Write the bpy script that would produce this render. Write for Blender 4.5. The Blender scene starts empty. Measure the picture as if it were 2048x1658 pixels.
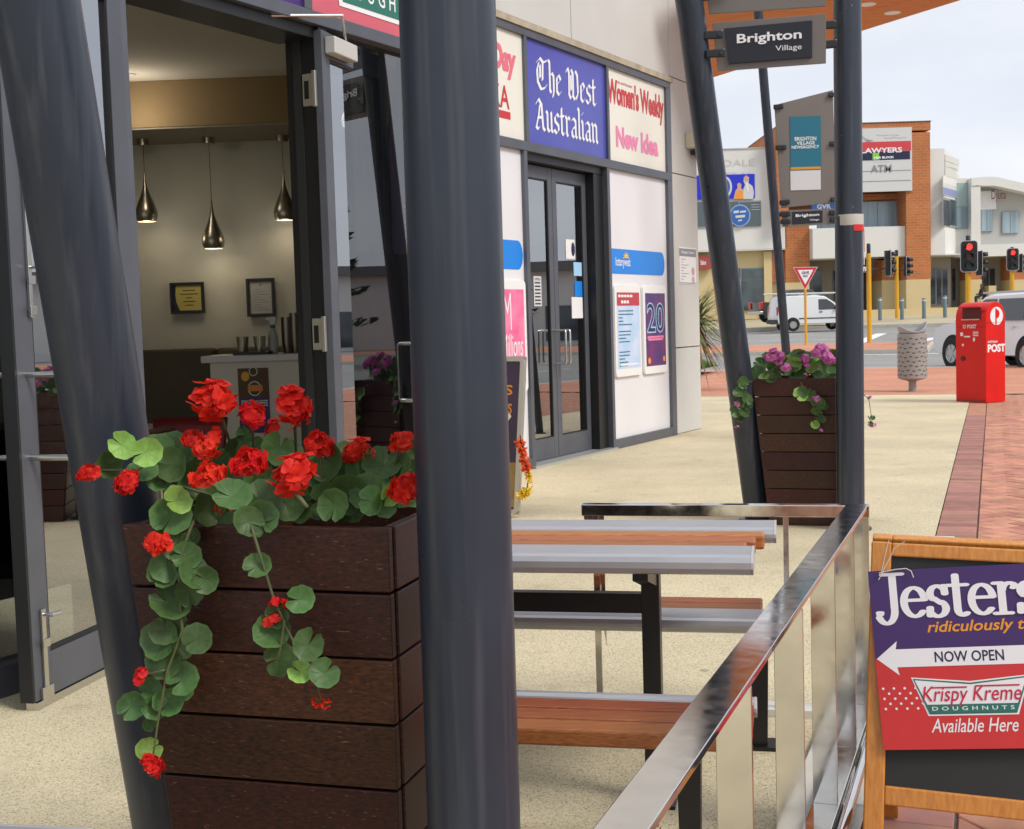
import bpy, bmesh, math, random
from math import sin, cos, pi, radians, atan, atan2, sqrt, tan
from mathutils import Vector, Matrix
random.seed(7)
SC = bpy.context.scene
COL = SC.collection
V = Vector
# ------------------------------------------------------------------ camera
FPX = 2600.0; EYE = 1.35
PITCH = atan(184 / FPX); ROLL = radians(1.72)
Fw = V((0, cos(PITCH), -sin(PITCH))); Up0 = V((0, sin(PITCH), cos(PITCH))); Rt0 = V((1, 0, 0))
Rt = Rt0 * cos(ROLL) - Up0 * sin(ROLL); Up = Up0 * cos(ROLL) + Rt0 * sin(ROLL)
cam = bpy.data.cameras.new('camera'); camo = bpy.data.objects.new('camera', cam); COL.objects.link(camo)
camo.matrix_world = Matrix(((Rt.x, Up.x, -Fw.x, 0), (Rt.y, Up.y, -Fw.y, 0), (Rt.z, Up.z, -Fw.z, EYE), (0, 0, 0, 1)))
cam.sensor_width = 36; cam.lens = 36 * FPX / 2048; cam.clip_start = .05; cam.clip_end = 3000
cam.dof.use_dof = True; cam.dof.focus_distance = 3.2; cam.dof.aperture_fstop = 32
SC.camera = camo
# ------------------------------------------------------------------ sky, sun, exposure
SUN_DIR = V((.62, -.45, .78)).normalized()      # towards the sun
w = bpy.data.worlds.new('World'); SC.world = w; w.use_nodes = True
nt = w.node_tree; nt.nodes.clear()
out = nt.nodes.new('ShaderNodeOutputWorld'); bg = nt.nodes.new('ShaderNodeBackground')
sky = nt.nodes.new('ShaderNodeTexSky'); sky.sky_type = 'NISHITA'; sky.sun_disc = False
sky.sun_elevation = math.asin(SUN_DIR.z); sky.sun_rotation = atan2(SUN_DIR.x, SUN_DIR.y)
sky.air_density = 1.0; sky.dust_density = 3.0; sky.ozone_density = 1.5
tc = nt.nodes.new('ShaderNodeTexCoord'); mp = nt.nodes.new('ShaderNodeMapping'); mp.inputs['Scale'].default_value = (1.2, 1.2, 3.2)
nz = nt.nodes.new('ShaderNodeTexNoise'); nz.inputs['Scale'].default_value = 2.2; nz.inputs['Detail'].default_value = 7; nz.inputs['Roughness'].default_value = .55
cr = nt.nodes.new('ShaderNodeValToRGB'); cr.color_ramp.elements[0].position = .33; cr.color_ramp.elements[1].position = .62
cr.color_ramp.elements[0].color = (.80, .80, .80, 1); cr.color_ramp.elements[1].color = (.99, .99, .99, 1)
cl = nt.nodes.new('ShaderNodeValToRGB'); cl.color_ramp.elements[0].position = .35; cl.color_ramp.elements[1].position = .7
cl.color_ramp.elements[0].color = (6.7, 7.1, 7.95, 1); cl.color_ramp.elements[1].color = (7.85, 8.0, 8.4, 1)
nz2 = nt.nodes.new('ShaderNodeTexNoise'); nz2.inputs['Scale'].default_value = 3.4; nz2.inputs['Detail'].default_value = 8
mx = nt.nodes.new('ShaderNodeMix'); mx.data_type = 'RGBA'
L = nt.links.new
L(tc.outputs['Generated'], mp.inputs[0]); L(mp.outputs[0], nz.inputs[0]); L(mp.outputs[0], nz2.inputs[0])
L(nz.outputs[0], cr.inputs[0]); L(nz2.outputs[0], cl.inputs[0])
L(cr.outputs[0], mx.inputs[0]); L(sky.outputs[0], mx.inputs[6]); L(cl.outputs[0], mx.inputs[7])
L(mx.outputs[2], bg.inputs[0]); bg.inputs[1].default_value = .10; L(bg.outputs[0], out.inputs[0])
sl = bpy.data.lights.new('sun', 'SUN'); sl.energy = 2.0; sl.angle = radians(18); sl.color = (1, .95, .87)
so = bpy.data.objects.new('sun', sl); COL.objects.link(so); so.rotation_euler = SUN_DIR.to_track_quat('Z', 'Y').to_euler()
SC.view_settings.view_transform = 'Standard'; SC.view_settings.look = 'None'; SC.view_settings.exposure = 0.32; SC.view_settings.gamma = 1
SC.view_settings.use_curve_mapping = False
try:
    SC.cycles.max_bounces = 6; SC.cycles.diffuse_bounces = 3; SC.cycles.glossy_bounces = 4; SC.cycles.transparent_max_bounces = 8; SC.cycles.caustics_reflective = False; SC.cycles.caustics_refractive = False
    SC.cycles.sample_clamp_indirect = 6
except Exception: pass

# ------------------------------------------------------------------ layout helpers
def ray(px, py): return Fw + Rt * ((px - 1024) / FPX) + Up * ((829 - py) / FPX)
def at(px, py, Y):
    d = ray(px, py); return V((0, 0, EYE)) + d * (Y / d.y)
def gnd(px, py, z=0.0):
    d = ray(px, py); return V((0, 0, EYE)) + d * ((z - EYE) / d.z)
AL = radians(20.4); E1 = V((cos(AL), -sin(AL), 0)); E2 = V((sin(AL), cos(AL), 0)); A0 = -.334   # street directions: across, along
def gz(b): return 0 if b < 32.4 else (.0135 * (b - 32.4) if b < 72 else .5346 + .04 * (min(b, 90) - 72))
def st(a, b, z=0.0):
    p = E1 * (a + A0) + E2 * b; return V((p.x, p.y, z + gz(b)))
def ab(p): return (p.x * E1.x + p.y * E1.y - A0, p.x * E2.x + p.y * E2.y)
def ground_z(X, Y): return gz(ab(V((X, Y, 0)))[1])

# ------------------------------------------------------------------ objects
ROOTLOC = {}
def tag(o, label=None, cat=None, group=None, kind=None):
    if label: o['label'] = label
    if cat: o['category'] = cat
    if group: o['group'] = group
    if kind: o['kind'] = kind
    return o
def thing(name, label, cat, loc=(0, 0, 0), group=None, rz=0, local=False):
    o = bpy.data.objects.new(name, None); COL.objects.link(o); o.location = loc; o.rotation_euler = (0, 0, rz); o.empty_display_size = .1
    ROOTLOC[o.name] = V((0, 0, 0)) if local else V(loc)
    return tag(o, label, cat, group)
def link(name, me, mat=None, parent=None):
    o = bpy.data.objects.new(name, me); COL.objects.link(o)
    if mat is not None:
        me.materials.clear()
        for m in (mat if isinstance(mat, (list, tuple)) else [mat]): me.materials.append(m)
    if parent is not None:
        o.parent = parent
        if parent.name in ROOTLOC: o.location = -ROOTLOC[parent.name]
    return o
def copy_tree(o, parent=None):
    c = o.copy(); COL.objects.link(c); c.parent = parent
    if o.name in ROOTLOC: ROOTLOC[c.name] = ROOTLOC[o.name]
    for ch in list(o.children): copy_tree(ch, c)
    return c

class MB:
    def __init__(s): s.v = []; s.f = []; s.mi = []
    def add(s, vs, fs, mi=0):
        n = len(s.v); s.v += [tuple(p) for p in vs]
        for f in fs: s.f.append(tuple(i + n for i in f)); s.mi.append(mi)
        return s
    def poly(s, pts, mi=0): return s.add(pts, [tuple(range(len(pts)))], mi)
    def box(s, o, a, b, c, mi=0):
        o, a, b, c = V(o), V(a), V(b), V(c)
        if a.cross(b).dot(c) < 0: a, b = b, a
        return s.add([o, o + a, o + a + b, o + b, o + c, o + a + c, o + a + b + c, o + b + c],
                     [(3, 2, 1, 0), (4, 5, 6, 7), (0, 1, 5, 4), (1, 2, 6, 5), (2, 3, 7, 6), (3, 0, 4, 7)], mi)
    def cbox(s, c, hx, hy, hz, X=V((1, 0, 0)), Y=V((0, 1, 0)), Z=V((0, 0, 1)), mi=0):
        c = V(c); return s.box(c - X * hx - Y * hy - Z * hz, X * hx * 2, Y * hy * 2, Z * hz * 2, mi)
    def prism(s, pts, vec, mi=0):
        pts = [V(p) for p in pts]; vec = V(vec); n = len(pts)
        nrm = V((0, 0, 0))
        for i in range(n): nrm += pts[i].cross(pts[(i + 1) % n])
        if nrm.dot(vec) < 0: pts = pts[::-1]
        fs = [tuple(range(n - 1, -1, -1)), tuple(range(n, 2 * n))] + [(i, (i + 1) % n, n + (i + 1) % n, n + i) for i in range(n)]
        return s.add(pts + [p + vec for p in pts], fs, mi)
    def tube(s, path, rad, n=10, cap=True, mi=0):
        path = [V(p) for p in path]
        if not isinstance(rad, (list, tuple)): rad = [rad] * len(path)
        vs = []; prev = None
        for i, p in enumerate(path):
            t = (path[min(i + 1, len(path) - 1)] - path[max(i - 1, 0)]).normalized()
            if prev is None:
                a = V((0, 0, 1)) if abs(t.z) < .9 else V((1, 0, 0)); x = t.cross(a).normalized()
            else: x = (prev - t * prev.dot(t)).normalized()
            prev = x; y = t.cross(x)
            vs += [p + (x * cos(2 * pi * k / n) + y * sin(2 * pi * k / n)) * rad[i] for k in range(n)]
        fs = []
        for i in range(len(path) - 1):
            for k in range(n):
                fs.append((i * n + k, i * n + (k + 1) % n, (i + 1) * n + (k + 1) % n, (i + 1) * n + k))
        if cap: fs += [tuple(range(n - 1, -1, -1)), tuple((len(path) - 1) * n + k for k in range(n))]
        return s.add(vs, fs, mi)
    def lathe(s, prof, o=(0, 0, 0), n=20, mi=0, X=V((1, 0, 0)), Y=V((0, 1, 0)), Z=V((0, 0, 1))):
        o = V(o); vs = []
        for r, z in prof: vs += [o + X * (r * cos(2 * pi * k / n)) + Y * (r * sin(2 * pi * k / n)) + Z * z for k in range(n)]
        fs = []
        for i in range(len(prof) - 1):
            for k in range(n): fs.append((i * n + k, i * n + (k + 1) % n, (i + 1) * n + (k + 1) % n, (i + 1) * n + k))
        if prof[0][0] > 1e-5: fs.append(tuple(range(n - 1, -1, -1)))
        if prof[-1][0] > 1e-5: fs.append(tuple((len(prof) - 1) * n + k for k in range(n)))
        return s.add(vs, fs, mi)
    def grid(s, fn, nu, nv, mi=0):
        vs = [fn(i / nu, j / nv) for j in range(nv + 1) for i in range(nu + 1)]
        fs = [(j * (nu + 1) + i, j * (nu + 1) + i + 1, (j + 1) * (nu + 1) + i + 1, (j + 1) * (nu + 1) + i) for j in range(nv) for i in range(nu)]
        return s.add(vs, fs, mi)
    def mesh(s, name='mesh', smooth=False):
        me = bpy.data.meshes.new(name); me.from_pydata(s.v, [], s.f); me.update()
        for p, m in zip(me.polygons, s.mi): p.material_index = m
        if smooth:
            me.polygons.foreach_set('use_smooth', [True] * len(me.polygons))
        return me
    def done(s, name, mat, parent=None, smooth=False, bevel=0, kind=None, auto=None):
        me = s.mesh(name, smooth or auto)
        if auto:
            try: me.set_sharp_from_angle(angle=radians(auto))
            except Exception: pass
        o = link(name, me, mat, parent)
        if bevel:
            m = o.modifiers.new('bevel', 'BEVEL'); m.width = bevel; m.segments = 2; m.limit_method = 'ANGLE'; m.angle_limit = radians(40)
        if kind: o['kind'] = kind
        return o

# ------------------------------------------------------------------ materials
MATS = {}
def M(name, col, rough=.5, metal=0, var=0.0, vs=6, bump=0, bs=60, col2=None, stretch=None, rot=0, spec=.5, coat=0, rnd=0, emis=None, estr=0, alpha=1, rvar=0, det=4):
    if name in MATS: return MATS[name]
    m = bpy.data.materials.new(name); m.use_nodes = True; MATS[name] = m
    n = m.node_tree.nodes; l = m.node_tree.links.new
    b = n['Principled BSDF']; b.inputs['Roughness'].default_value = rough; b.inputs['Metallic'].default_value = metal
    b.inputs['Specular IOR Level'].default_value = spec; b.inputs['Coat Weight'].default_value = coat; b.inputs['Coat Roughness'].default_value = .12
    b.inputs['Base Color'].default_value = (*col, 1)
    if emis: b.inputs['Emission Color'].default_value = (*emis, 1); b.inputs['Emission Strength'].default_value = estr
    src = None
    if var or bump or rvar:
        g = n.new('ShaderNodeNewGeometry'); mp = n.new('ShaderNodeMapping')
        mp.inputs['Rotation'].default_value = (0, 0, rot)
        if stretch: mp.inputs['Scale'].default_value = stretch
        l(g.outputs['Position'], mp.inputs[0]); src = mp.outputs[0]
    colsock = None
    if var:
        t = n.new('ShaderNodeTexNoise'); t.inputs['Scale'].default_value = vs; t.inputs['Detail'].default_value = det; l(src, t.inputs['Vector'])
        mr = n.new('ShaderNodeMapRange'); mr.inputs[1].default_value = .3; mr.inputs[2].default_value = .7; l(t.outputs[0], mr.inputs[0])
        mixn = n.new('ShaderNodeMix'); mixn.data_type = 'RGBA'; l(mr.outputs[0], mixn.inputs[0])
        c2 = col2 if col2 else tuple(c * (1 - var) for c in col); c1 = col if col2 else tuple(min(1, c * (1 + var)) for c in col)
        mixn.inputs[6].default_value = (*c2, 1); mixn.inputs[7].default_value = (*c1, 1); colsock = mixn.outputs[2]
        l(colsock, b.inputs['Base Color'])
    if rnd:
        oi = n.new('ShaderNodeObjectInfo'); hs = n.new('ShaderNodeHueSaturation')
        mr2 = n.new('ShaderNodeMapRange'); mr2.inputs[3].default_value = 1 - rnd; mr2.inputs[4].default_value = 1 + rnd; l(oi.outputs['Random'], mr2.inputs[0]); l(mr2.outputs[0], hs.inputs['Value'])
        mr3 = n.new('ShaderNodeMapRange'); mr3.inputs[3].default_value = .5 - rnd * .05; mr3.inputs[4].default_value = .5 + rnd * .05
        mt = n.new('ShaderNodeMath'); mt.operation = 'FRACT'; mm = n.new('ShaderNodeMath'); mm.operation = 'MULTIPLY'; mm.inputs[1].default_value = 7.31
        l(oi.outputs['Random'], mm.inputs[0]); l(mm.outputs[0], mt.inputs[0]); l(mt.outputs[0], mr3.inputs[0]); l(mr3.outputs[0], hs.inputs['Hue'])
        if colsock: l(colsock, hs.inputs['Color'])
        else: hs.inputs['Color'].default_value = (*col, 1)
        l(hs.outputs[0], b.inputs['Base Color'])
    if bump:
        t2 = n.new('ShaderNodeTexNoise'); t2.inputs['Scale'].default_value = bs; t2.inputs['Detail'].default_value = 3; l(src, t2.inputs['Vector'])
        bp = n.new('ShaderNodeBump'); bp.inputs['Strength'].default_value = bump; bp.inputs['Distance'].default_value = .01; l(t2.outputs[0], bp.inputs['Height']); l(bp.outputs[0], b.inputs['Normal'])
    if rvar:
        t3 = n.new('ShaderNodeTexNoise'); t3.inputs['Scale'].default_value = vs * 1.7; t3.inputs['Detail'].default_value = 5; l(src, t3.inputs['Vector'])
        mr4 = n.new('ShaderNodeMapRange'); mr4.inputs[1].default_value = .3; mr4.inputs[2].default_value = .7; mr4.inputs[3].default_value = max(.02, rough - rvar); mr4.inputs[4].default_value = rough + rvar
        l(t3.outputs[0], mr4.inputs[0]); l(mr4.outputs[0], b.inputs['Roughness'])
    return m
def glass(name, tint=(.85, .9, .9), ior=1.5, rough=0.0, dark=1.0):
    if name in MATS: return MATS[name]
    m = bpy.data.materials.new(name); m.use_nodes = True; MATS[name] = m
    n = m.node_tree.nodes; l = m.node_tree.links.new; n.clear()
    o = n.new('ShaderNodeOutputMaterial'); t = n.new('ShaderNodeBsdfTransparent'); g = n.new('ShaderNodeBsdfGlossy'); mx = n.new('ShaderNodeMixShader'); fr = n.new('ShaderNodeFresnel')
    fr.inputs[0].default_value = ior; t.inputs[0].default_value = (*[c * dark for c in tint], 1); g.inputs['Roughness'].default_value = rough; g.inputs[0].default_value = (.95, .97, 1, 1)
    l(fr.outputs[0], mx.inputs[0]); l(t.outputs[0], mx.inputs[1]); l(g.outputs[0], mx.inputs[2]); l(mx.outputs[0], o.inputs[0])
    return m
def aggregate(name, base, a, b_, scale, bump=.25):
    m = bpy.data.materials.new(name); m.use_nodes = True; MATS[name] = m
    n = m.node_tree.nodes; l = m.node_tree.links.new; bs = n['Principled BSDF']; bs.inputs['Roughness'].default_value = .85; bs.inputs['Specular IOR Level'].default_value = .25
    g = n.new('ShaderNodeNewGeometry'); vo = n.new('ShaderNodeTexVoronoi'); vo.inputs['Scale'].default_value = scale; l(g.outputs['Position'], vo.inputs['Vector'])
    sep = n.new('ShaderNodeSeparateColor'); l(vo.outputs['Color'], sep.inputs[0])
    r1 = n.new('ShaderNodeValToRGB'); e = r1.color_ramp.elements; e[0].position = 0; e[0].color = (*b_, 1); e[1].position = .9; e[1].color = (*[min(1, c * 1.25) for c in base], 1)
    x = e.new(.10); x.color = (*a, 1); x = e.new(.28); x.color = (*base, 1); l(sep.outputs[0], r1.inputs[0])
    t = n.new('ShaderNodeTexNoise'); t.inputs['Scale'].default_value = .9; t.inputs['Detail'].default_value = 6; l(g.outputs['Position'], t.inputs['Vector'])
    mr = n.new('ShaderNodeMapRange'); mr.inputs[1].default_value = .3; mr.inputs[2].default_value = .7; mr.inputs[3].default_value = .82; mr.inputs[4].default_value = 1.07; l(t.outputs[0], mr.inputs[0])
    hs = n.new('ShaderNodeHueSaturation'); l(mr.outputs[0], hs.inputs['Value']); l(r1.outputs[0], hs.inputs['Color']); l(hs.outputs[0], bs.inputs['Base Color'])
    # old gum spots and faint water stains
    v2 = n.new('ShaderNodeTexVoronoi'); v2.inputs['Scale'].default_value = 1.9; l(g.outputs['Position'], v2.inputs['Vector'])
    r2 = n.new('ShaderNodeMapRange'); r2.inputs[1].default_value = .045; r2.inputs[2].default_value = .028; r2.inputs[4].default_value = .55; l(v2.outputs['Distance'], r2.inputs[0])
    t4 = n.new('ShaderNodeTexNoise'); t4.inputs['Scale'].default_value = 3.3; t4.inputs['Detail'].default_value = 9; t4.inputs['Roughness'].default_value = .65; l(g.outputs['Position'], t4.inputs['Vector'])
    r4 = n.new('ShaderNodeMapRange'); r4.inputs[1].default_value = .56; r4.inputs[2].default_value = .74; r4.inputs[4].default_value = .34; l(t4.outputs[0], r4.inputs[0])
    mxx = n.new('ShaderNodeMath'); mxx.operation = 'MAXIMUM'; l(r2.outputs[0], mxx.inputs[0]); l(r4.outputs[0], mxx.inputs[1])
    ms = n.new('ShaderNodeMix'); ms.data_type = 'RGBA'; l(mxx.outputs[0], ms.inputs[0]); l(hs.outputs[0], ms.inputs[6]); ms.inputs[7].default_value = (.22, .18, .13, 1); l(ms.outputs[2], bs.inputs['Base Color'])
    bp = n.new('ShaderNodeBump'); bp.inputs['Strength'].default_value = bump; bp.inputs['Distance'].default_value = .004; l(vo.outputs['Distance'], bp.inputs['Height']); l(bp.outputs[0], bs.inputs['Normal'])
    return m
def brickmat(name, c1, c2, mortar, bw=.23, bh=.076, ms=.01, wall=True):
    """far brickwork: brick texture laid on world axes (u across, v height)"""
    m = bpy.data.materials.new(name); m.use_nodes = True; MATS[name] = m
    n = m.node_tree.nodes; l = m.node_tree.links.new; bs = n['Principled BSDF']; bs.inputs['Roughness'].default_value = .85; bs.inputs['Specular IOR Level'].default_value = .2
    g = n.new('ShaderNodeNewGeometry'); s = n.new('ShaderNodeSeparateXYZ'); l(g.outputs['Position'], s.inputs[0])
    c = n.new('ShaderNodeCombineXYZ')
    if wall:
        ad = n.new('ShaderNodeMath'); ad.operation = 'ADD'; l(s.outputs[0], ad.inputs[0]); l(s.outputs[1], ad.inputs[1]); l(ad.outputs[0], c.inputs[0]); l(s.outputs[2], c.inputs[1])
    else:
        mp = n.new('ShaderNodeMapping'); mp.inputs['Rotation'].default_value = (0, 0, AL + pi / 4); l(g.outputs['Position'], mp.inputs[0])
    b = n.new('ShaderNodeTexBrick'); b.inputs['Scale'].default_value = 1; b.inputs['Brick Width'].default_value = bw; b.inputs['Row Height'].default_value = bh; b.inputs['Mortar Size'].default_value = ms
    b.inputs['Color1'].default_value = (*c1, 1); b.inputs['Color2'].default_value = (*c2, 1); b.inputs['Mortar'].default_value = (*mortar, 1)
    l(c.outputs[0] if wall else mp.outputs[0], b.inputs['Vector'])
    t = n.new('ShaderNodeTexNoise'); t.inputs['Scale'].default_value = .7; t.inputs['Detail'].default_value = 6; l(g.outputs['Position'], t.inputs['Vector'])
    mr = n.new('ShaderNodeMapRange'); mr.inputs[3].default_value = .75; mr.inputs[4].default_value = 1.25; l(t.outputs[0], mr.inputs[0])
    hs = n.new('ShaderNodeHueSaturation'); l(mr.outputs[0], hs.inputs['Value']); l(b.outputs[0], hs.inputs['Color']); l(hs.outputs[0], bs.inputs['Base Color'])
    return m

m_post = M('post_paint', (.024, .032, .049), .34, var=.10, vs=3, bump=.02, bs=25, spec=.5, rvar=.08)
def weather_posts(m):
    """dust streaks that run down the steel and a few chips in the paint"""
    n = m.node_tree.nodes; l = m.node_tree.links.new; b = n['Principled BSDF']; old = b.inputs['Base Color'].links[0].from_socket
    g = n.new('ShaderNodeNewGeometry'); mp = n.new('ShaderNodeMapping'); mp.inputs['Scale'].default_value = (38, 38, 1.6); l(g.outputs['Position'], mp.inputs[0])
    t = n.new('ShaderNodeTexNoise'); t.inputs['Scale'].default_value = 1; t.inputs['Detail'].default_value = 6; l(mp.outputs[0], t.inputs['Vector'])
    r = n.new('ShaderNodeMapRange'); r.inputs[1].default_value = .52; r.inputs[2].default_value = .75; r.inputs[4].default_value = .42; l(t.outputs[0], r.inputs[0])
    x = n.new('ShaderNodeMix'); x.data_type = 'RGBA'; l(r.outputs[0], x.inputs[0]); l(old, x.inputs[6]); x.inputs[7].default_value = (.10, .105, .12, 1)
    v = n.new('ShaderNodeTexVoronoi'); v.inputs['Scale'].default_value = 5.5; v.inputs['Randomness'].default_value = 1; l(g.outputs['Position'], v.inputs['Vector'])
    r2 = n.new('ShaderNodeMapRange'); r2.inputs[1].default_value = .028; r2.inputs[2].default_value = .018; r2.inputs[4].default_value = .7; l(v.outputs['Distance'], r2.inputs[0])
    y = n.new('ShaderNodeMix'); y.data_type = 'RGBA'; l(r2.outputs[0], y.inputs[0]); l(x.outputs[2], y.inputs[6]); y.inputs[7].default_value = (.32, .32, .33, 1); l(y.outputs[2], b.inputs['Base Color'])
weather_posts(m_post)
m_frame = M('grey_aluminium', (.115, .123, .148), .42, .35, var=.1, vs=4)
m_black = M('black_frame', (.010, .011, .013), .4)
m_wall = M('rendered_wall', (.56, .55, .53), .85, var=.05, vs=1.2, bump=.05, bs=200)
m_white = M('white_panel', (.74, .73, .76), .35, var=.02, vs=2)
m_steel = M('polished_steel', (.70, .68, .65), .10, 1, var=.06, vs=14, bump=.012, bs=14, rvar=.05, det=8)
m_chrome = M('brushed_steel', (.6, .59, .56), .25, 1)
m_alu = M('anodised_aluminium', (.50, .50, .52), .38, .6, var=.05, vs=5, stretch=(1, 12, 1), rot=radians(12))
m_merbau = M('dark_merbau', (.070, .019, .008), .42, var=.5, vs=5, col2=(.015, .0055, .0035), stretch=(1, 46, 46), rot=AL, bump=.12, bs=30, rnd=.35, det=7, spec=.35)
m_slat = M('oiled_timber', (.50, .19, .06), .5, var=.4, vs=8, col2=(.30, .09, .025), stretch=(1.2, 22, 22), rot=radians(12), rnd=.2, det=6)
def fleck(m):
    """pale open-grain dashes of merbau"""
    n = m.node_tree.nodes; l = m.node_tree.links.new; b = n['Principled BSDF']; old = b.inputs['Base Color'].links[0].from_socket
    g = n.new('ShaderNodeNewGeometry'); mp = n.new('ShaderNodeMapping'); mp.inputs['Rotation'].default_value = (0, 0, AL); l(g.outputs['Position'], mp.inputs[0])
    mp2 = n.new('ShaderNodeMapping'); mp2.inputs['Scale'].default_value = (45, 330, 330); l(mp.outputs[0], mp2.inputs[0])
    t = n.new('ShaderNodeTexNoise'); t.inputs['Scale'].default_value = 1; t.inputs['Detail'].default_value = 1; l(mp2.outputs[0], t.inputs['Vector'])
    r = n.new('ShaderNodeMapRange'); r.inputs[1].default_value = .70; r.inputs[2].default_value = .76; r.inputs[4].default_value = .55; l(t.outputs[0], r.inputs[0])
    x = n.new('ShaderNodeMix'); x.data_type = 'RGBA'; l(r.outputs[0], x.inputs[0]); l(old, x.inputs[6]); x.inputs[7].default_value = (.22, .12, .08, 1); l(x.outputs[2], b.inputs['Base Color'])
fleck(m_merbau)
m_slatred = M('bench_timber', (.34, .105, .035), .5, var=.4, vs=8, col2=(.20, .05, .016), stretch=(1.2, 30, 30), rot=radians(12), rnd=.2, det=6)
m_blacksteel = M('black_steel', (.008, .008, .009), .35)
m_conc = aggregate('exposed_aggregate', (.61, .535, .365), (.50, .42, .275), (.22, .18, .13), 250, bump=.15)
m_paver = M('clay_paver', (.60, .27, .175), .8, var=.22, vs=9, col2=(.42, .19, .13), rnd=.2, bump=.12, bs=120)
m_paverd = M('clay_paver_dark', (.42, .19, .14), .8, var=.25, vs=8, col2=(.31, .155, .13), rnd=.2, bump=.12, bs=120)
m_joint = M('paver_joint', (.15, .10, .08), .95, var=.3, vs=30)
m_paverfar = brickmat('clay_paving', (.60, .27, .17), (.53, .24, .155), (.42, .23, .16), .23, .115, .006, wall=False)
m_asph = M('asphalt', (.27, .265, .25), .9, var=.12, vs=.6, bump=.2, bs=150)
m_kerb = M('kerb_concrete', (.48, .46, .40), .85, var=.12, vs=2, bump=.1, bs=80)
m_linew = M('line_paint', (.75, .75, .72), .7, var=.1, vs=5)
m_grass = M('grass_blade', (.10, .20, .03), .7, rnd=.2)
m_earth = M('soil', (.03, .02, .013), .95, bump=.4, bs=40)
m_glass = glass('shop_glass', ior=5.2, dark=.85)
m_glassd = glass('dark_glass', (.5, .55, .6), 2.4)
m_farglass = M('far_window_glass', (.045, .06, .075), .06, spec=1.0, var=.5, vs=.8)
m_farglass2 = M('curtained_window_glass', (.28, .38, .44), .08, spec=.8, var=.25, vs=1.5, stretch=(2, 2, .1))
# ------------------------------------------------------------------ lettering
_TC = {}
def text_geo(body, bold=0.0, spacing=1.0):
    k = (body, bold, spacing)
    if k in _TC: return _TC[k]
    cu = bpy.data.curves.new('t', 'FONT'); cu.body = body; cu.size = 1; cu.offset = bold; cu.space_character = spacing; cu.resolution_u = 3; cu.fill_mode = 'FRONT'
    cu.align_x = 'CENTER'
    ob = bpy.data.objects.new('t', cu); COL.objects.link(ob)
    dg = bpy.context.evaluated_depsgraph_get(); me = bpy.data.meshes.new_from_object(ob.evaluated_get(dg))
    vs = [(v.co.x, v.co.y) for v in me.vertices]; fs = [tuple(p.vertices) for p in me.polygons]
    bpy.data.objects.remove(ob); bpy.data.curves.remove(cu); bpy.data.meshes.remove(me)
    _TC[k] = (vs, fs); return _TC[k]
class Pl:
    """a flat face: origin, unit right, unit up; n points at the reader"""
    def __init__(s, o, u, v): s.o = V(o); s.u = V(u).normalized(); s.v = V(v).normalized(); s.n = s.u.cross(s.v).normalized()
    def p(s, x, y, d=0): return s.o + s.u * x + s.v * y + s.n * d
    def rect(s, mb, x0, y0, x1, y1, d=0, mi=0): return mb.poly([s.p(x0, y0, d), s.p(x1, y0, d), s.p(x1, y1, d), s.p(x0, y1, d)], mi)
    def poly(s, mb, pts, d=0, mi=0): return mb.poly([s.p(x, y, d) for x, y in pts], mi)
    def slab(s, mb, x0, y0, x1, y1, d0, d1, mi=0): return mb.box(s.p(x0, y0, d0), s.u * (x1 - x0), s.v * (y1 - y0), s.n * (d1 - d0), mi)
    def disc(s, mb, cx, cy, rx, ry=None, d=0, n=24, a0=0, a1=2 * pi, mi=0):
        ry = ry or rx; full = abs(a1 - a0 - 2 * pi) < 1e-6; k = n if full else n + 1
        return mb.poly([s.p(cx + rx * cos(a0 + (a1 - a0) * i / n), cy + ry * sin(a0 + (a1 - a0) * i / n), d) for i in range(k)], mi)
    def text(s, mb, body, x0, y0, x1, y1, d=0.002, bold=0.0, shear=0.0, spacing=1.0, mi=0, thick=0):
        vs, fs = text_geo(body, bold, spacing)
        if not vs: return mb
        mnx = min(a for a, b in vs); mxx = max(a for a, b in vs); mny = min(b for a, b in vs); mxy = max(b for a, b in vs)
        o = []
        for a, b in vs:
            x = (a - mnx) / (mxx - mnx); y = (b - mny) / (mxy - mny)
            if shear: x = (x + shear * (y - .5) * (mxy - mny) / (mxx - mnx))
            o.append(s.p(x0 + (x1 - x0) * x, y0 + (y1 - y0) * y, d))
        return mb.add(o, fs, mi)
def hull(pts):
    pts = sorted(set(pts)); 
    if len(pts) < 3: return pts
    def half(ps):
        h = []
        for p in ps:
            while len(h) >= 2 and (h[-1][0] - h[-2][0]) * (p[1] - h[-2][1]) - (h[-1][1] - h[-2][1]) * (p[0] - h[-2][0]) <= 0: h.pop()
            h.append(p)
        return h
    a = half(pts); b = half(pts[::-1]); return a[:-1] + b[:-1]
def smooth_pts(pts, k=4):
    if len(pts) < 3: return pts
    o = []
    P = [pts[0]] + list(pts) + [pts[-1]]
    for i in range(1, len(P) - 2):
        for j in range(k):
            t = j / k; p0, p1, p2, p3 = P[i - 1], P[i], P[i + 1], P[i + 2]
            o.append(tuple(.5 * (2 * p1[q] + (p2[q] - p0[q]) * t + (2 * p0[q] - 5 * p1[q] + 4 * p2[q] - p3[q]) * t * t + (3 * p1[q] - p0[q] - 3 * p2[q] + p3[q]) * t ** 3) for q in (0, 1)))
    o.append(pts[-1]); return o
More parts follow.
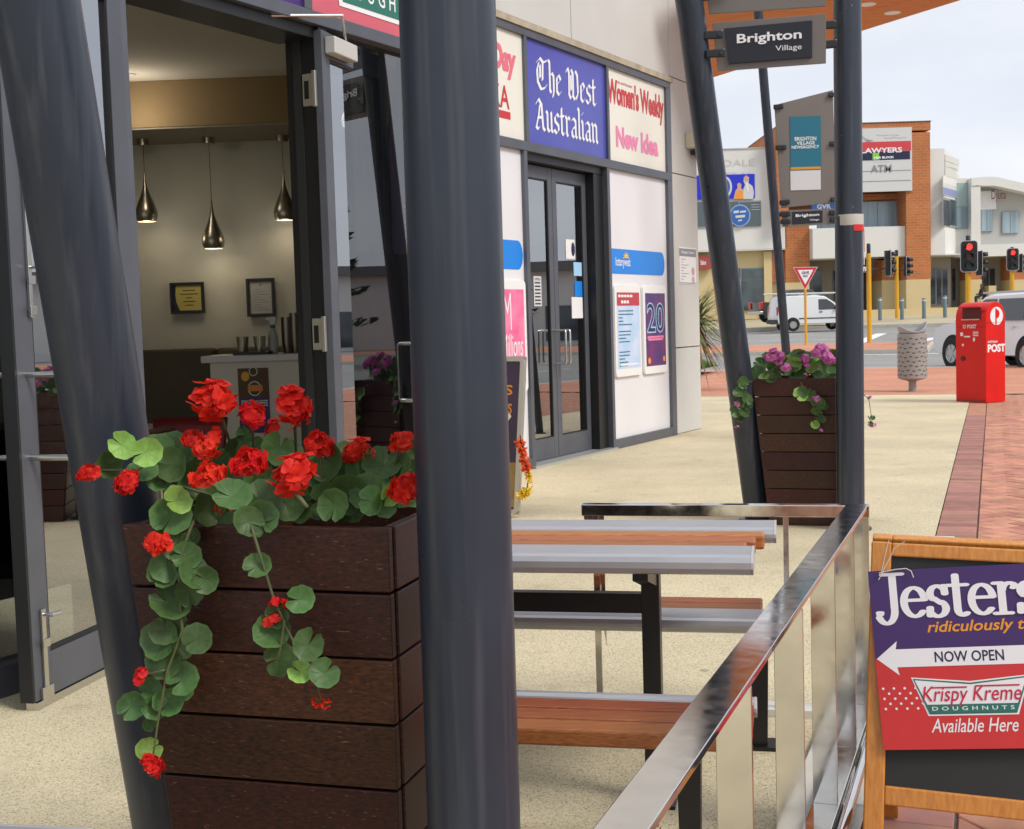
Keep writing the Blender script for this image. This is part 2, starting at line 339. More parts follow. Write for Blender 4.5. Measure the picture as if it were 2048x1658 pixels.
def pen(pl, mb, word, glyphs, x0, y0, sx, sy, nib, gap=.14, d=.002, curve=False, mi=0, shear=0):
    """draws words with a pen of the given nib outline; returns the end x"""
    x = 0; q = 0
    for ch in word:
        if ch == ' ': x += .45; continue
        wdt, strokes = glyphs[ch]
        for stx in strokes:
            pts = smooth_pts(stx) if curve and len(stx) > 2 else stx
            segs = list(zip(pts[:-1], pts[1:])) if len(pts) > 1 else [(pts[0], pts[0])]
            for a, b in segs:
                hp = hull([(round(p[0] + nx, 5), round(p[1] + ny, 5)) for p in (a, b) for nx, ny in nib])
                q += 1
                pl.poly(mb, [(x0 + sx * (x + px + shear * py), y0 + sy * py) for px, py in hp], d + q * 2e-5, mi)
        x += wdt + gap
    return x0 + sx * x
BLK = {
 'h': (.50, [[(0, 1.6), (.1, 1.48), (.1, .12), (.2, 0)], [(.1, .8), (.3, 1), (.45, .85), (.45, .1), (.36, -.18)]]),
 'e': (.46, [[(.46, .16), (.28, 0), (.1, .14), (.1, .85), (.3, 1), (.46, .8), (.14, .5)]]),
 's': (.46, [[(.02, .15), (.22, 0), (.44, .18), (.42, .42), (.12, .6), (.1, .82), (.3, 1), (.46, .88)]]),
 't': (.38, [[(.14, 1.35), (.14, .12), (.28, 0), (.4, .1)], [(0, .93), (.36, .97)]]),
 'u': (.55, [[(0, 1), (.1, .88), (.1, .14), (.24, 0), (.44, .16)], [(.44, 1), (.46, .85), (.46, .12), (.56, 0)]]),
 'r': (.40, [[(0, 1), (.1, .88), (.1, .12), (.2, 0)], [(.1, .78), (.28, 1), (.4, .88)]]),
 'a': (.55, [[(.06, .88), (.24, 1), (.44, .85), (.44, .12), (.55, 0)], [(.44, .56), (.2, .5), (.06, .32), (.1, .1), (.24, 0), (.42, .16)]]),
 'l': (.22, [[(0, 1.6), (.1, 1.48), (.1, .12), (.22, 0)]]),
 'i': (.22, [[(0, 1), (.1, .88), (.1, .12), (.22, 0)], [(.06, 1.32), (.13, 1.4)]]),
 'n': (.58, [[(0, 1), (.1, .88), (.1, .12), (.2, 0)], [(.1, .78), (.3, 1), (.47, .85), (.47, .12), (.58, 0)]]),
 'T': (.92, [[(.05, 1.32), (.3, 1.55), (.6, 1.38), (.9, 1.52)], [(.2, 1.3), (.04, .95), (.08, .35), (.36, .02), (.7, .14), (.86, .3)], [(.55, 1.4), (.5, .5)], [(.3, 1.2), (.3, .6)]]),
 'W': (1.12, [[(-.05, 1.32), (.1, 1.52), (.22, 1.3), (.2, .2), (.34, 0), (.58, .24)], [(.45, 1.5), (.6, 1.3), (.58, .16), (.72, 0), (1.0, .3)], [(.85, 1.5), (1.02, 1.3), (1.06, .4), (.9, .05)], [(.4, 1.2), (.4, .45)]]),
 'A': (.78, [[(.02, 1.25), (.24, 1.5), (.5, 1.25), (.6, .12), (.76, 0)], [(.36, 1.25), (.2, .6), (-.02, .1), (.16, 0), (.26, .1)], [(.14, .6), (.56, .62)]]),
}
_c = cos(radians(42)) * .095; _s = sin(radians(42)) * .095
NIB_BLK = [(-_c, -_s), (_c, _s), (-_c + .02, -_s - .02), (_c + .02, _s - .02)]
def ell(rx, ry, n=10): return [(rx * cos(2 * pi * i / n), ry * sin(2 * pi * i / n)) for i in range(n)]
def arc(cx, cy, rx, ry, a0, a1, n=14): return [(cx + rx * cos(radians(a0 + (a1 - a0) * i / n)), cy + ry * sin(radians(a0 + (a1 - a0) * i / n))) for i in range(n + 1)]
SERIF = {
 'J': (.74, [[(.56, 1.38), (.56, .30)] , arc(.28, .26, .28, .42, 0, -150), [(.26, 1.42), (.86, 1.42)], [(.06, .13), (.09, .15)], [(.05, .2), (.1, .2)]]),
 'e': (.84, [[(.14, .56), (.76, .56)], arc(.45, .5, .34, .46, 8, 318, 20)]),
 's': (.66, [arc(.34, .74, .24, .24, 35, 230, 10), arc(.32, .26, .26, .25, 60, -145, 10), [(.2, .6), (.45, .42)], [(.56, .98), (.58, .72)], [(.07, .3), (.06, .04)]]),
 't': (.58, [[(.26, 1.3), (.26, .2)], arc(.42, .2, .16, .18, 180, 320, 6), [(.0, .98), (.58, .98)]]),
 'r': (.66, [[(.2, .97), (.2, .05)], [(.0, .98), (.2, .98)], [(-.02, .03), (.44, .03)], arc(.46, .72, .24, .25, 175, 50, 8), [(.58, .82), (.6, .85)]]),
}
NIB_SERIF = ell(.125, .055)
# ------------------------------------------------------------------ ground
BB = [-400, -60, -20, 0, 10, 20, 32.4, 40, 50, 60, 72, 78, 84, 90, 130, 250, 600, 1500]
def sheet(name, a0, a1, b0, b1, dz, mat, parent=None, kind='structure', na=1):
    bs = [b0] + [b for b in BB if b0 < b < b1] + [b1]; mb = MB()
    for i in range(len(bs) - 1):
        for k in range(na):
            x0 = a0 + (a1 - a0) * k / na; x1 = a0 + (a1 - a0) * (k + 1) / na
            mb.poly([st(x0, bs[i], dz), st(x1, bs[i], dz), st(x1, bs[i + 1], dz), st(x0, bs[i + 1], dz)])
    o = mb.done(name, mat, parent)
    if kind and parent is None: o['kind'] = kind
    return o
def strip(name, a0, a1, b0, b1, z0, z1, mat, bevel=.02):
    bs = [b0] + [b for b in BB if b0 < b < b1] + [b1]; mb = MB()
    for i in range(len(bs) - 1):
        q = [st(a0, bs[i], z0), st(a1, bs[i], z0), st(a1, bs[i + 1], z0), st(a0, bs[i + 1], z0)]; t = [p + V((0, 0, z1 - z0)) for p in q]
        fs = [(4, 5, 6, 7), (1, 2, 6, 5), (3, 0, 4, 7)]
        if i == 0: fs.append((0, 1, 5, 4))
        if i == len(bs) - 2: fs.append((2, 3, 7, 6))
        mb.add(q + t, fs)
    o = mb.done(name, mat); o['kind'] = 'structure'; return o
m_verge = M('verge', (.16, .17, .09), .95, var=.3, vs=.4)
sheet('ground', -1500, 1500, -400, 1500, -.30, m_verge)
sheet('concrete_paving', -14, 0, -6, 21.8, 0, m_conc)
sheet('road', 5.95, 32, -200, 32.4, -.12, m_asph)
sheet('road', -160, 160, 32.4, 73, -.125, m_asph)
sheet('forecourt', -90, 40, 73.2, 130, .02, M('forecourt_paving', (.46, .40, .27), .85, var=.1, vs=.8))
strip('kerb', 5.7, 5.95, -30, 32.0, -.28, .005, m_kerb)
strip('kerb', -60, 5.95, 32.15, 32.4, -.28, .006, m_kerb)
strip('kerb', -90, 60, 73.0, 73.3, -.28, .06, m_kerb)
# footpath of clay pavers
fp = sheet('brick_footpath', 0, 5.7, -6, 21.8, -.014, m_joint)
sheet('brick_corner', -14, 5.7, 21.8, 32.15, .002, m_paverfar)
BW = .1165; BL = .233
def brick_mesh(pts, h=.03):
    """pts (x,y) outline of a paver, chamfered top edge"""
    cx = sum(p[0] for p in pts) / len(pts); cy = sum(p[1] for p in pts) / len(pts); n = len(pts)
    def inset(k):
        return [(cx + (x - cx) * (1 - k / max(.02, abs(x - cx))) if abs(x - cx) > 1e-6 else x, cy + (y - cy) * (1 - k / max(.02, abs(y - cy))) if abs(y - cy) > 1e-6 else y) for x, y in pts]
    o = inset(.003); t = inset(.006)
    vs = [(x, y, -h) for x, y in o] + [(x, y, -.003) for x, y in o] + [(x, y, 0) for x, y in t]
    fs = [tuple(range(2 * n, 3 * n))]
    for r in (0, 1): fs += [(r * n + i, r * n + (i + 1) % n, (r + 1) * n + (i + 1) % n, (r + 1) * n + i) for i in range(n)]
    return vs, fs
RECT = [(-BL / 2, -BW / 2), (BL / 2, -BW / 2), (BL / 2, BW / 2), (-BL / 2, BW / 2)]
bvs, bfs = brick_mesh(RECT)
def clip(pts, amin):
    o = []
    for i in range(len(pts)):
        p, q = pts[i], pts[(i + 1) % len(pts)]
        if p[0] >= amin: o.append(p)
        if (p[0] - amin) * (q[0] - amin) < 0:
            t = (amin - p[0]) / (q[0] - p[0]); o.append((amin, p[1] + t * (q[1] - p[1])))
    return o
bricks = []   # (a, b, angle, dark, outline or None)
nb = int(24 / BW)
for k in range(nb): bricks.append((BL / 2, -2.2 + (k + .5) * BW, 0, True, None))
c45 = cos(pi / 4)
for x in range(-160, 200):
    for y in range(-160, 200):
        d = (x - y) % 4
        if d == 0: cx, cy, ang = (x + 1) * BW, (y + .5) * BW, 0
        elif d == 3: cx, cy, ang = (x + .5) * BW, (y + 1) * BW, pi / 2
        else: continue
        a = c45 * cx - c45 * cy; b = c45 * cx + c45 * cy + 3
        if not (BL - .1 < a < 5.6 and -2 < b < 21.7): continue
        an = ang + pi / 4
        if a < BL + .14:
            pts = [(a + px * cos(an) - py * sin(an), b + px * sin(an) + py * cos(an)) for px, py in RECT]
            pts = clip(pts, BL + .004)
            if len(pts) < 3: continue
            bricks.append((a, b, an, False, pts))
        else: bricks.append((a, b, an, False, None))
def vis(a, b):
    p = st(a, b); d = p - V((0, 0, EYE)); wz = d.dot(Fw)
    if wz < .5: return 0
    x = 1024 + FPX * d.dot(Rt) / wz; y = 829 - FPX * d.dot(Up) / wz
    if not (-20 < x < 2070 and 700 < y < 1680): return 0
    if x < 1715 and y > 1062: return 0
    if 1742 < x and 1100 < y < 1570: return 0
    return 1 / wz
order = sorted(range(len(bricks)), key=lambda i: -vis(*bricks[i][:2])); single = set([i for i in order[:300] if vis(*bricks[i][:2]) > 0])
me_brick = bpy.data.meshes.new('brick'); me_brick.from_pydata(bvs, [], bfs); me_brick.materials.append(m_paver)
me_brickd = bpy.data.meshes.new('brick_header'); me_brickd.from_pydata(bvs, [], bfs); me_brickd.materials.append(m_paverd)
rest = MB(); rb = random.Random(3)
for i, (a, b, an, dark, pts) in enumerate(bricks):
    zj = -.0025 - rb.random() * .004
    if pts is not None:
        cx = sum(p[0] for p in pts) / len(pts); cy = sum(p[1] for p in pts) / len(pts)
        v_, f_ = brick_mesh([(p[0] - cx, p[1] - cy) for p in pts]); a, b, an = cx, cy, 0
    else: v_, f_ = bvs, bfs
    if i in single:
        if pts is not None:
            me = bpy.data.meshes.new('brick'); me.from_pydata(v_, [], f_); me.materials.append(m_paver)
        else: me = me_brickd if dark else me_brick
        o = bpy.data.objects.new('brick', me); COL.objects.link(o); o.parent = fp
        p = st(a, b, zj); o.location = p; o.rotation_euler = ((rb.random() - .5) * .012, (rb.random() - .5) * .012, an - AL)
    else:
        rest.add([st(a + x * cos(an) - y * sin(an), b + x * sin(an) + y * cos(an), z + zj) for x, y, z in v_], f_, 1 if dark else 0)
rest.done('paver_field', [m_paver, m_paverd], fp, kind='stuff')
# traffic island with its kerb, and painted lines
strip('traffic_island', -60, -1.6, 42.7, 49.2, -.28, .0, m_kerb)
sheet('island_paving', -60, -1.75, 42.95, 48.95, .006, m_paverfar)
strip('traffic_island', 2.5, 60, 42.7, 49.2, -.28, .0, m_kerb)
sheet('island_paving', 2.65, 60, 42.95, 48.95, .006, m_paverfar)
strip('traffic_island', 17.5, 19.5, -60, 24, -.28, .0, m_kerb)
sheet('island_paving', 17.65, 19.35, -60, 23.8, .006, m_paverfar)
mk = MB()
def line(a0, a1, b0, b1):
    bs = [b0] + [b for b in BB if b0 < b < b1] + [b1]
    for i in range(len(bs) - 1): mk.poly([st(a0, bs[i], -.118), st(a1, bs[i], -.118), st(a1, bs[i + 1], -.118), st(a0, bs[i + 1], -.118)])
line(-60, -6, 57.0, 57.25); line(-60, -9, 64.8, 65.05)
for k in range(10): line(-60 + k * 6, -57 + k * 6, 37.3, 37.45)
line(-4.9, -4.4, 49.6, 64); line(-4.6, 2.4, 41.8, 42.1); line(-60, -1, 33.1, 33.2)
for k in range(14): line(12 + 0, 12.12, -20 + k * 4, -18 + k * 4)
line(16.9, 17.05, -60, 26); line(20.0, 20.15, -60, 26)
mk.poly([st(-3.2, 52, -.117), st(-2.2, 52, -.117), st(-1.2, 58, -.117), st(-1.7, 58, -.117)])
o = mk.done('road_markings', m_linew); o['kind'] = 'structure'
# lawn bed at the street corner
strip('garden_edging', -14, -5.9, 27.6, 27.9, -.2, .26, M('edging_timber', (.07, .03, .02), .7, var=.3, vs=4), bevel=.01)
sheet('garden_bed', -14, -5.9, 27.9, 31.5, .16, m_earth)
gm = MB(); rg = random.Random(5)
for k in range(9000):
    a = -12 + rg.random() * 6.0; b = 27.95 + rg.random() * 3.4; p = st(a, b, .16); h = .08 + rg.random() * .14; t = rg.random() * pi; q = V((cos(t), sin(t), 0)) * .012; lean = V((rg.gauss(0, .03), rg.gauss(0, .03), h))
    gm.add([p - q, p + q, p + lean], [(0, 1, 2)])
o = gm.done('grass', m_grass); tag(o, 'strip of short green grass behind the dark timber edging', 'grass', kind='stuff')
# pale plate let into the paving edge
pm = MB(); g0 = gnd(1835, 1078); 
p0 = st(*ab(gnd(1832, 1082))); 
pm.box(p0 + V((0, 0, .001)), E1 * .21, E2 * .16, V((0, 0, .006)))
o = pm.done('cover_plate', M('pale_plate', (.68, .68, .62), .6, var=.06, vs=8), bevel=.002); tag(o, 'small white rectangular cover plate in the paving behind the A-frame sign', 'cover plate')
# ------------------------------------------------------------------ shop fronts
AF = radians(29.5); UF = V((sin(AF), cos(AF), 0)); Zv = V((0, 0, 1))
PN = Pl((.057, 11.725, 0), UF, Zv); PC = Pl((-1.58, 5.48, 0), UF, Zv)
def hit(pl, px, py, d=0):
    r = ray(px, py); o = pl.o + pl.n * d; t = (o - V((0, 0, EYE))).dot(pl.n) / r.dot(pl.n); q = V((0, 0, EYE)) + r * t - pl.o
    return q.dot(pl.u), q.dot(pl.v)
m_blue = M('sign_blue', (.075, .085, .42), .3, var=.08, vs=2)
m_cream = M('sign_cream', (.78, .76, .68), .35, var=.02, vs=2)
m_ltr_white = M('lettering_white', (.82, .82, .84), .4)
m_red = M('lettering_red', (.55, .025, .03), .4); m_pink = M('lettering_pink', (.80, .22, .42), .4); m_coral = M('lettering_coral', (.75, .16, .22), .4)
m_lblue = M('banner_blue', (.005, .22, .75), .35)
m_navy = M('navy_print', (.012, .014, .055), .4); m_purple = M('purple_print', (.055, .018, .16), .4, var=.1, vs=5)
m_signred = M('sign_red', (.62, .12, .16), .35, var=.05, vs=3); m_green = M('sign_green', (.02, .16, .12), .4)
m_gasket = M('black_gasket', (.008, .008, .009), .5)
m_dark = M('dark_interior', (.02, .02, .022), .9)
m_yel = M('print_yellow', (.85, .5, .04), .5); m_orange = M('print_orange', (.85, .30, .03), .5); m_grey = M('print_grey', (.25, .25, .27), .6); m_lgrey = M('print_pale_grey', (.6, .6, .62), .6)
m_teal = M('print_teal', (.008, .14, .22), .5); m_sky = M('print_sky', (.35, .6, .85), .5); m_brown = M('print_brown', (.12, .07, .03), .6); m_paper = M('print_paper', (.78, .77, .78), .5); m_palepaper = M('notice_grey', (.62, .62, .62), .6)
def D(name, parent): pass
# --- newsagency building
nw = thing('newsagency_building', 'pale rendered shop with magazine signs above grey framed glass doors', 'building', PN.o)
mb = MB()
def wp(x0, z0, x1, z1):
    m = MB(); PN.slab(m, x0 + .006, z0 + .006, x1 - .006, z1 - .006, -.15, 0); m.done('wall_panel', m_wall, nw, bevel=.004)
wp(-1.3, 4.06, 1.278, 6.2); wp(1.278, 4.06, 3.75, 6.2); wp(3.75, 4.085, 4.54, 6.2); wp(3.75, 3.0, 4.54, 4.085); wp(3.75, 1.0, 4.54, 3.0); wp(3.75, 0, 4.54, 1.0)
m = MB(); PN.slab(m, -1.25, 0, .22, 6.18, -.35, -.2); PN.slab(m, 2.0, 0, 4.52, 6.18, -.35, -.155); PN.slab(m, .22, 2.9, 2.0, 6.18, -.35, -.2); m.done('wall_backing', m_dark, nw)
m = MB(); PN.slab(m, 4.40, 0, 4.536, 6.19, -9, -.156); m.done('side_wall', m_wall, nw)
m = MB(); PN.slab(m, -1.3, 6.2, 4.6, 6.3, -9, .05); m.done('roof', M('roof_sheet', (.35, .35, .35), .6), nw, bevel=.01)
m = MB(); PN.slab(m, -1.25, 4.0, 3.74, 4.06, -.05, .045); m.done('drip_flashing', M('flashing_tan', (.42, .36, .27), .6, var=.2, vs=6), nw)
fr = MB()
PN.slab(fr, -1.0, 3.93, 3.66, 3.999, -.1, .03); PN.slab(fr, -1.0, 2.90, 3.66, 2.985, -.1, .031)
for x0, x1, z0, z1 in ((.262, .312, 2.985, 3.93), (2.005, 2.055, 2.985, 3.93), (3.57, 3.70, .0, 3.93), (.20, .262, 0, 2.90), (1.96, 2.02, 0, 2.90)):
    PN.slab(fr, x0, z0, x1, z1, -.1, .028)
PN.slab(fr, -1.0, 0, .20, .10, -.1, .026); PN.slab(fr, 2.02, 0, 3.57, .10, -.1, .026)
fr.done('shopfront_frame', m_frame, nw, bevel=.003)
m = MB(); PN.slab(m, -1, .1, .20, 2.9, -.1, -.01); m.done('white_panel', m_white, nw)
m = MB(); PN.slab(m, 2.02, .1, 3.57, 2.9, -.1, -.01); m.done('white_panel', m_white, nw)
def sign(x0, z0, x1, z1, mat, lab):
    m = MB(); PN.slab(m, x0, z0, x1, z1, -.1, 0); o = m.done('sign_panel', mat, nw); o['label'] = lab; return o
s1 = sign(-1.0, 2.985, .262, 3.93, m_cream, 'cream magazine sign panel partly behind the pillar'); s2 = sign(.312, 2.985, 2.005, 3.93, m_blue, 'blue newspaper sign panel with white blackletter'); s3 = sign(2.055, 2.985, 3.57, 3.93, m_cream, 'cream magazine sign panel with red and pink lettering')
def hw(px, py): return hit(PN, px, py)
m = MB(); a = hw(1069, 160); b = hw(1194, 203)
W1 = a[0] - .02; PWD = b[0] - a[0]
def blk(word, x0, x1, zb, zx):
    t = MB(); xe = pen(PN, t, word, BLK, 0, 0, 1, 1, NIB_BLK)
    sx = (x1 - x0) / (xe - .05); pen(PN, m, word, BLK, x0, zb, sx, zx, NIB_BLK, d=.003)
z1 = hw(1069, 175)[1]; z2 = hw(1194, 272)[1]
blk('The West', hw(1073, 160)[0], hw(1191, 160)[0], 3.50, .185)
blk('Australian', hw(1072, 240)[0], hw(1195, 240)[0], 3.13, .185)
m.done('lettering', m_ltr_white, s2)
m = MB(); x0 = hw(1215, 200)[0]; x1 = hw(1327, 230)[0]
PN.text(m, "Women's Weekly", x0, 3.50, x1, 3.84, .003, bold=.04, spacing=.95); m.done('lettering', m_red, s3)
m = MB(); PN.text(m, 'THE AUSTRALIAN', x0 + .22, 3.80, x0 + .62, 3.825, .003, bold=.01); m.done('lettering', m_red, s3)
m = MB(); PN.text(m, 'New Idea', hw(1232, 280)[0], 3.14, hw(1316, 300)[0], 3.36, .003, bold=.045); m.done('lettering', m_pink, s3)
m = MB(); PN.text(m, 'Day', hw(984, 110)[0], 3.50, hw(1031, 130)[0], 3.80, .003, bold=.05, shear=.12)
PN.text(m, "Woman's", -.98, 3.56, hw(982, 110)[0] - .03, 3.80, .003, bold=.02); m.done('lettering', m_coral, s1)
m = MB(); PN.text(m, 'TAKA', -.62, 3.24, hw(1019, 225)[0], 3.44, .003, bold=.012); PN.rect(m, -.55, 3.15, hw(1021, 245)[0], 3.215, .003); m.done('lettering', m_red, s1)
# doors
dr = -.12
m = MB(); PN.slab(m, .262, 2.83, 1.96, 2.9, -.16, -.02); PN.slab(m, 1.75, 0, 1.96, 2.83, -.34, -.03); m.done('door_frame', m_black, nw)
m = MB(); PN.slab(m, .2, -.01, 2.0, .025, -.35, .06); m.done('threshold', M('threshold_plate', (.5, .5, .48), .4, .5), nw)
def leaf_door(pl, parent, x0, x1, z0, z1, d, hside, hz0=.94, hz1=1.26, st_=.085, top=.12, bot=.20, mfr=m_frame, ho=.055):
    m = MB(); t = .045
    pl.slab(m, x0, z0, x0 + st_, z1, d - t, d); pl.slab(m, x1 - st_, z0, x1, z1, d - t, d)
    pl.slab(m, x0 + st_, z1 - top, x1 - st_, z1, d - t, d - .001); pl.slab(m, x0 + st_, z0, x1 - st_, z0 + bot, d - t, d - .001)
    o = m.done('door', mfr, parent, bevel=.003)
    m = MB(); g = .012
    for q in ((x0 + st_, z0 + bot, x0 + st_ + g, z1 - top), (x1 - st_ - g, z0 + bot, x1 - st_, z1 - top), (x0 + st_ + g, z1 - top - g, x1 - st_ - g, z1 - top), (x0 + st_ + g, z0 + bot, x1 - st_ - g, z0 + bot + g)): pl.slab(m, *q, d - .03, d - .006)
    m.done('gasket', m_gasket, o)
    m = MB(); pl.rect(m, x0 + st_ + g, z0 + bot + g, x1 - st_ - g, z1 - top - g, d - .02); m.done('glass_pane', m_glass, o)
    for sd in (1, -1):
        hx = x1 - st_ / 2 if hside > 0 else x0 + st_ / 2; off = -.10 * hside; dd = d if sd > 0 else d - t
        pts = [pl.p(hx, hz0, dd), pl.p(hx, hz0, dd + sd * (ho - .015)), pl.p(hx, hz0 + .004, dd + sd * (ho - .004)), pl.p(hx, hz0 + .015, dd + sd * ho), pl.p(hx, (hz0 + hz1) / 2, dd + sd * ho), pl.p(hx, hz1 - .015, dd + sd * ho), pl.p(hx, hz1 - .004, dd + sd * (ho - .004)), pl.p(hx, hz1, dd + sd * (ho - .015)), pl.p(hx, hz1, dd)]
        m = MB(); m.tube(pts, .0115, 10); m.done('handle', m_chrome, o, auto=50)
    return o
d1 = leaf_door(PN, nw, .27, 1.005, .03, 2.82, dr, 1, ho=.13); d2 = leaf_door(PN, nw, 1.012, 1.745, .03, 2.82, dr, -1, ho=.13)
def stick(lst, parent, pl, d):
    for x0, z0, x1, z1, mt in lst: m = MB(); pl.rect(m, x0, z0, x1, z1, d); m.done('sticker', mt, parent)
def hd(px, py): return hit(PN, px, py, dr)
a = hd(1134, 478); b = hd(1153, 518); c = hd(1150, 524); e = hd(1168, 552); f_ = hd(1152, 562); g = hd(1170, 593); h = hd(1146, 594); i_ = hd(1170, 636); j = hd(1070, 552); k = hd(1087, 612)
stick([(a[0], b[1], b[0], a[1], m_paper), (c[0], e[1], e[0], c[1], m_sky), (f_[0], g[1], g[0], f_[1], m_lblue), (h[0], i_[1], i_[0], h[1], m_paper)], d2, PN, dr - .017)
stick([(j[0], k[1], k[0], j[1], m_palepaper)], d1, PN, dr - .017)
m = MB(); PN.disc(m, (a[0] + b[0]) / 2 + .06, (a[1] + b[1]) / 2, .04, .07, dr - .0165); PN.text(m, 'OPEN', j[0] + .02, j[1] - .04, k[0] - .02, j[1] - .015, dr - .0165, bold=.02)
for q in range(7): PN.rect(m, j[0] + .02, k[1] + .015 + q * .033, k[0] - .02, k[1] + .030 + q * .033, dr - .0165)
m.done('sticker_print', m_navy, d1)
# inside of the newsagency: floor, back wall, shelf
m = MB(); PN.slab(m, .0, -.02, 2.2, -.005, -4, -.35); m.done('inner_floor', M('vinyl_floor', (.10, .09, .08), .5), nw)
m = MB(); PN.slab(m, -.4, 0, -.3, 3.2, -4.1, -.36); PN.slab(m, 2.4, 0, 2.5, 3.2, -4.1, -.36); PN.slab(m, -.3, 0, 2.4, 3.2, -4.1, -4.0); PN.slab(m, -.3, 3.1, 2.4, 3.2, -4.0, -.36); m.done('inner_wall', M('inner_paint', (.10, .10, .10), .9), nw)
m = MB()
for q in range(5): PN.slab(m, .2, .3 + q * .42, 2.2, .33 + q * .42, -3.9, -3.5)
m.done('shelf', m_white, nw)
# banner stickers on the white panels
def bluebanner(x0, x1, rnd_left):
    m = MB(); z0, z1 = 1.825, 2.085; r = (z1 - z0) / 2; pts = [(x0, z0)] + [(x1 - r * .7 + r * .7 * cos(t), (z0 + z1) / 2 + r * sin(t)) for t in [(-pi / 2 + pi * i / 12) for i in range(13)]] + [(x0, z1)]
    PN.poly(m, pts, -.007); return m.done('vinyl_banner', m_lblue, nw)
b1 = bluebanner(-1.0, .185, 0); b2 = bluebanner(2.03, 3.50, 0)
m = MB(); a = hw(1232, 520); b = hw(1262, 540); PN.text(m, 'lotterywest', a[0], 1.88, b[0], 2.0, -.005, bold=.012); m.done('lettering', m_ltr_white, b2)
m = MB(); cx = (a[0] + b[0]) / 2 + .08
for q in range(7):
    t = pi * q / 6; PN.poly(m, [(cx + .045 * cos(t - .16), 1.995 + .05 * sin(t - .16)), (cx + .095 * cos(t), 1.995 + .07 * sin(t)), (cx + .045 * cos(t + .16), 1.995 + .05 * sin(t + .16))], -.0045)
PN.disc(m, cx, 1.995, .05, .045, -.0042, 12, 0, pi); m.done('sun_emblem', m_yel, b2)
# framed posters, notice, sensor
def poster_frame(name, lab, x0, z0, x1, z1, cat='poster'):
    t = thing(name, lab, cat, PN.p(x0, z0, 0)); m = MB(); w_ = .035
    r = .05
    def rr(k, ins):
        pts = []
        for cx, cz, s0 in ((x1 - r, z1 - r, 0), (x0 + r, z1 - r, 90), (x0 + r, z0 + r, 180), (x1 - r, z0 + r, 270)):
            pts += [(cx + (r - ins) * cos(radians(s0 + 22.5 * i)), cz + (r - ins) * sin(radians(s0 + 22.5 * i))) for i in range(5)]
        return pts
    m.prism([PN.p(x, z, -.008) for x, z in rr(0, 0)], PN.n * .03); m.done('frame', M('white_plastic', (.80, .80, .80), .35), t, bevel=.004)
    return t, (x0 + .05, z0 + .085, x1 - .045, z1 - .085)
t, (x0, z0, x1, z1) = poster_frame('framed_poster', 'white framed lotto poster with red heading on pale blue, left of two', *[*(hw(1229, 740)[0], .745), *(hw(1281, 740)[0], 1.715)])
m = MB(); PN.rect(m, x0, z0, x1, z1, .0235); m.done('print', M('poster_paleblue', (.42, .62, .85), .3, var=.35, vs=5, col2=(.62, .70, .9)), t)
m = MB(); PN.rect(m, x0, z1 - .14, x1, z1, .0245); m.done('heading', M('poster_red', (.5, .04, .06), .3), t)
m = MB(); [PN.rect(m, x0 + .03 + q * .075, z1 - .05, x0 + .09 + q * .075, z1 - .025, .0255) for q in range(5)]; [PN.rect(m, x0 + .10 + q * .07, z1 - .115, x0 + .155 + q * .07, z1 - .085, .0255) for q in range(3)]; PN.rect(m, x0 + .06, z0 + .03, x1 - .06, z0 + .05, .0255); m.done('lettering', m_ltr_white, t)
m = MB(); rr_ = random.Random(2)
for q in range(17):
    zz = z1 - .2 - q * .036; 
    if q in (5, 10, 11): continue
    PN.rect(m, x0 + .03, zz, x0 + .12 + rr_.random() * .3, zz + .012, .0245)
m.done('print_lines', m_teal, t)
t, (x0, z0, x1, z1) = poster_frame('framed_poster', 'white framed dark blue poster with a large outlined 20, right of two', *[*(hw(1286, 740)[0], .74), *(hw(1332, 740)[0], 1.71)])
m = MB(); PN.rect(m, x0, z0, x1, z1, .0235); m.done('print', M('poster_indigo', (.03, .035, .2), .25, var=.9, vs=4, col2=(.2, .03, .12)), t)
m = MB(); PN.text(m, '20', x0 + .03, z1 - .44, x1 - .03, z1 - .1, .0245, bold=.03); m.done('numeral_outline', m_sky, t)
m = MB(); PN.text(m, '20', x0 + .045, z1 - .425, x1 - .045, z1 - .115, .0255, bold=-.004); m.done('numeral', m_navy, t)
m = MB(); PN.rect(m, x0 + .06, z1 - .52, x1 - .08, z1 - .49, .0245); PN.rect(m, x0 + .04, z0 + .30, x1 - .06, z0 + .33, .0245); m.done('print_lines', m_pink, t)
m = MB(); PN.disc(m, x0 + .08, z0 + .06, .035, .035, .0245); PN.disc(m, x1 - .06, z0 + .07, .03, .03, .0245); m.done('print_dots', m_orange, t)
t, (x0, z0, x1, z1) = poster_frame('framed_poster', 'bright pink poster in a white frame beside the pillar', -.75, .72, hw(1052, 740)[0] - .0, 1.73)
m = MB(); PN.rect(m, x0, z0, x1, z1, .0235); m.done('print', M('poster_pink', (.80, .06, .25), .3, var=.4, vs=4, col2=(.85, .28, .45)), t)
m = MB(); PN.text(m, '4M', x1 - .50, z1 - .36, x1 - .24, z1 - .03, .0245, bold=-.012); PN.text(m, 'Millions', x1 - .42, z1 - .6, x1 - .04, z1 - .40, .0245, bold=.0, shear=.2); PN.rect(m, x1 - .4, z1 - .68, x1 - .06, z1 - .65, .0245); m.done('lettering', m_ltr_white, t)
t = thing('notice_sign', 'small printed notice with grey heading on the rendered pier', 'notice', PN.p(3.9, 1.74)); x0, x1 = hw(1358, 530)[0], hw(1391, 530)[0]
m = MB(); PN.slab(m, x0, 1.735, x1, 2.165, .0, .006); m.done('board', m_paper, t)
m = MB(); PN.rect(m, x0, 2.06, x1, 2.15, .0075); PN.rect(m, x0, 1.745, x1, 1.755, .0075)
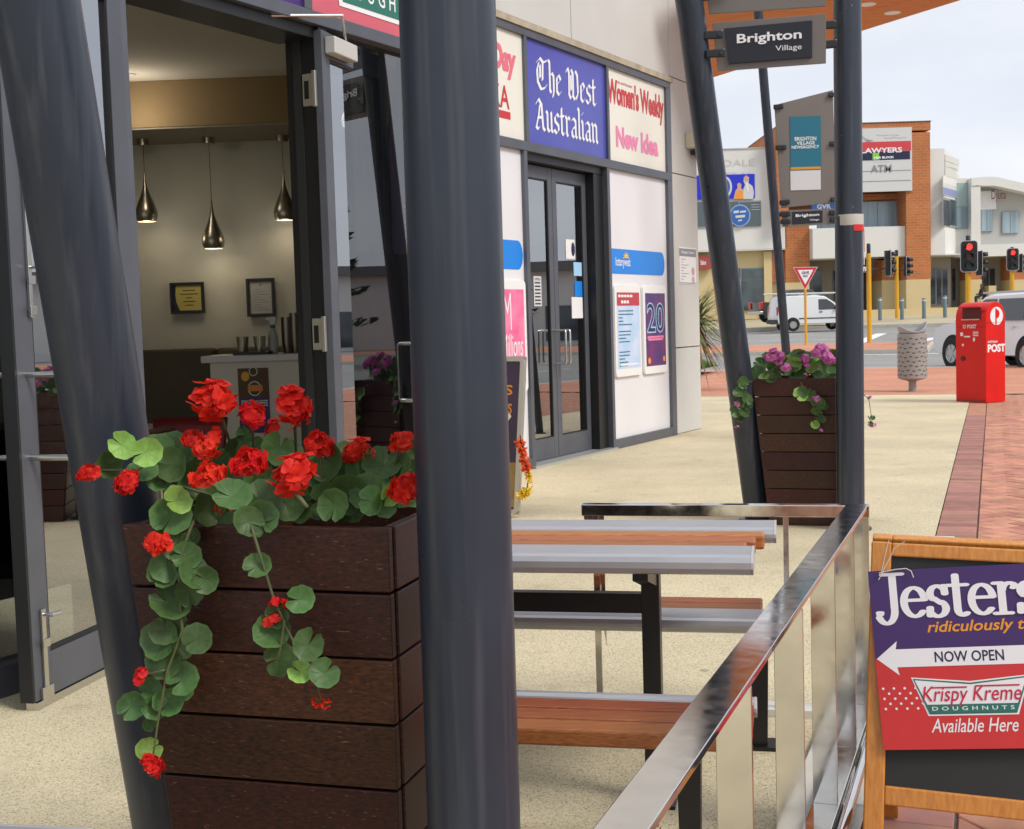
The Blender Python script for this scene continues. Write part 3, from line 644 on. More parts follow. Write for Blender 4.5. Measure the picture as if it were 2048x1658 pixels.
for q in range(8): PN.rect(m, x0 + .05, 1.79 + q * .033, x0 + .12 + (q % 3) * .08, 1.797 + q * .033, .0075)
m.done('print', m_grey, t)
m = MB(); PN.text(m, 'Shopping Centre', x0 + .06, 2.085, x1 - .06, 2.125, .009, bold=.02); m.done('lettering', m_ltr_white, t)
m = MB(); PN.disc(m, x1 - .10, 1.89, .05, .05, .0075); PN.disc(m, x1 - .10, 1.79, .04, .04, .0075); m.done('symbol', M('print_rose', (.6, .35, .38), .6), t)
t = thing('sensor_lamp', 'small cream box lamp on the rendered pier behind the leaning post', 'wall lamp', PN.p(4.2, 3.3)); x0, x1 = hw(1370, 288)[0], hw(1390, 288)[0]
m = MB(); PN.slab(m, x0, 3.32, x1, 3.50, .0, .12); m.done('housing', M('cream_plastic', (.6, .54, .40), .5), t, bevel=.012)
m = MB(); PN.slab(m, x0 + .06, 3.35, x1 - .03, 3.47, .121, .126); m.done('lens', m_lgrey, t)
m = MB(); PN.slab(m, x0 + .12, 3.25, x1 + .1, 3.30, .02, .16); m.done('visor', m_navy, t, bevel=.008)

# --- cafe building
cf = thing('cafe_building', 'cafe shopfront in dark aluminium framing with folded back glass doors', 'building', PC.o)
def hc(px, py, d=0): return hit(PC, px, py, d)
m = MB()
PC.slab(m, -.085, 0, .03, 2.86, -.14, .02); PC.slab(m, -4, 2.86, 2.58, 2.925, -.14, .03); PC.slab(m, 1.215, 2.925, 1.275, 3.9, -.1, .028); PC.slab(m, 2.49, 0, 2.58, 3.9, -.14, .026); PC.slab(m, -4, 3.9, 2.58, 3.98, -.14, .03); PC.slab(m, -1.35, 0, -1.27, 2.86, -.1, .02); PC.slab(m, -4, 0, -.085, .12, -.1, .02); PC.slab(m, 1.40, 0, 2.49, .12, -.1, .018)
m.done('shopfront_frame', m_frame, cf, bevel=.003)
m = MB(); PC.slab(m, 1.33, 0, 1.40, 2.86, -.20, .015); PC.slab(m, .03, 2.80, 1.33, 2.86, -.24, -.01); PC.slab(m, -.14, 0, -.086, 2.86, -.30, .012); m.done('door_jamb', m_black, cf, bevel=.004)
m = MB(); PC.slab(m, 1.322, 0, 1.33, 2.8, -.15, -.10); m.done('door_stop', M('charcoal_frame', (.025, .027, .03), .45), cf)
for z in (2.55, 1.32):
    m = MB(); PC.slab(m, 1.318, z - .08, 1.3295, z + .08, -.09, -.02); o = m.done('hinge_plate', M('nickel', (.55, .53, .48), .35, .8), cf, bevel=.002)
    m = MB(); PC.slab(m, 1.316, z - .045, 1.3178, z + .045, -.078, -.05); m.done('latch_hole', m_black, o)
    m = MB(); PC.slab(m, 1.30, z - .09, 1.318, z + .09, -.018, .004); m.done('hinge_knuckle', M('nickel', (.55, .53, .48), .35, .8), o, bevel=.003)
m = MB(); PC.slab(m, -4, 3.98, 2.58, 6.2, -.2, .0); m.done('wall', m_wall, cf)
m = MB(); PC.slab(m, -4, 2.925, 1.215, 3.9, -.09, .012); o = m.done('sign_panel', m_purple, cf); o['label'] = 'purple cafe sign panel above the doorway'
m = MB(); PC.slab(m, 1.275, 2.925, 2.49, 3.9, -.09, .012); sr = m.done('sign_panel', m_signred, cf); sr['label'] = 'faded red doughnut sign panel above the folded door'
# bow tie on the red sign
a = hc(755, 9); b = hc(777, 23); pitch_ = (b[0] - a[0]); zc = hc(766, 17)[1]; gx = a[0]
lx0 = gx - pitch_ * 3.75; lx1 = gx + pitch_ * 5.6
zb_ = hc(801, 53)[1]; zl_ = zb_
bow = [(lx0 + .02, zb_), (lx1 - .02, zb_), (lx1 + .1, 3.72), ((lx0 + lx1) / 2, 3.60), (lx0 - .1, 3.72)]
m = MB(); PC.poly(m, bow, .015); m.done('emblem_edge', m_ltr_white, sr)
m = MB(); PC.poly(m, [(lx0 + .05, zb_ + .025), (lx1 - .05, zb_ + .025), (lx1 + .0, zb_ + .19), (lx0, zb_ + .19)], .0165); m.done('emblem_band', m_green, sr)
m = MB(); PC.text(m, 'DOUGHNUTS', lx0 + .06, zb_ + .06, lx1 - .06, zb_ + .15, .018, bold=.008, spacing=1.6); m.done('lettering', m_ltr_white, sr)
m = MB(); PC.text(m, 'Krispy Kreme', lx0, zb_ + .24, lx1, zb_ + .46, .018, bold=.02, shear=.25); m.done('lettering', m_red, sr)
# glazing of the cafe front, dark posters behind it
m = MB(); PC.rect(m, -1.27, .12, -.085, 2.86, -.04); m.done('glass_pane', m_glassd, cf)
m = MB(); PC.rect(m, -4, .12, -1.35, 2.86, -.04); m.done('glass_pane', m_glassd, cf)
m = MB(); PC.rect(m, 1.40, .12, 2.49, 2.86, -.04); m.done('glass_pane', m_glassd, cf)
m = MB(); PC.rect(m, -1.27, .35, -.25, 1.0, -.06); m.done('window_poster', m_purple, cf)
m = MB(); PC.rect(m, 1.45, .15, 2.45, 1.75, -.06); m.done('window_poster', M('poster_plum', (.06, .03, .09), .5, var=.7, vs=3, col2=(.10, .055, .03)), cf)
# return wall between the two shops
m = MB(); m.box(PC.p(2.5, 0, -.14), (PN.p(-1.2, 0, -.2) - PC.p(2.5, 0, -.14)), PC.n * -.12, V((0, 0, 6.1))); m.done('side_wall', m_wall, cf)
# room behind the doorway
m_int = M('interior_cream', (.66, .65, .58), .85, var=.04, vs=2); m_ceil = M('interior_ceiling', (.74, .71, .65), .9); m_tan = M('bulkhead_tan', (.30, .215, .115), .85)
WY = 12.7
m = MB(); m.poly([(-7, 3, .0), (-1.4, 5.5, .0), (-.4, 7.6, .0), (-.5, WY, .0), (-7, WY, .0)][::1]); o = m.done('cafe_floor', M('cafe_tiles', (.16, .13, .11), .4, var=.15, vs=3), cf); o.location.z += -.004
m = MB(); m.box((-7, WY, -.05), (6.6, -.35, 0), (0, .15, 0), (0, 0, 4)); m.box((-.55, 8.0, -.05), (-.1, 4.9, 0), (.1, 0, 0), (0, 0, 4)); m.box((-7.1, 1.5, -.05), (0, 12, 0), (.1, 0, 0), (0, 0, 4)); m.done('interior_wall', m_int, cf)
m = MB(); m.prism([(-7, .5, 3.55), PC.p(-3.9, 3.55, -.15), PC.p(2.45, 3.55, -.15), (-.5, WY + .1, 3.55), (-7, WY + .1, 3.55)], (0, 0, .1)); m.done('ceiling', m_ceil, cf)
m = MB(); m.box((-7, 11.75, 3.15), (6.4, -.34, 0), (0, 1.2, 0), (0, 0, .398)); m.done('bulkhead', m_tan, cf)
m = MB(); m.box((-6.99, 11.77, 3.135), (6.38, -.34, 0), (0, 1.2, 0), (0, 0, .0145)); m.done('bulkhead_soffit', M('soffit_warmgrey', (.42, .38, .32), .9), cf)
m = MB(); PC.slab(m, -4, 3.5, 2.5, 3.97, -.25, -.21); m.done('header_lining', m_int, cf)
# left leaf and right leaf, swung back against the front
def leafplane(h, fpt):
    u = (V(fpt) - V(h)); return Pl((h[0], h[1], 0), (u.x, u.y, 0), Zv), u.length
pr, wr = leafplane((-.925, 6.63, 0), (-.678, 7.38, 0))
if pr.n.x < 0: pass
rl = leaf_door(pr, cf, .0, wr, .03, 2.84, .03, 1, .93, 1.25, st_=.085, top=.13, bot=.13, ho=.12); rl['label'] = 'glass cafe door leaf folded back beside the round pillar'
hl = V((-1.562, 5.47, 0)); fl = V((-1.752, 4.62, 0)); pl_ = Pl(fl, (hl - fl), Zv); wl = (hl - fl).length
ll = leaf_door(pl_, cf, 0, wl, .03, 2.84, .0, -1, .915, 1.215, st_=.11, top=.13, bot=.16, ho=.18); ll['label'] = 'glass cafe door leaf folded back at the left edge'
m = MB(); pl_.slab(m, -.012, .03, .0, 2.84, -.055, -.002); m.done('door_edge', m_black, ll)
m = MB(); pl_.slab(m, .0, .0, wl, .028, -.04, .006); m.done('door_sweep', m_chrome, ll)
m = MB(); pl_.slab(m, .05, .06, .075, .36, .001, .012); m.tube([pl_.p(.0625, .34, .01), pl_.p(.0625, .34, .05), pl_.p(.10, .34, .055)], .008, 8); pl_.slab(m, .04, .22, .085, .25, .012, .02); pl_.slab(m, .03, .03, .10, .075, .001, .014); m.done('floor_bolt', m_chrome, ll, bevel=.002)
m = MB(); pl_.slab(m, .085, 1.42, .105, 2.2, .001, .014); pl_.slab(m, .075, 1.43, .115, 1.46, .014, .022); pl_.slab(m, .075, 1.54, .115, 1.57, .014, .022); m.tube([pl_.p(.095, 1.60, .01), pl_.p(.095, 1.60, .05)], .007, 8); m.done('upper_bolt', m_chrome, ll, bevel=.002)
# door closer on the right leaf
cz = 2.77
m = MB(); pr.slab(m, .03, cz - .045, .30, cz + .04, .031, .09); o = m.done('door_closer', M('closer_silver', (.62, .60, .56), .4, .3), rl, bevel=.006)
m = MB(); e0 = pr.p(.2, cz + .045, .07); e1 = pr.p(.02, cz + .13, .14); e2 = PC.p(.90, 2.84, -.06); m.tube([e0, e1], .008, 8); m.tube([e1, e2], .008, 8); m.cbox(e2, .03, .03, .02); m.done('closer_arm', m_chrome, rl)
m = MB(); pr.slab(m, wr - .085, 2.842, wr - .01, 2.87, .0, .03); m.done('top_pivot', M('brass', (.5, .38, .15), .35, .9), rl)
# ------------------------------------------------------------------ inside the cafe
def lamp_light(name, loc, power, col=(1, .87, .68), r=.06):
    l = bpy.data.lights.new(name, 'POINT'); l.energy = power; l.color = col; l.shadow_soft_size = r
    o = bpy.data.objects.new(name, l); COL.objects.link(o); o.location = loc; return o
m_bronze = M('brushed_nickel', (.46, .43, .37), .30, 1, var=.15, vs=6)
m_lit = M('lit_diffuser', (.9, .85, .75), .5, emis=(1, .85, .62), estr=2.5)
def pendant(px, ytop, ybot, lab, lit):
    Y = 12.15; top = at(px, 290, Y); b = at(px + (ybot - 290) * .03, ybot, Y); zt = 3.134; zb = b.z
    t = thing('pendant_lamp', lab, 'pendant lamp', (b.x, Y, zb), group='pendant lamps over the banquette')
    ztop = at(px, ytop, Y).z; h = ztop - zb
    prof = [(.085, 0), (.10, .03), (.105, .07), (.098, .11), (.075, .17), (.045, .24), (.022, .31), (.011, .38), (.008, .45)]
    k = h / .45; m = MB(); m.lathe([(r, z * k) for r, z in prof], (b.x, Y, zb), 24)
    m.f = [f for f in m.f if len(f) == 4]; m.mi = [0] * len(m.f); m.done('shade', m_bronze, t, smooth=True)
    m = MB(); m.lathe([(.0, .012), (.083, .012)], (b.x, Y, zb), 20); m.done('diffuser', m_lit if lit else m_bronze, t)
    m = MB(); m.tube([(b.x, Y, ztop - .02), (b.x, Y, zt)], .0025, 6); m.done('cord', m_black, t)
    m = MB(); m.lathe([(.055, -.055), (.055, 0)], (b.x, Y, zt), 20); m.done('ceiling_rose', m_bronze, t, auto=40)
    if lit: lamp_light('pendant_bulb', (b.x, Y, zb - .08), .8)
pendant(289, 345, 443, 'brushed metal teardrop pendant lamp hanging furthest left, with lit white rim', True)
pendant(421, 400, 497, 'brushed metal teardrop pendant lamp hanging lowest, in the middle of the doorway', True)
pendant(566, 345, 440, 'brushed metal teardrop pendant lamp half hidden by the black door jamb', True)
def downlight(p, lab):
    t = thing('downlight', lab, 'ceiling light', p); m = MB(); m.lathe([(.05, -.004), (.065, -.004), (.065, 0)], p, 20); m.done('trim', m_white, t)
    m = MB(); m.lathe([(0, -.003), (.05, -.003)], p, 20); m.done('bulb', M('lit_warm', (1, .9, .7), .5, emis=(1, .82, .5), estr=9), t)
    lamp_light('downlight_bulb', (p[0], p[1], p[2] - .35), 5, (1, .87, .68), .12)
r_ = ray(262, 149); k = (3.548 - EYE) / r_.z; pd = V((0, 0, EYE)) + r_ * k; downlight((pd.x - .02, pd.y, 3.548), 'warm lit round downlight in the cafe ceiling beside the left jamb')
# banquette
m_leather = M('olive_leather', (.075, .055, .025), .5, var=.15, vs=3)
t = thing('banquette', 'long olive brown padded banquette along the cafe back wall', 'sofa', (-3.5, 12.2, 0))
zt = at(330, 699, 12.35).z
for k in range(7):
    m = MB(); m.box((-5.9 + k * .78 + .008, 12.28, .42), (.764, -.03, 0), (0, .16, 0), (0, 0, zt - .42)); m.done('back_cushion', m_leather, t, bevel=.025)
m = MB(); m.box((-5.9, 11.75, .0), (5.46, -.2, 0), (0, .5, 0), (0, 0, .45)); m.done('seat', m_leather, t, bevel=.03)
# counter
CY = 9.5; c0 = at(401, 713, CY); c1 = at(412, 880, CY); zc_ = c0.z
t = thing('service_counter', 'white cafe service counter with overhanging top inside the doorway', 'counter', (c0.x, CY, 0))
m = MB(); m.box((c0.x, CY, zc_ - .05), (1.9, -.05, 0), (0, .7, 0), (0, 0, .05)); m.done('countertop', m_white, t, bevel=.006)
m = MB(); m.box((c0.x + .06, CY + .03, 0), (1.8, -.05, 0), (0, .62, 0), (0, 0, zc_ - .051)); m.done('body', M('counter_white', (.76, .74, .68), .5), t)
PK = Pl((c0.x + .06, CY + .029, 0), (1.8, -.05, 0), Zv)
t = thing('counter_poster', 'purple coffee offer poster stuck on the white counter front', 'poster', PK.o)
x0, z1 = hit(PK, 475, 737); x1, z0 = hit(PK, 542, 865)
m = MB(); PK.rect(m, x0, z0, x1, z1, .003); m.done('print', m_purple, t)
m = MB(); PK.rect(m, x0, (z0 * .73 + z1 * .27) + .13, x1, z1, .0036); m.done('print_photo', m_brown, t)
m = MB(); PK.disc(m, x0 + .055, z1 - .06, .030, .036, .0042); m.done('print_cup', m_yel, t)
m = MB(); PK.disc(m, x0 + .12, z1 - .15, .05, .055, .0042); PK.disc(m, x0 + .115, z1 - .025, .032, .034, .0042); PK.text(m, 'FREE COFFEE', x0 + .02, z1 - .28, x1 - .012, z1 - .235, .0042, bold=.025); PK.text(m, '& TEA', x0 + .06, z1 - .34, x1 - .05, z1 - .30, .0042, bold=.025); m.done('lettering', m_ltr_white, t)
m = MB(); PK.rect(m, x0 + .07, z1 - .17, x0 + .18, z1 - .125, .005); m.done('print_ribbon', m_orange, t)
m = MB(); PK.disc(m, x0 + .115, z1 - .025, .026, .028, .005); PK.disc(m, x0 + .12, z1 - .15, .042, .047, .0046); m.done('print_dark', m_brown, t)
# things on the counter
def onc(px): return at(px, 705, CY + .25).x
tz = zc_ + .001
t = thing('serving_tray', 'black tray under the metal cups on the counter', 'tray', (onc(505), CY + .25, tz)); m = MB(); m.box((onc(474), CY + .1, tz), (onc(545) - onc(474), 0, 0), (0, .3, 0), (0, 0, .02)); m.done('tray_body', m_black, t, bevel=.005)
for px, lab in ((488, 'ribbed metal cup on the tray, left of the pair'), (522, 'tapered metal cup on the tray, right of the pair')):
    p = (onc(px), CY + .22, tz + .021); t = thing('metal_cup', lab, 'cup', p, group='metal cups on the tray'); m = MB(); m.lathe([(.034, 0), (.046, .11), (.047, .113), (.043, .112), (.032, .01), (0, .01)], p, 20); m.done('cup_body', m_chrome, t, auto=60)
p = (onc(545), CY + .3, tz); t = thing('spray_bottle', 'white spray bottle with green collar on the counter', 'bottle', p)
m = MB(); m.lathe([(.035, 0), (.038, .02), (.038, .12), (.028, .16), (.015, .19)], p, 18); m.done('bottle_body', M('translucent_plastic', (.55, .58, .55), .35), t, smooth=True)
m = MB(); m.lathe([(.019, .19), (.019, .215)], p, 16); m.done('collar', M('green_plastic', (.01, .18, .07), .4), t)
m = MB(); x, y, z = p; m.prism([(x - .015, y, z + .215), (x + .02, y, z + .215), (x + .03, y, z + .27), (x - .03, y, z + .275), (x - .055, y, z + .262), (x - .05, y, z + .25), (x - .025, y, z + .25)], (0, .02, 0)); m.tube([(x - .02, y + .01, z + .25), (x - .045, y + .01, z + .225)], .004, 6); m.done('trigger_head', m_white, t, bevel=.003)
for px, h, r, lab in ((572, .27, .045, 'tall dark metal canister behind the spray bottle'), (588, .30, .04, 'tall leaning metal shaker against the door jamb')):
    p = (onc(px), CY + .35, tz); t = thing('metal_canister', lab, 'canister', p); m = MB(); m.lathe([(r * .8, 0), (r, h * .3), (r * 1.05, h), (r * .98, h), (r * .7, .01)], p, 18); m.done('canister_body', M('dark_steel', (.2, .18, .15), .3, 1), t, auto=60)
# pictures on the back wall
def picture(pts, lab, kind):
    Yw = 12.66; c = [at(x, y, Yw) for x, y in pts]; o = V((c[0].x, WY - .35 * (c[0].x + 7) / 6.6 - .03, c[0].z)); u = V((1, -.053, 0)).normalized(); wd = (c[1].x - c[0].x); ht = c[3].z - c[0].z
    p = Pl(o, u, Zv); t = thing('picture_frame', lab, 'picture', o); m = MB(); b = .028
    for q in ((0, 0, wd, b), (0, ht - b, wd, ht), (0, b, b, ht - b), (wd - b, b, wd, ht - b)): p.slab(m, *q, 0, .025)
    m.done('frame', m_black, t, bevel=.003)
    m = MB(); p.rect(m, b, b, wd - b, ht - b, .006)
    if kind == 'cert':
        m.done('mat', m_navy, t); m = MB(); p.poly(m, [(wd - b, b), (wd - b, ht - b), (b + .03, ht - b), (b + .022, ht * .6), (b + .03, ht * .35), (b + .06, b)], .008); m.done('certificate', M('certificate_yellow', (.62, .55, .16), .6), t)
        m = MB()
        for q, ww in enumerate((.12, .17, .06, .12, .08)): p.rect(m, wd * .55 - ww / 2, ht * .72 - q * .035, wd * .55 + ww / 2, ht * .72 - q * .035 + .010, .0095)
        m.done('print', m_brown, t)
    else:
        m.done('letter', M('letter_grey', (.58, .58, .58), .6), t); m = MB()
        for q in range(9): p.rect(m, wd * .24, ht * .70 - q * .024, wd * (.5 + .28 * ((q * 7) % 3) / 2), ht * .70 - q * .024 + .005, .0075)
        p.disc(m, wd * .5, ht * .83, .012, .012, .0075); m.done('print', m_grey, t)
picture([(353, 628), (421, 624), (418, 563), (351, 567)], 'black framed yellow certificate on the cafe wall', 'cert')
picture([(505, 634), (561, 630), (556, 557), (501, 559)], 'black framed white letter on the cafe wall', 'letter')
# red chair, round table
p = at(378, 836, 8.2); t = thing('cafe_chair', 'dark red cafe chair in front of the counter', 'chair', (p.x, 8.2, 0))
m_redch = M('red_vinyl', (.16, .006, .012), .45)
m = MB(); m.grid(lambda u, v: V((p.x - .21 + .42 * u - (.02 * v if u < .5 else -.02 * v), 8.2 + .05 * (2 * u - 1) ** 2 * -1 + .06 * v, .55 + v * (p.z - .55 + .0))), 8, 4); o = m.done('backrest', m_redch, t, smooth=True); q = o.modifiers.new('s', 'SOLIDIFY'); q.thickness = .025
m = MB(); m.box((p.x - .21, 7.75, .43), (.42, 0, 0), (0, .44, 0), (0, 0, .04)); m.done('seat', m_redch, t, bevel=.012)
for sx in (-.19, .19):
    for yy, zt2 in ((7.78, .43), (8.18, .6)): m = MB(); m.tube([(p.x + sx, yy, 0), (p.x + sx, yy, zt2)], .013, 8); m.done('leg', m_chrome, t)
p = at(318, 842, 8.3); t = thing('cafe_table', 'small round cafe table beside the red chair', 'table', (p.x - .18, 8.3, 0)); c = (p.x - .18, 8.3, 0)
m = MB(); m.lathe([(.30, .73), (.31, .74), (.30, .755), (0, .755)], c, 28); m.done('table_top', M('laminate_brown', (.17, .11, .07), .4), t); m = MB(); m.lathe([(.22, 0), (.21, .015), (.03, .03), (.03, .73)], c, 20); m.done('pedestal', m_black, t)

# ------------------------------------------------------------------ sign posts with planters
def post(name, lab, p0, p1, r, plate=True, cat='post'):
    t = thing(name, lab, cat, p0); m = MB(); n = 10
    p0, p1 = V(p0), V(p1); m.tube([p0 + (p1 - p0) * (i / n) for i in range(n + 1)], r, 40); m.done('shaft', m_post, t, auto=40)
    if plate: m = MB(); m.lathe([(r * 1.5, 0), (r * 1.5, .012), (r * 1.02, .014)], (p0.x, p0.y, 0), 28); m.done('base_plate', m_post, t)
    return t
pA = gnd(941, 2050); 
YP = 2.33
q0 = at(901.5, 0, YP); q1 = at(941, 1658, YP); xP = (q0.x + q1.x) / 2
post('round_post', 'thick dark blue-grey vertical round post in the foreground', (xP, YP, 0), (xP, YP, 4.2), .0855)
post('round_post', 'dark grey leaning round post left of the red geraniums', (-.748, 2.80, 0), (-.748 - .066 * 4.2, 2.80 - .144 * 4.2, 4.2), .082)
fr0 = gnd(1702, 1058)
post('round_post', 'vertical dark round post right of the pink flowered planter', (fr0.x, fr0.y, 0), (fr0.x + .02, fr0.y, 4.6), .084)
fl1 = at(1378, 0, 8.0); fl0 = at(1512, 1005, 8.5); dd = (fl1 - fl0) / (fl1.z - fl0.z); base = fl0 - dd * fl0.z
post('round_post', 'dark leaning round post left of the pink flowered planter', base, base + dd * 4.6, .084)
th1 = at(1526, 140, 13.6); th0 = at(1572, 700, 14.0); d3 = (th1 - th0) / (th1.z - th0.z); b3 = th0 - d3 * th0.z
post('round_post', 'thin looking distant leaning post behind the hanging village signs', b3, b3 + d3 * 4.8, .046)
tr = at(1697, 420, 14.0); post('round_post', 'distant upright sign post hidden behind the striped post', (tr.x, tr.y, 0), (tr.x, tr.y, 4.8), .05)
# reflective band on the vertical far post
m = MB(); zb0 = at(1697, 452, fr0.y).z; zb1 = at(1697, 430, fr0.y).z; m.lathe([(.0855, zb0), (.0862, zb0 + .003), (.0862, zb1)], (fr0.x + .011, fr0.y, 0), 40); t = thing('tape_band', 'pale tape band with red tail wrapped round the far vertical post', 'tape', (fr0.x, fr0.y, zb0)); m.done('pale_tape', M('pale_tape', (.55, .53, .48), .5), t, auto=40)
m = MB(); rr = .0868
for k in range(14):
    a0 = radians(-88 + k * 8.5); a1 = radians(-88 + (k + 1) * 8.5); z0 = zb0 - .035; m.poly([(fr0.x + .011 + rr * cos(a0), fr0.y + rr * sin(a0), z0), (fr0.x + .011 + rr * cos(a1), fr0.y + rr * sin(a1), z0), (fr0.x + .011 + rr * cos(a1), fr0.y + rr * sin(a1), zb0 + .004), (fr0.x + .011 + rr * cos(a0), fr0.y + rr * sin(a0), zb0 + .004)])
m.done('red_tape', M('red_tape', (.6, .02, .015), .4), t)
m = MB(); m.box((fr0.x + .098, fr0.y, zb0 - .16), (.006, .02, 0), (.004, -.002, 0), (0, 0, .14)); m.done('tape_tail', M('red_tape', (.6, .02, .015), .4), t)
m = MB(); m.box((fr0.x + .096, fr0.y, zb0 - .24), (.008, .02, 0), (.004, -.002, 0), (0, 0, .08)); m.done('tape_end', m_white, t)

# hanging signs between the posts
m_signgrey = M('sign_taupe', (.17, .15, .135), .45, .1, var=.04, vs=3)
def hang_sign(lab, Y, pts, ins, words, brackets, dy=.0, extra=None):
    """pts: four pixel corners (bl, br, tr, tl)"""
    c = [at(x, y, Y + dy * i) for i, (x, y) in zip((0, 1, 1, 0), pts)]
    t = thing('hanging_sign', lab, 'sign', c[0]); u = (c[1] - c[0]).normalized(); u.z = 0; u.normalize(); n = u.cross(Zv)
    m = MB(); m.prism(c, n * -.02); m.done('panel', m_signgrey, t, bevel=.002)
    k = [at(x, y, Y + dy * (x - pts[0][0]) / (pts[1][0] - pts[0][0])) + n * (.016 if dy else .004) for x, y in ins] if ins else None
    P = Pl(c[0] + n * .0, u, Zv)
    if k: m = MB(); m.prism(k, n * (-.014 if dy else -.003)); m.done('name_plate', M('plate_navy', (.010, .011, .018), .35), t)
    for wd, x0, y0, x1, y1, bold in words:
        a, b = hit(P, x0, y0), hit(P, x1, y1); m = MB(); vs, fs = text_geo(wd, bold)
        # lettering follows the rise of the plate
        sl_ = (c[1].z - c[0].z) / max(1e-6, (c[1] - c[0]).dot(u))
        mm = MB(); P.text(mm, wd, a[0], a[1], b[0], b[1], .0085, bold=bold)
        zs = (b[1] - a[1] - sl_ * (b[0] - a[0]))
        o = []
        mnx = min(p[0] for p in vs); mxx = max(p[0] for p in vs); mny = min(p[1] for p in vs); mxy = max(p[1] for p in vs)
        for p in vs:
            xx = (p[0] - mnx) / (mxx - mnx); yy = (p[1] - mny) / (mxy - mny); o.append(P.p(a[0] + (b[0] - a[0]) * xx, a[1] + sl_ * (b[0] - a[0]) * xx + zs * yy, .024 if dy else .0085))
        m.add(o, fs); m.done('lettering', m_ltr_white, t)
    for (x0, y0, x1, y1) in brackets:
        a = at(x0, y0, Y + dy * .5) + n * .012; b = at(x1, y1, Y + dy * .5) + n * .012; h = .026 * (Y / 8.1 if Y < 9 else 1.0)
        d_ = (b - a); up = Zv; m = MB(); m.box(a - up * h, d_, up * 2 * h, n * .016); o = m.done('bracket', m_blacksteel, t, bevel=.008)
        m = MB(); m.lathe([(.012, 0), (.012, .008)], a + d_ * .18 + n * .017, 10, X=u, Y=Zv, Z=n); m.done('bolt', m_post, o)
    return t, P, n
hang_sign('taupe hanging sign reading Brighton Village between the near posts', 8.05, [(1436, 142), (1652, 126), (1652, 27), (1424, 46)], [(1458, 128), (1624, 115), (1624, 42), (1449, 58)],
    [('Brighton', 1474, 94, 1603, 60, .022), ('Village', 1551, 107, 1603, 89, .0)], [(1446, 70, 1408, 72), (1450, 107, 1412, 109), (1630, 53, 1672, 50), (1632, 93, 1674, 88)], dy=-.12)
t, P, n = hang_sign('blank taupe sign panel at the top edge above the village sign', 8.05, [(1418, 28), (1652, 12), (1652, -150), (1400, -140)], None, [], [(1446, -10, 1400, -4), (1630, -30, 1672, -30)], dy=-.12)
t, P, n = hang_sign('tall taupe newsagency directory sign with teal and pale panels', 13.9, [(1563, 416), (1672, 404), (1666, 180), (1549, 210)], None, [],
    [(1566, 213, 1546, 215), (1572, 295, 1550, 296), (1579, 404, 1558, 406), (1656, 190, 1676, 190), (1658, 288, 1678, 288), (1660, 400, 1680, 399)], dy=0)
def fl(px, py): return hit(P, px, py)
a, b = fl(1581, 335), fl(1641, 232); m = MB(); P.rect(m, a[0], a[1], b[0], b[1], .006); o = m.done('teal_panel', m_teal, t)
m = MB(); a1, b1_ = fl(1581, 340), fl(1641, 333); P.rect(m, a1[0], a1[1], b1_[0], b1_[1], .0065); m.done('gold_stripe', M('print_gold', (.55, .28, .02), .5), t)
a1, b1_ = fl(1581, 381), fl(1641, 340); m = MB(); P.rect(m, a1[0], a1[1], b1_[0], b1_[1], .006); m.done('pale_panel', m_lgrey, t)
m = MB()
for wd, x0, y0, x1, y1 in (('BRIGHTON', 1589, 282, 1632, 273), ('VILLAGE', 1593, 290, 1629, 282), ('NEWSAGENCY', 1583, 298, 1638, 290)):
    a, b = fl(x0, y0), fl(x1, y1); P.text(m, wd, a[0], a[1], b[0], b[1], .009, bold=.015)
m.done('lettering', m_ltr_white, t)
hang_sign('small distant taupe hanging sign with the village name on black', 13.9, [(1566, 454), (1672, 448), (1672, 417), (1562, 421)], [(1584, 449), (1645, 445), (1645, 421), (1584, 424)],
    [('Brighton', 1591, 436, 1638, 426, .022), ('Village', 1619, 443, 1638, 437, .0)], [(1580, 428, 1558, 429), (1581, 443, 1560, 444), (1657, 426, 1678, 425), (1659, 440, 1680, 439)], dy=0)

# canopy with timber-look soffit
t = thing('street_canopy', 'flat street canopy with orange timber-look soffit high above the sign', 'canopy', (3, 15, 0))
kf = FPX / 1650; ZC = 5.0
A_ = V((0, 0, EYE)) + ray(1420, 157) * ((ZC - EYE) / ray(1420, 157).z); B_ = V((0, 0, EYE)) + ray(1920, 1) * ((ZC - EYE) / ray(1920, 1).z)
dcan = (B_ - A_).normalized(); ncan = V((dcan.y, -dcan.x, 0)); 
if ncan.y > 0: ncan = -ncan
def cz_(px, py): r = ray(px, py); return V((0, 0, EYE)) + r * ((ZC - EYE) / r.z)
m_soff = M('timber_soffit', (.60, .22, .075), .6, var=.15, vs=4, stretch=(1, 8, 1), spec=.2)
ql = [cz_(1416, 158), cz_(1412, 95), cz_(1408, 45), cz_(1404, 5), cz_(1400, -45)]; qr = [cz_(1960, -12), cz_(1985, -38), cz_(2005, -60), cz_(2020, -75), cz_(2035, -90)]
for k in range(4):
    e_ = (qr[k] - ql[k]).normalized() * .0; g_ = (ql[k + 1] - ql[k]).normalized() * .012; h_ = (qr[k + 1] - qr[k]).normalized() * .012
    m = MB(); m.prism([ql[k], qr[k], qr[k + 1] - h_, ql[k + 1] - g_], V((0, 0, .02))); m.done('soffit_board', m_soff, t)
m = MB(); m.prism([p + V((0, 0, .021)) for p in (ql[0], qr[0], qr[-1], ql[-1])], V((0, 0, .18))); m.done('roof_slab', M('canopy_grey', (.3, .29, .28), .7), t)
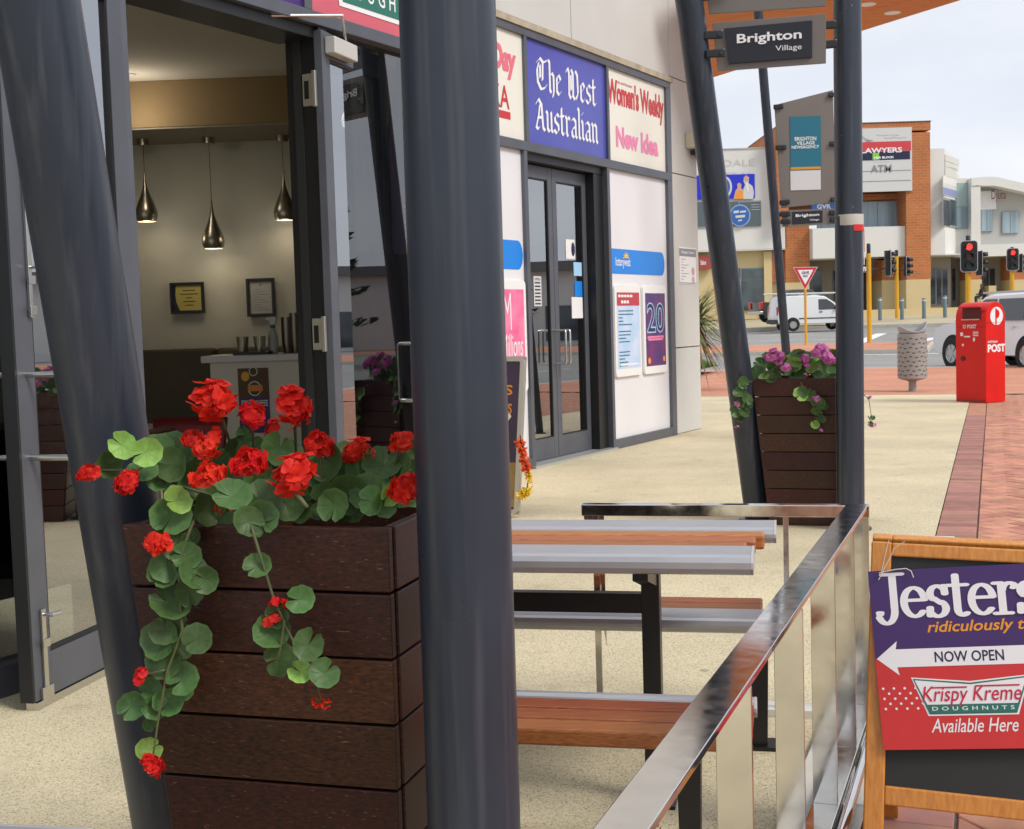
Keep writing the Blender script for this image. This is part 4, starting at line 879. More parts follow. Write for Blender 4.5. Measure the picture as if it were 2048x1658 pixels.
for px, py in ((1735, 8), (1785, 25)):
    r = ray(px, py); q = V((0, 0, EYE)) + r * ((ZC - EYE) / r.z); m = MB(); m.lathe([(.0, -.008), (.10, -.008), (.10, .0)], q, 20); m.done('downlight', m_ltr_white, t)
# ------------------------------------------------------------------ timber planters
def planter(lab, fl_, fr_, ztop, depth, bl_shift, nrow, gap=.0026):
    """fl_, fr_: front left/right top corners; left edge slopes in towards the foot"""
    fl_, fr_ = V(fl_), V(fr_); u = (fr_ - fl_); u.z = 0; wdt = u.length; u.normalize(); w_ = V((-u.y, u.x, 0)); 
    t = thing('timber_planter', lab, 'planter', (fl_.x, fl_.y, 0)); h = ztop / nrow
    P0 = V((fl_.x, fl_.y, 0))
    def xl(z): return bl_shift * (1 - z / ztop)
    th = .022
    for r in range(nrow):
        z0 = r * h + gap; z1 = (r + 1) * h - gap
        m = MB(); m.prism([P0 + u * xl(z0) + Zv * z0, P0 + u * (wdt - .002) + Zv * z0, P0 + u * (wdt - .002) + Zv * z1, P0 + u * xl(z1) + Zv * z1], w_ * th); m.done('plank', m_merbau, t, bevel=.0025)
        m = MB(); m.box(P0 + u * (wdt - th) + w_ * (th + .008) + Zv * z0, u * th, w_ * (depth - th - .008), Zv * (z1 - z0)); m.done('plank', m_merbau, t, bevel=.0025)
        m = MB(); m.prism([P0 + u * (xl(z0) + .10) + w_ * (depth) + Zv * z0, P0 + u * wdt + w_ * depth + Zv * z0, P0 + u * wdt + w_ * depth + Zv * z1, P0 + u * (xl(z1) + .10) + w_ * depth + Zv * z1], w_ * th); m.done('plank', m_merbau, t, bevel=.0025)
        m = MB(); q = [P0 + u * (xl(z0) + .004) + w_ * (th + .004) + Zv * z0, P0 + u * (xl(z0) + .11) + w_ * (depth - .004) + Zv * z0, P0 + u * (xl(z1) + .11) + w_ * (depth - .004) + Zv * z1, P0 + u * (xl(z1) + .004) + w_ * (th + .004) + Zv * z1]; m.prism(q, u * th); m.done('plank', m_merbau, t, bevel=.0025)
    m = MB(); m.box(P0 + u * (wdt - th - .03) + w_ * (th + .001) + Zv * 0, u * .028, w_ * .03, Zv * (ztop - .02)); m.box(P0 + u * (bl_shift + .05) + w_ * (th + .001), u * .03, w_ * .03, Zv * (ztop * .5)); m.done('corner_batten', m_merbau, t)
    m = MB(); m.prism([P0 + u * (xl(z) + .03) + w_ * (th + .012) + Zv * z for z in [ztop - .09]] + [P0 + u * (wdt - th - .012) + w_ * (th + .012) + Zv * (ztop - .09), P0 + u * (wdt - th - .012) + w_ * (depth - .01) + Zv * (ztop - .09), P0 + u * .16 + w_ * (depth - .01) + Zv * (ztop - .09)], Zv * -.05); m.done('soil', m_earth, t)
    return P0, u, w_, wdt
n_fl = at(243, 1036, 2.50); n_fr = at(777, 1040, 2.345); ZT = .985
NP0, NU, NW, NWD = planter('tall dark timber planter of red geraniums in the foreground', n_fl, n_fr, ZT, .46, .125, 8)
f_fl = at(1503, 757, 8.33); f_fr = at(1671, 757, 8.16)
FP0, FU, FWv, FWD = planter('tall dark timber planter of pink geraniums between the far posts', f_fl, f_fr, .945, .46, .10, 8)

# ------------------------------------------------------------------ geraniums
def leaf_mesh(seed, n=30):
    r = random.Random(seed); m = MB(); ph = r.random() * 6; cup = r.uniform(.05, .42); fold = r.uniform(-.25, .3); rings = [.0, .35, .7, .92, 1.0]; vs = []; notch = r.uniform(.08, .34)
    for j, q in enumerate(rings):
        for i in range(n + 1):
            t = -pi / 2 + notch * .5 + (2 * pi - notch) * i / n
            rad = 1 + .032 * cos(9 * t + ph) * (1 if q > .6 else .3) + .05 * sin(2 * t + ph)
            if i in (0, n): rad *= .80
            x = q * rad * cos(t); y = q * rad * sin(t) + .08
            z = cup * q * q * .9 + fold * abs(x) * .6 + (.016 * cos(9 * t + ph) + .02 * sin(5 * t + 2 * ph)) * q - .07 * sin(3 * t + ph) * q * q
            vs.append(V((x, y, z)))
    fs = [(j * (n + 1) + i, j * (n + 1) + i + 1, (j + 1) * (n + 1) + i + 1, (j + 1) * (n + 1) + i) for j in range(len(rings) - 1) for i in range(n)]
    m.add(vs, fs); me = m.mesh('leaf', True); 
    uv = me.uv_layers.new(name='UVMap')
    for li, lp in enumerate(me.loops): c = me.vertices[lp.vertex_index].co; uv.data[li].uv = (c.x * .5 + .5, c.y * .5 + .5)
    return me
def leaf_mat(name, col, vein, rim):
    m = bpy.data.materials.new(name); m.use_nodes = True; n = m.node_tree.nodes; l = m.node_tree.links.new; b = n['Principled BSDF']; b.inputs['Roughness'].default_value = .48; b.inputs['Specular IOR Level'].default_value = .35
    tc = n.new('ShaderNodeTexCoord'); s = n.new('ShaderNodeSeparateXYZ'); l(tc.outputs['Object'], s.inputs[0])
    def mth(op, a, b_=None):
        k = n.new('ShaderNodeMath'); k.operation = op
        for i, v in enumerate((a, b_)):
            if v is None: continue
            if isinstance(v, (int, float)): k.inputs[i].default_value = v
            else: l(v, k.inputs[i])
        return k.outputs[0]
    an = mth('ARCTAN2', s.outputs[0], mth('SUBTRACT', s.outputs[1], .08)); w = mth('ABSOLUTE', mth('SINE', mth('MULTIPLY', an, 3.5)))
    ln = n.new('ShaderNodeVectorMath'); ln.operation = 'LENGTH'; l(tc.outputs['Object'], ln.inputs[0])
    vn = n.new('ShaderNodeMapRange'); vn.inputs[1].default_value = .0; vn.inputs[2].default_value = .16; vn.inputs[3].default_value = 1; vn.inputs[4].default_value = 0; l(w, vn.inputs[0])
    fade = n.new('ShaderNodeMapRange'); fade.inputs[1].default_value = .95; fade.inputs[2].default_value = .2; l(ln.outputs['Value'], fade.inputs[0])
    vv = mth('MULTIPLY', vn.outputs[0], mth('MULTIPLY', fade.outputs[0], .75))
    zone = n.new('ShaderNodeMapRange'); zone.inputs[1].default_value = .85; zone.inputs[2].default_value = 1.05; l(ln.outputs['Value'], zone.inputs[0])
    nz = n.new('ShaderNodeTexNoise'); nz.inputs['Scale'].default_value = 2.4; nz.inputs['Detail'].default_value = 4; l(tc.outputs['Object'], nz.inputs['Vector'])
    m1 = n.new('ShaderNodeMix'); m1.data_type = 'RGBA'; l(nz.outputs[0], m1.inputs[0]); m1.inputs[6].default_value = (*[c * .62 for c in col], 1); m1.inputs[7].default_value = (*[min(1, c * 1.4) for c in col], 1)
    m2 = n.new('ShaderNodeMix'); m2.data_type = 'RGBA'; l(vv, m2.inputs[0]); l(m1.outputs[2], m2.inputs[6]); m2.inputs[7].default_value = (*vein, 1)
    m3 = n.new('ShaderNodeMix'); m3.data_type = 'RGBA'; l(mth('MULTIPLY', zone.outputs[0], .5), m3.inputs[0]); l(m2.outputs[2], m3.inputs[6]); m3.inputs[7].default_value = (*rim, 1)
    oi = n.new('ShaderNodeObjectInfo'); hs = n.new('ShaderNodeHueSaturation'); mr = n.new('ShaderNodeMapRange'); mr.inputs[3].default_value = .72; mr.inputs[4].default_value = 1.3; l(oi.outputs['Random'], mr.inputs[0]); l(mr.outputs[0], hs.inputs['Value'])
    mr5 = n.new('ShaderNodeMapRange'); mr5.inputs[3].default_value = .485; mr5.inputs[4].default_value = .515; l(oi.outputs['Random'], mr5.inputs[0]); l(mr5.outputs[0], hs.inputs['Hue']); l(m3.outputs[2], hs.inputs['Color']); l(hs.outputs[0], b.inputs['Base Color'])
    bp = n.new('ShaderNodeBump'); bp.inputs['Strength'].default_value = .3; bp.inputs['Distance'].default_value = .03; l(vv, bp.inputs['Height']); bp.invert = True; l(bp.outputs[0], b.inputs['Normal'])
    b.inputs['Subsurface Weight'].default_value = 0
    tr = n.new('ShaderNodeBsdfTranslucent'); l(hs.outputs[0], tr.inputs[0]); ms = n.new('ShaderNodeMixShader'); ms.inputs[0].default_value = .22; l(b.outputs[0], ms.inputs[1]); l(tr.outputs[0], ms.inputs[2]); l(ms.outputs[0], n['Material Output'].inputs[0])
    return m
m_leaf = leaf_mat('geranium_leaf', (.072, .145, .042), (.040, .085, .022), (.12, .21, .07))
m_leafb = leaf_mat('geranium_leaf_young', (.22, .36, .075), (.08, .14, .02), (.30, .46, .12))
LEAVES = [leaf_mesh(i) for i in range(7)]; LEAVESB = [me.copy() for me in LEAVES]
for me in LEAVES: me.materials.append(m_leaf)
for me in LEAVESB: me.materials.append(m_leafb)
def petal_mat(name, col, col2):
    m = M(name, col, .55, var=.3, vs=60, col2=col2, rnd=.06, spec=.25); n = m.node_tree.nodes; l = m.node_tree.links.new; b = n['Principled BSDF']
    tr = n.new('ShaderNodeBsdfTranslucent'); tr.inputs[0].default_value = (*col, 1); ms = n.new('ShaderNodeMixShader'); ms.inputs[0].default_value = .3
    l(b.outputs[0], ms.inputs[1]); l(tr.outputs[0], ms.inputs[2]); l(ms.outputs[0], n['Material Output'].inputs[0]); return m
m_pet = petal_mat('red_petal', (.88, .040, .020), (.50, .006, .010)); m_petp = petal_mat('pink_petal', (.78, .27, .58), (.55, .11, .38)); m_calyx = M('calyx', (.12, .20, .04), .6); m_stem = M('stem', (.09, .10, .035), .6, rnd=.2)
def floret(m, c, nrm, r, rg):
    nrm = nrm.normalized(); x = nrm.orthogonal().normalized(); y = nrm.cross(x); ph = rg.random() * 6
    for k in range(5):
        a = ph + k * 2 * pi / 5 + rg.uniform(-.15, .15); d = x * cos(a) + y * sin(a); s = nrm.cross(d); ru = r * rg.uniform(.85, 1.15); tw = rg.uniform(-.25, .25); wv = rg.uniform(-.2, .3)
        pts = []
        for t, wdt, hgt in ((.06, .08, .0), (.4, .33, .10), (.75, .50, .12), (1.0, .34, .0 + wv * .3)):
            for q in (-1, 0, 1): pts.append(c + d * (t * ru) + s * (q * wdt * ru * .95) + nrm * (ru * (hgt + .16 * abs(q) * t + tw * q * t * .5) + (.12 * ru if q == 0 and t == 1.0 else 0)))
        m.add(pts, [(i * 3 + j, i * 3 + j + 1, i * 3 + j + 4, i * 3 + j + 3) for i in range(3) for j in range(2)])
def head_mesh(seed, nf, mat):
    rg = random.Random(seed); m = MB(); g = pi * (3 - sqrt(5))
    for i in range(nf):
        z = 1 - 1.35 * (i + .5) / nf; rr = sqrt(max(0, 1 - z * z)); d = V((rr * cos(g * i), rr * sin(g * i), z)); d = (d + V((rg.gauss(0, .22), rg.gauss(0, .22), rg.gauss(0, .22)))).normalized()
        
        if rg.random() < .12: continue
        floret(m, d * rg.uniform(.34, .74), (d + V((rg.gauss(0, .3), rg.gauss(0, .3), rg.gauss(0, .3)))).normalized(), rg.uniform(.36, .60), rg)
    n0 = len(m.f)
    for i in range(nf):
        z = 1 - 1.35 * (i + .5) / nf; rr = sqrt(max(0, 1 - z * z)); d = V((rr * cos(g * i), rr * sin(g * i), z)); m.tube([V((0, 0, -.35)), d * .5], [.03, .05], 4, cap=False, mi=1)
    me = m.mesh('flower', True); me.materials.append(mat); me.materials.append(m_calyx); return me
HEADS = [head_mesh(i, nf, m_pet) for i, nf in enumerate((24, 20, 17, 13))]; HEADSP = [head_mesh(i + 10, nf, m_petp) for i, nf in enumerate((18, 14, 10, 7))]
BUDS = [head_mesh(i + 20, 5, m_pet) for i in range(2)]; BUDSP = [head_mesh(i + 30, 4, m_petp) for i in range(2)]
def place(me, name, p, r, parent, ax, spin, squash=1.0):
    o = bpy.data.objects.new(name, me); COL.objects.link(o); o.parent = parent
    z = V(ax).normalized(); x = z.orthogonal().normalized(); y = z.cross(x); c, s = cos(spin), sin(spin); X = x * c + y * s; Y = z.cross(X)
    R_ = Matrix(((X.x, Y.x, z.x), (X.y, Y.y, z.y), (X.z, Y.z, z.z))); o.rotation_euler = R_.to_euler(); o.location = V(p) - ROOTLOC[parent.name]; o.scale = (r, r, r * squash); return o
def plant(lab, root, leaves, heads, stems, bright, S, LM, LB, HM, BM, seed, px2m):
    t = thing('geranium_plant', lab, 'plant', root); rg = random.Random(seed); V0 = V((0, 0, EYE))
    sm = MB()
    for (x, y, r, Y) in leaves:
        p = at(x, y, Y); R_ = r * Y / FPX; toc = (V0 - p).normalized()
        k_ = .55 if y > 1080 else 1; ax = (toc + V((rg.gauss(0, .42 * k_), rg.gauss(0, .2), .30 * k_ + rg.gauss(0, .36 * k_)))).normalized(); me = rg.choice(LB if (x, y) in bright else LM)
        place(me, 'leaf', p, R_ * 1.07, t, ax, rg.random() * 6.28)
        q = p - toc * R_ * rg.uniform(.8, 1.5) + V((rg.gauss(0, .3), 0, rg.uniform(.1, .6))) * R_; sm.tube([p - toc * .001, (p + q) / 2 - toc * .004, q], .0015, 5, cap=False)
    for (x, y, r, Y) in heads:
        p = at(x, y, Y); R_ = r * Y / FPX; toc = (V0 - p).normalized()
        ax = (toc * .55 + V((rg.gauss(0, .3), 0, .8 + rg.gauss(0, .25)))).normalized()
        small = r < (26 if px2m > 500 else 9)
        place((rg.choice(HM[2:]) if small else rg.choice(HM[:2])) if r > (20 if px2m > 500 else 6) else rg.choice(BM), 'flower_head', p, R_ * .98, t, ax, rg.random() * 6.28, .92).scale = (R_ * rg.uniform(.98, 1.22), R_ * rg.uniform(.98, 1.22), R_ * rg.uniform(.72, .95))
    for st_ in stems:
        pts = [at(x, y, Y) for x, y, Y in st_[0]]; pp = []
        for i in range(len(pts) - 1):
            for k in range(4): pp.append(pts[i].lerp(pts[i + 1], k / 4))
        pp.append(pts[-1]); s1_ = MB(); s1_.tube(pp, [st_[1] * (1 - .5 * i / len(pp)) for i in range(len(pp))], 6); s1_.done('stem', m_stem, t, smooth=True)
    sm.done('leaf_stalks', m_stem, t, smooth=True, kind='stuff'); return t
YF = 2.40
def yy(x): return 2.47 - .17 * (x - 243) / 534     # depth of the front planks
LV = [(243, 890, 27, 2.46), (290, 905, 29, 2.44), (350, 1003, 28, 2.40), (212, 930, 27, 2.47), (283, 945, 30, 2.47), (320, 905, 34, 2.52), (347, 905, 42, 2.55), (395, 925, 36, 2.58), (345, 930, 34, 2.49), (340, 1038, 38, 2.41), (408, 1022, 32, 2.44), (462, 993, 36, 2.37), (521, 1000, 42, 2.38), (520, 1042, 36, 2.37), (498, 1045, 30, 2.35), (380, 965, 38, 2.52), (430, 925, 32, 2.6), (455, 965, 28, 2.45), (480, 890, 26, 2.62), (505, 905, 28, 2.6), (560, 893, 32, 2.5), (662, 925, 38, 2.5), (640, 960, 34, 2.52), (700, 930, 28, 2.6), (690, 985, 40, 2.43), (735, 985, 38, 2.42), (720, 950, 34, 2.5), (768, 930, 38, 2.5), (800, 935, 30, 2.48), (605, 1000, 40, 2.47), (645, 1002, 36, 2.45), (745, 1002, 30, 2.38), (668, 1012, 32, 2.4), (445, 1030, 26, 2.5), (535, 965, 34, 2.5), (800, 1000, 30, 2.42), (570, 1008, 34, 2.46), (322, 958, 26, 2.5), (825, 945, 26, 2.5), (770, 1005, 26, 2.37), (778, 990, 21, 2.36), (700, 1015, 32, 2.44), (720, 1010, 30, 2.48), (540, 915, 28, 2.62), (585, 900, 22, 2.62), (620, 925, 26, 2.62), (690, 905, 22, 2.64), (830, 905, 24, 2.55), (410, 985, 26, 2.55), (590, 985, 24, 2.55), (645, 1030, 24, 2.5), (700, 1035, 20, 2.45), (492, 870, 20, 2.6),
  (335, 1128, 34, 0), (322, 1150, 28, 0), (372, 1112, 28, 0), (388, 1148, 34, 0), (410, 1158, 26, 0), (355, 1090, 28, 0), (338, 1206, 40, 0), (378, 1185, 28, 0), (328, 1282, 42, 0), (330, 1258, 30, 0), (392, 1279, 31, 0), (328, 1322, 34, 0), (362, 1362, 32, 0), (262, 1414, 28, 0), (308, 1412, 26, 0), (334, 1408, 28, 0), (300, 1380, 22, 0), (298, 1500, 25, 0), (300, 1450, 14, 0),
  (513, 1133, 26, 0), (596, 1200, 28, 0), (542, 1262, 36, 0), (552, 1232, 24, 0), (618, 1288, 31, 0), (556, 1318, 33, 0), (598, 1343, 23, 0), (650, 1345, 30, 0)]
LV = [(x, y, r, Y if Y else yy(x) - .035 - .02 * ((x * 7 + y) % 5) / 5) for x, y, r, Y in LV]
rfl = random.Random(31)
LV += [(rfl.uniform(345, 830), rfl.uniform(905, 1012), rfl.uniform(18, 32), rfl.uniform(2.5, 2.7)) for _ in range(46)] + [(rfl.uniform(318, 400), rfl.uniform(1060, 1400), rfl.uniform(16, 26), rfl.uniform(2.415, 2.44)) for _ in range(16)]
BR = {(243, 890), (290, 905), (350, 1003), (598, 1343), (778, 990), (298, 1500), (328, 1258)}
HD = [(423, 797, 50, 2.52), (583, 812, 48, 2.54), (505, 832, 32, 2.52), (548, 860, 24, 2.58), (386, 880, 24, 2.52), (428, 888, 32, 2.5), (410, 897, 24, 2.48), (416, 955, 38, 2.40), (497, 928, 38, 2.42), (586, 946, 54, 2.37), (637, 892, 34, 2.48), (710, 898, 30, 2.5), (735, 905, 20, 2.48), (806, 884, 26, 2.48), (812, 975, 34, 2.34), (178, 948, 24, 2.45), (254, 962, 30, 2.42), (318, 1087, 29, 2.37), (283, 1352, 21, 2.37), (303, 1532, 28, 2.36), (446, 1016, 20, 2.45), (556, 1210, 21, 2.33), (549, 1240, 22, 2.33), (636, 1403, 17, 2.31), (652, 1408, 14, 2.31), (530, 905, 20, 2.6), (790, 905, 18, 2.52)]
STM = [([(440, 820, 2.52), (452, 860, 2.54), (465, 900, 2.58), (480, 1010, 2.6)], .0035), ([(590, 850, 2.54), (592, 900, 2.58), (600, 1010, 2.6)], .0035), ([(505, 855, 2.52), (507, 900, 2.56), (515, 1010, 2.58)], .003), ([(490, 1010, 2.42), (505, 1060, 2.34), (520, 1110, 2.33), (545, 1190, 2.33), (575, 1260, 2.32), (600, 1310, 2.315), (636, 1375, 2.31), (644, 1402, 2.31)], .0035), ([(570, 1240, 2.32), (562, 1290, 2.32), (556, 1320, 2.32)], .0025),
  ([(400, 1010, 2.45), (380, 1060, 2.40), (362, 1110, 2.39), (358, 1180, 2.39), (365, 1260, 2.385), (335, 1340, 2.38), (318, 1430, 2.375), (305, 1520, 2.37)], .004), ([(330, 1340, 2.38), (285, 1350, 2.38)], .0025), ([(450, 1000, 2.5), (340, 965, 2.5), (270, 940, 2.47), (190, 940, 2.46)], .0035), ([(290, 930, 2.46), (255, 955, 2.44)], .0025), ([(700, 900, 2.5), (690, 1020, 2.55)], .003), ([(800, 890, 2.48), (770, 1020, 2.52)], .003), ([(640, 900, 2.48), (650, 1020, 2.5)], .003), ([(720, 1000, 2.45), (735, 950, 2.45)], .0025), ([(590, 985, 2.36), (615, 1015, 2.35)], .006)]
plant('red flowering geranium spilling over the foreground planter', (NP0 + NU * .3 + NW * .2 + Zv * .9), LV, HD, STM, BR, 1, LEAVES, LEAVESB, HEADS, BUDS, 4, 1000)
yf = 8.28
LF = []
rgf = random.Random(9)
for k in range(64):
    x = 1510 + rgf.random() * 162; y = 712 + rgf.random() * 45 + (18 if x < 1530 else 0) * rgf.random(); LF.append((x, y, 9 + rgf.random() * 7, yf + .02 + rgf.random() * .36))
LT = [(1486, 765, 12, 0), (1477, 785, 11, 0), (1483, 780, 10, 0), (1492, 800, 12, 0), (1480, 810, 10, 0), (1470, 823, 12, 0), (1488, 826, 12, 0), (1478, 838, 9, 0), (1497, 812, 9, 0), (1600, 790, 14, 0), (1608, 783, 11, 0), (1620, 788, 12, 0), (1633, 800, 11, 0), (1640, 808, 11, 0), (1635, 822, 11, 0), (1646, 815, 9, 0), (1640, 838, 10, 0), (1630, 850, 9, 0), (1745, 835, 5, 0), (1740, 848, 5, 0)]
LF += [(x, y, r, 8.13 if x > 1500 and x < 1700 else (8.25 if x < 1600 else 8.2)) for x, y, r, _ in LT]
BRF = {(1600, 790), (1630, 850)} | set((l[0], l[1]) for l in LF[:64:9])
HF = [(1537, 716, 11, yf), (1548, 708, 13, yf), (1562, 712, 11, yf), (1573, 735, 11, yf - .05), (1556, 722, 9, yf), (1610, 717, 11, yf), (1632, 706, 12, yf), (1643, 698, 13, yf + .1), (1655, 716, 14, yf), (1664, 720, 9, yf), (1612, 730, 8, yf), (1609, 748, 6, yf - .05), (1594, 725, 6, yf + .1), (1474, 808, 7, 8.22), (1473, 853, 6, 8.22), (1633, 798, 8, 8.1), (1642, 861, 5, 8.1), (1741, 795, 6, 8.2), (1745, 850, 7, 8.2)]
SF = [([(1602, 765, 8.2), (1606, 778, 8.13), (1622, 805, 8.13), (1636, 830, 8.13), (1641, 860, 8.13)], .004), ([(1505, 762, 8.3), (1486, 770, 8.25), (1484, 800, 8.25), (1474, 850, 8.23)], .004), ([(1700, 760, 8.35), (1738, 800, 8.25), (1745, 850, 8.22)], .003), ([(1736, 832, 8.24), (1746, 852, 8.22)], .003)]
plant('pink flowering geranium in the planter between the far posts', (FP0 + FU * .3 + FWv * .2 + Zv * .85), LF, HF, SF, BRF, 1, LEAVES, LEAVESB, HEADSP, BUDSP, 6, 100)
# ------------------------------------------------------------------ steel balustrade
RZ = .72
t = thing('steel_balustrade', 'low polished steel balustrade wrapping the outdoor table', 'railing', st(-.095, 2.8))
RW = .088; ra = -.095; cb = 4.335
def sp(a, b, z): return st(a, b, z)
# near run, mitred at the corner
fa = E1 * -1
far_dir = (gnd(1145, 1006, RZ) - gnd(1715, 1008, RZ)); far_dir.z = 0; far_len = far_dir.length; far_dir.normalize()
co = gnd(1738, 1007, RZ); ci = gnd(1690, 1011, RZ)        # outer and inner corner
ne_o = gnd(1298, 1658, RZ); ne_i = gnd(1186, 1655, RZ)
do = (ne_o - co).normalized(); di = (ne_i - ci).normalized(); dn = ((do + di) / 2).normalized()
fo = co + far_dir * (far_len + .02); fi = ci + far_dir * (far_len - .05)
m = MB(); m.prism([co, ci, ci + di * 3.6, co + do * 3.6], V((0, 0, -.014))); m.done('handrail', m_steel, t, bevel=.002)
pf = -V((far_dir.y, -far_dir.x, 0)); 
if (ci - co).dot(pf) < 0: pf = -pf
m = MB(); m.box(co + far_dir * .0005 + V((0, 0, -.04)), far_dir * (far_len), pf * .045, V((0, 0, .0392))); m.done('handrail', m_steel, t, bevel=.002)
side = (ci - co); side -= dn * side.dot(dn); sw = side.length; side.normalize()
def flat_post(p, wdt, z0=.05):
    m = MB(); m.box(p + V((0, 0, z0 - RZ)), side * wdt, dn * .010, V((0, 0, RZ - .015 - z0))); m.done('flat_post', m_steel, t, bevel=.001)
for q in (.0, .45, .93, 1.52, 2.15, 2.8, 3.3):
    flat_post(co + dn * (q + .012), sw * .9)
# far run posts
for q, wdt in ((.26, .018), (.90, .022)):
    p = co + far_dir * q + pf * .012; m = MB(); m.box(p + V((0, 0, .0 - RZ)), far_dir * wdt, pf * .012, V((0, 0, RZ - .041))); m.done('flat_post', m_steel, t, bevel=.001)
q = co + far_dir * (far_len); m = MB(); m.prism([q + V((0, 0, -.041)), q - far_dir * .07 + V((0, 0, -.041)), q - far_dir * .07 + V((0, 0, -.50))], pf * .010); m.done('end_gusset', m_steel, t)
# bottom rails and kerb
m = MB(); b0 = co - side * .004; m.box(b0 + V((0, 0, .05 - RZ)), dn * 3.6, side * (sw * .98), V((0, 0, -.02))); m.done('bottom_rail', m_steel, t, bevel=.002)
m = MB(); m.tube([co - side * .03 + V((0, 0, .06 - RZ)), co - side * .03 + dn * 3.6 + V((0, 0, .06 - RZ))], .018, 12); m.done('outer_tube', m_steel, t, auto=50)
m = MB(); m.box(V((co.x, co.y, .001)) - dn * .05 - side * .06, dn * 3.7, side * .2, V((0, 0, .024))); m.box(V((co.x, co.y, .001)) - side * (-.12) - dn * .05, far_dir * .45, pf * -.0 + V((0, 0, .0)) + dn * .10, V((0, 0, .0235))); m.done('kerb_slab', M('white_stone', (.66, .64, .58), .6, var=.08, vs=6), t)

# ------------------------------------------------------------------ picnic tables
TA = radians(12)
def picnic(lab, C, rz):
    """local: x along the table (0 = right end, negative to the left), y away, z up"""
    t = thing('picnic_table', lab, 'picnic table', C, group='picnic tables with aluminium and timber slats', rz=rz, local=True)
    Ln = 1.24
    def alu(x0, x1, y0, y1, z, th=.045, nose=0):
        m = MB(); r = .018
        prof = [(y0, z - th + r), (y0 + r * .3, z - th + r * .3), (y0 + r, z - th), (y1 - r, z - th), (y1 - r * .3, z - th + r * .3), (y1, z - th + r), (y1, z - r), (y1 - r * .3, z - r * .3), (y1 - r, z)]
        k = 10
        for i in range(k):       # ribbed top
            yb = y1 - r - (y1 - y0 - 2 * r) * (i + .15) / k; yc = y1 - r - (y1 - y0 - 2 * r) * (i + .85) / k; prof += [(yb, z), (yb - .0004, z - .0007), (yc + .0004, z - .0007), (yc, z)]
        prof += [(y0 + r, z), (y0 + r * .3, z - r * .3), (y0, z - r)]
        m.prism([V((x0, y, zz)) for y, zz in prof], V((x1 - x0, 0, 0))); o = m.done('aluminium_plank', m_alu, t)
        m = MB(); pr = [(y0, z - th + r), (y0 + r, z - th), (y1 - r, z - th), (y1, z - th + r), (y1, z - r), (y1 - r, z + .0005), (y0 + r, z + .0005), (y0, z - r)]
        m.prism([V((x1 + .0005, y, zz)) for y, zz in pr], V((.006, 0, 0))); m.done('end_cap', M('cap_grey', (.5, .49, .48), .5), o)
    def slat(x0, x1, y0, y1, z, th=.04):
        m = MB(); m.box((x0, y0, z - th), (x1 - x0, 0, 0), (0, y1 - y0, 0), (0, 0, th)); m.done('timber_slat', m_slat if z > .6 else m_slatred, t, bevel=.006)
    # top: near plank, three slats, far plank
    alu(-Ln, .022, -.30, -.135, .75, .052); alu(-Ln, .075, .135, .30, .75, .046)
    for k in range(3): y0 = -.127 + k * .0865; slat(-Ln, .006 + k * .022, y0, y0 + .077, .744)
    # benches: aluminium inside, slats outside
    alu(-Ln, .03, -.50, -.448, .44); 
    for k in range(3): slat(-Ln, .03, -.583 - k * .083, -.508 - k * .083, .436)
    alu(-Ln, .03, .33, .50, .44)
    for k in range(2): slat(-Ln, .03, .507 + k * .083, .585 + k * .083, .436)
    for x in (-.26, -1.02):
        m = MB(); m.box((x - .025, -.03, 0), (.05, 0, 0), (0, .06, 0), (0, 0, .69)); m.done('table_leg', m_blacksteel, t, bevel=.003)
        m = MB(); m.prism([V((x - .02, -.26, .692)), V((x - .02, .26, .692)), V((x - .02, .26, .675)), V((x - .02, .05, .62)), V((x - .02, -.05, .62)), V((x - .02, -.26, .675))], V((.04, 0, 0))); m.done('top_bracket', m_blacksteel, t)
        m = MB(); m.box((x - .06, -.07, .0), (.12, 0, 0), (0, .14, 0), (0, 0, .010)); m.done('foot_plate', m_blacksteel, t)
    for y, xs in ((-.56, (-.12, -1.05)), (.50, (.02, -1.05))):
        for x in xs:
            m = MB(); m.prism([V((x - .022, y - .03, .0)), V((x + .022, y - .03, .0)), V((x + .03, y - .03, .395)), V((x - .03, y - .03, .395))], V((0, .06, 0))); o = m.done('bench_leg', m_blacksteel, t, bevel=.003)
            m = MB(); m.box((x - .06, y - .05, 0), (.12, 0, 0), (0, .10, 0), (0, 0, .012)); m.done('foot', m_blacksteel, o)
    m = MB(); m.box((-1.0, -.02, .535), (.72, 0, 0), (0, .04, 0), (0, 0, .055)); m.done('stretcher', m_blacksteel, t, bevel=.002)
    return t
tc0 = gnd(1483, 1112, .75); w2 = V((sin(TA), cos(TA), 0)); C1 = tc0 + w2 * .30; C1.z = 0
pt1 = picnic('aluminium and timber picnic table inside the steel balustrade', C1, -TA)
pt2 = copy_tree(pt1); pt2['label'] = 'picnic table mostly out of frame, grey plank edge at bottom left'
k2 = gnd(190, 1645, .75); ang2 = radians(11); w3 = V((sin(ang2), cos(ang2), 0)); u3 = V((cos(ang2), -sin(ang2), 0)); pt2.location = k2 - w3 * .30 - u3 * .075; pt2.location.z = 0; pt2.rotation_euler.z = -ang2

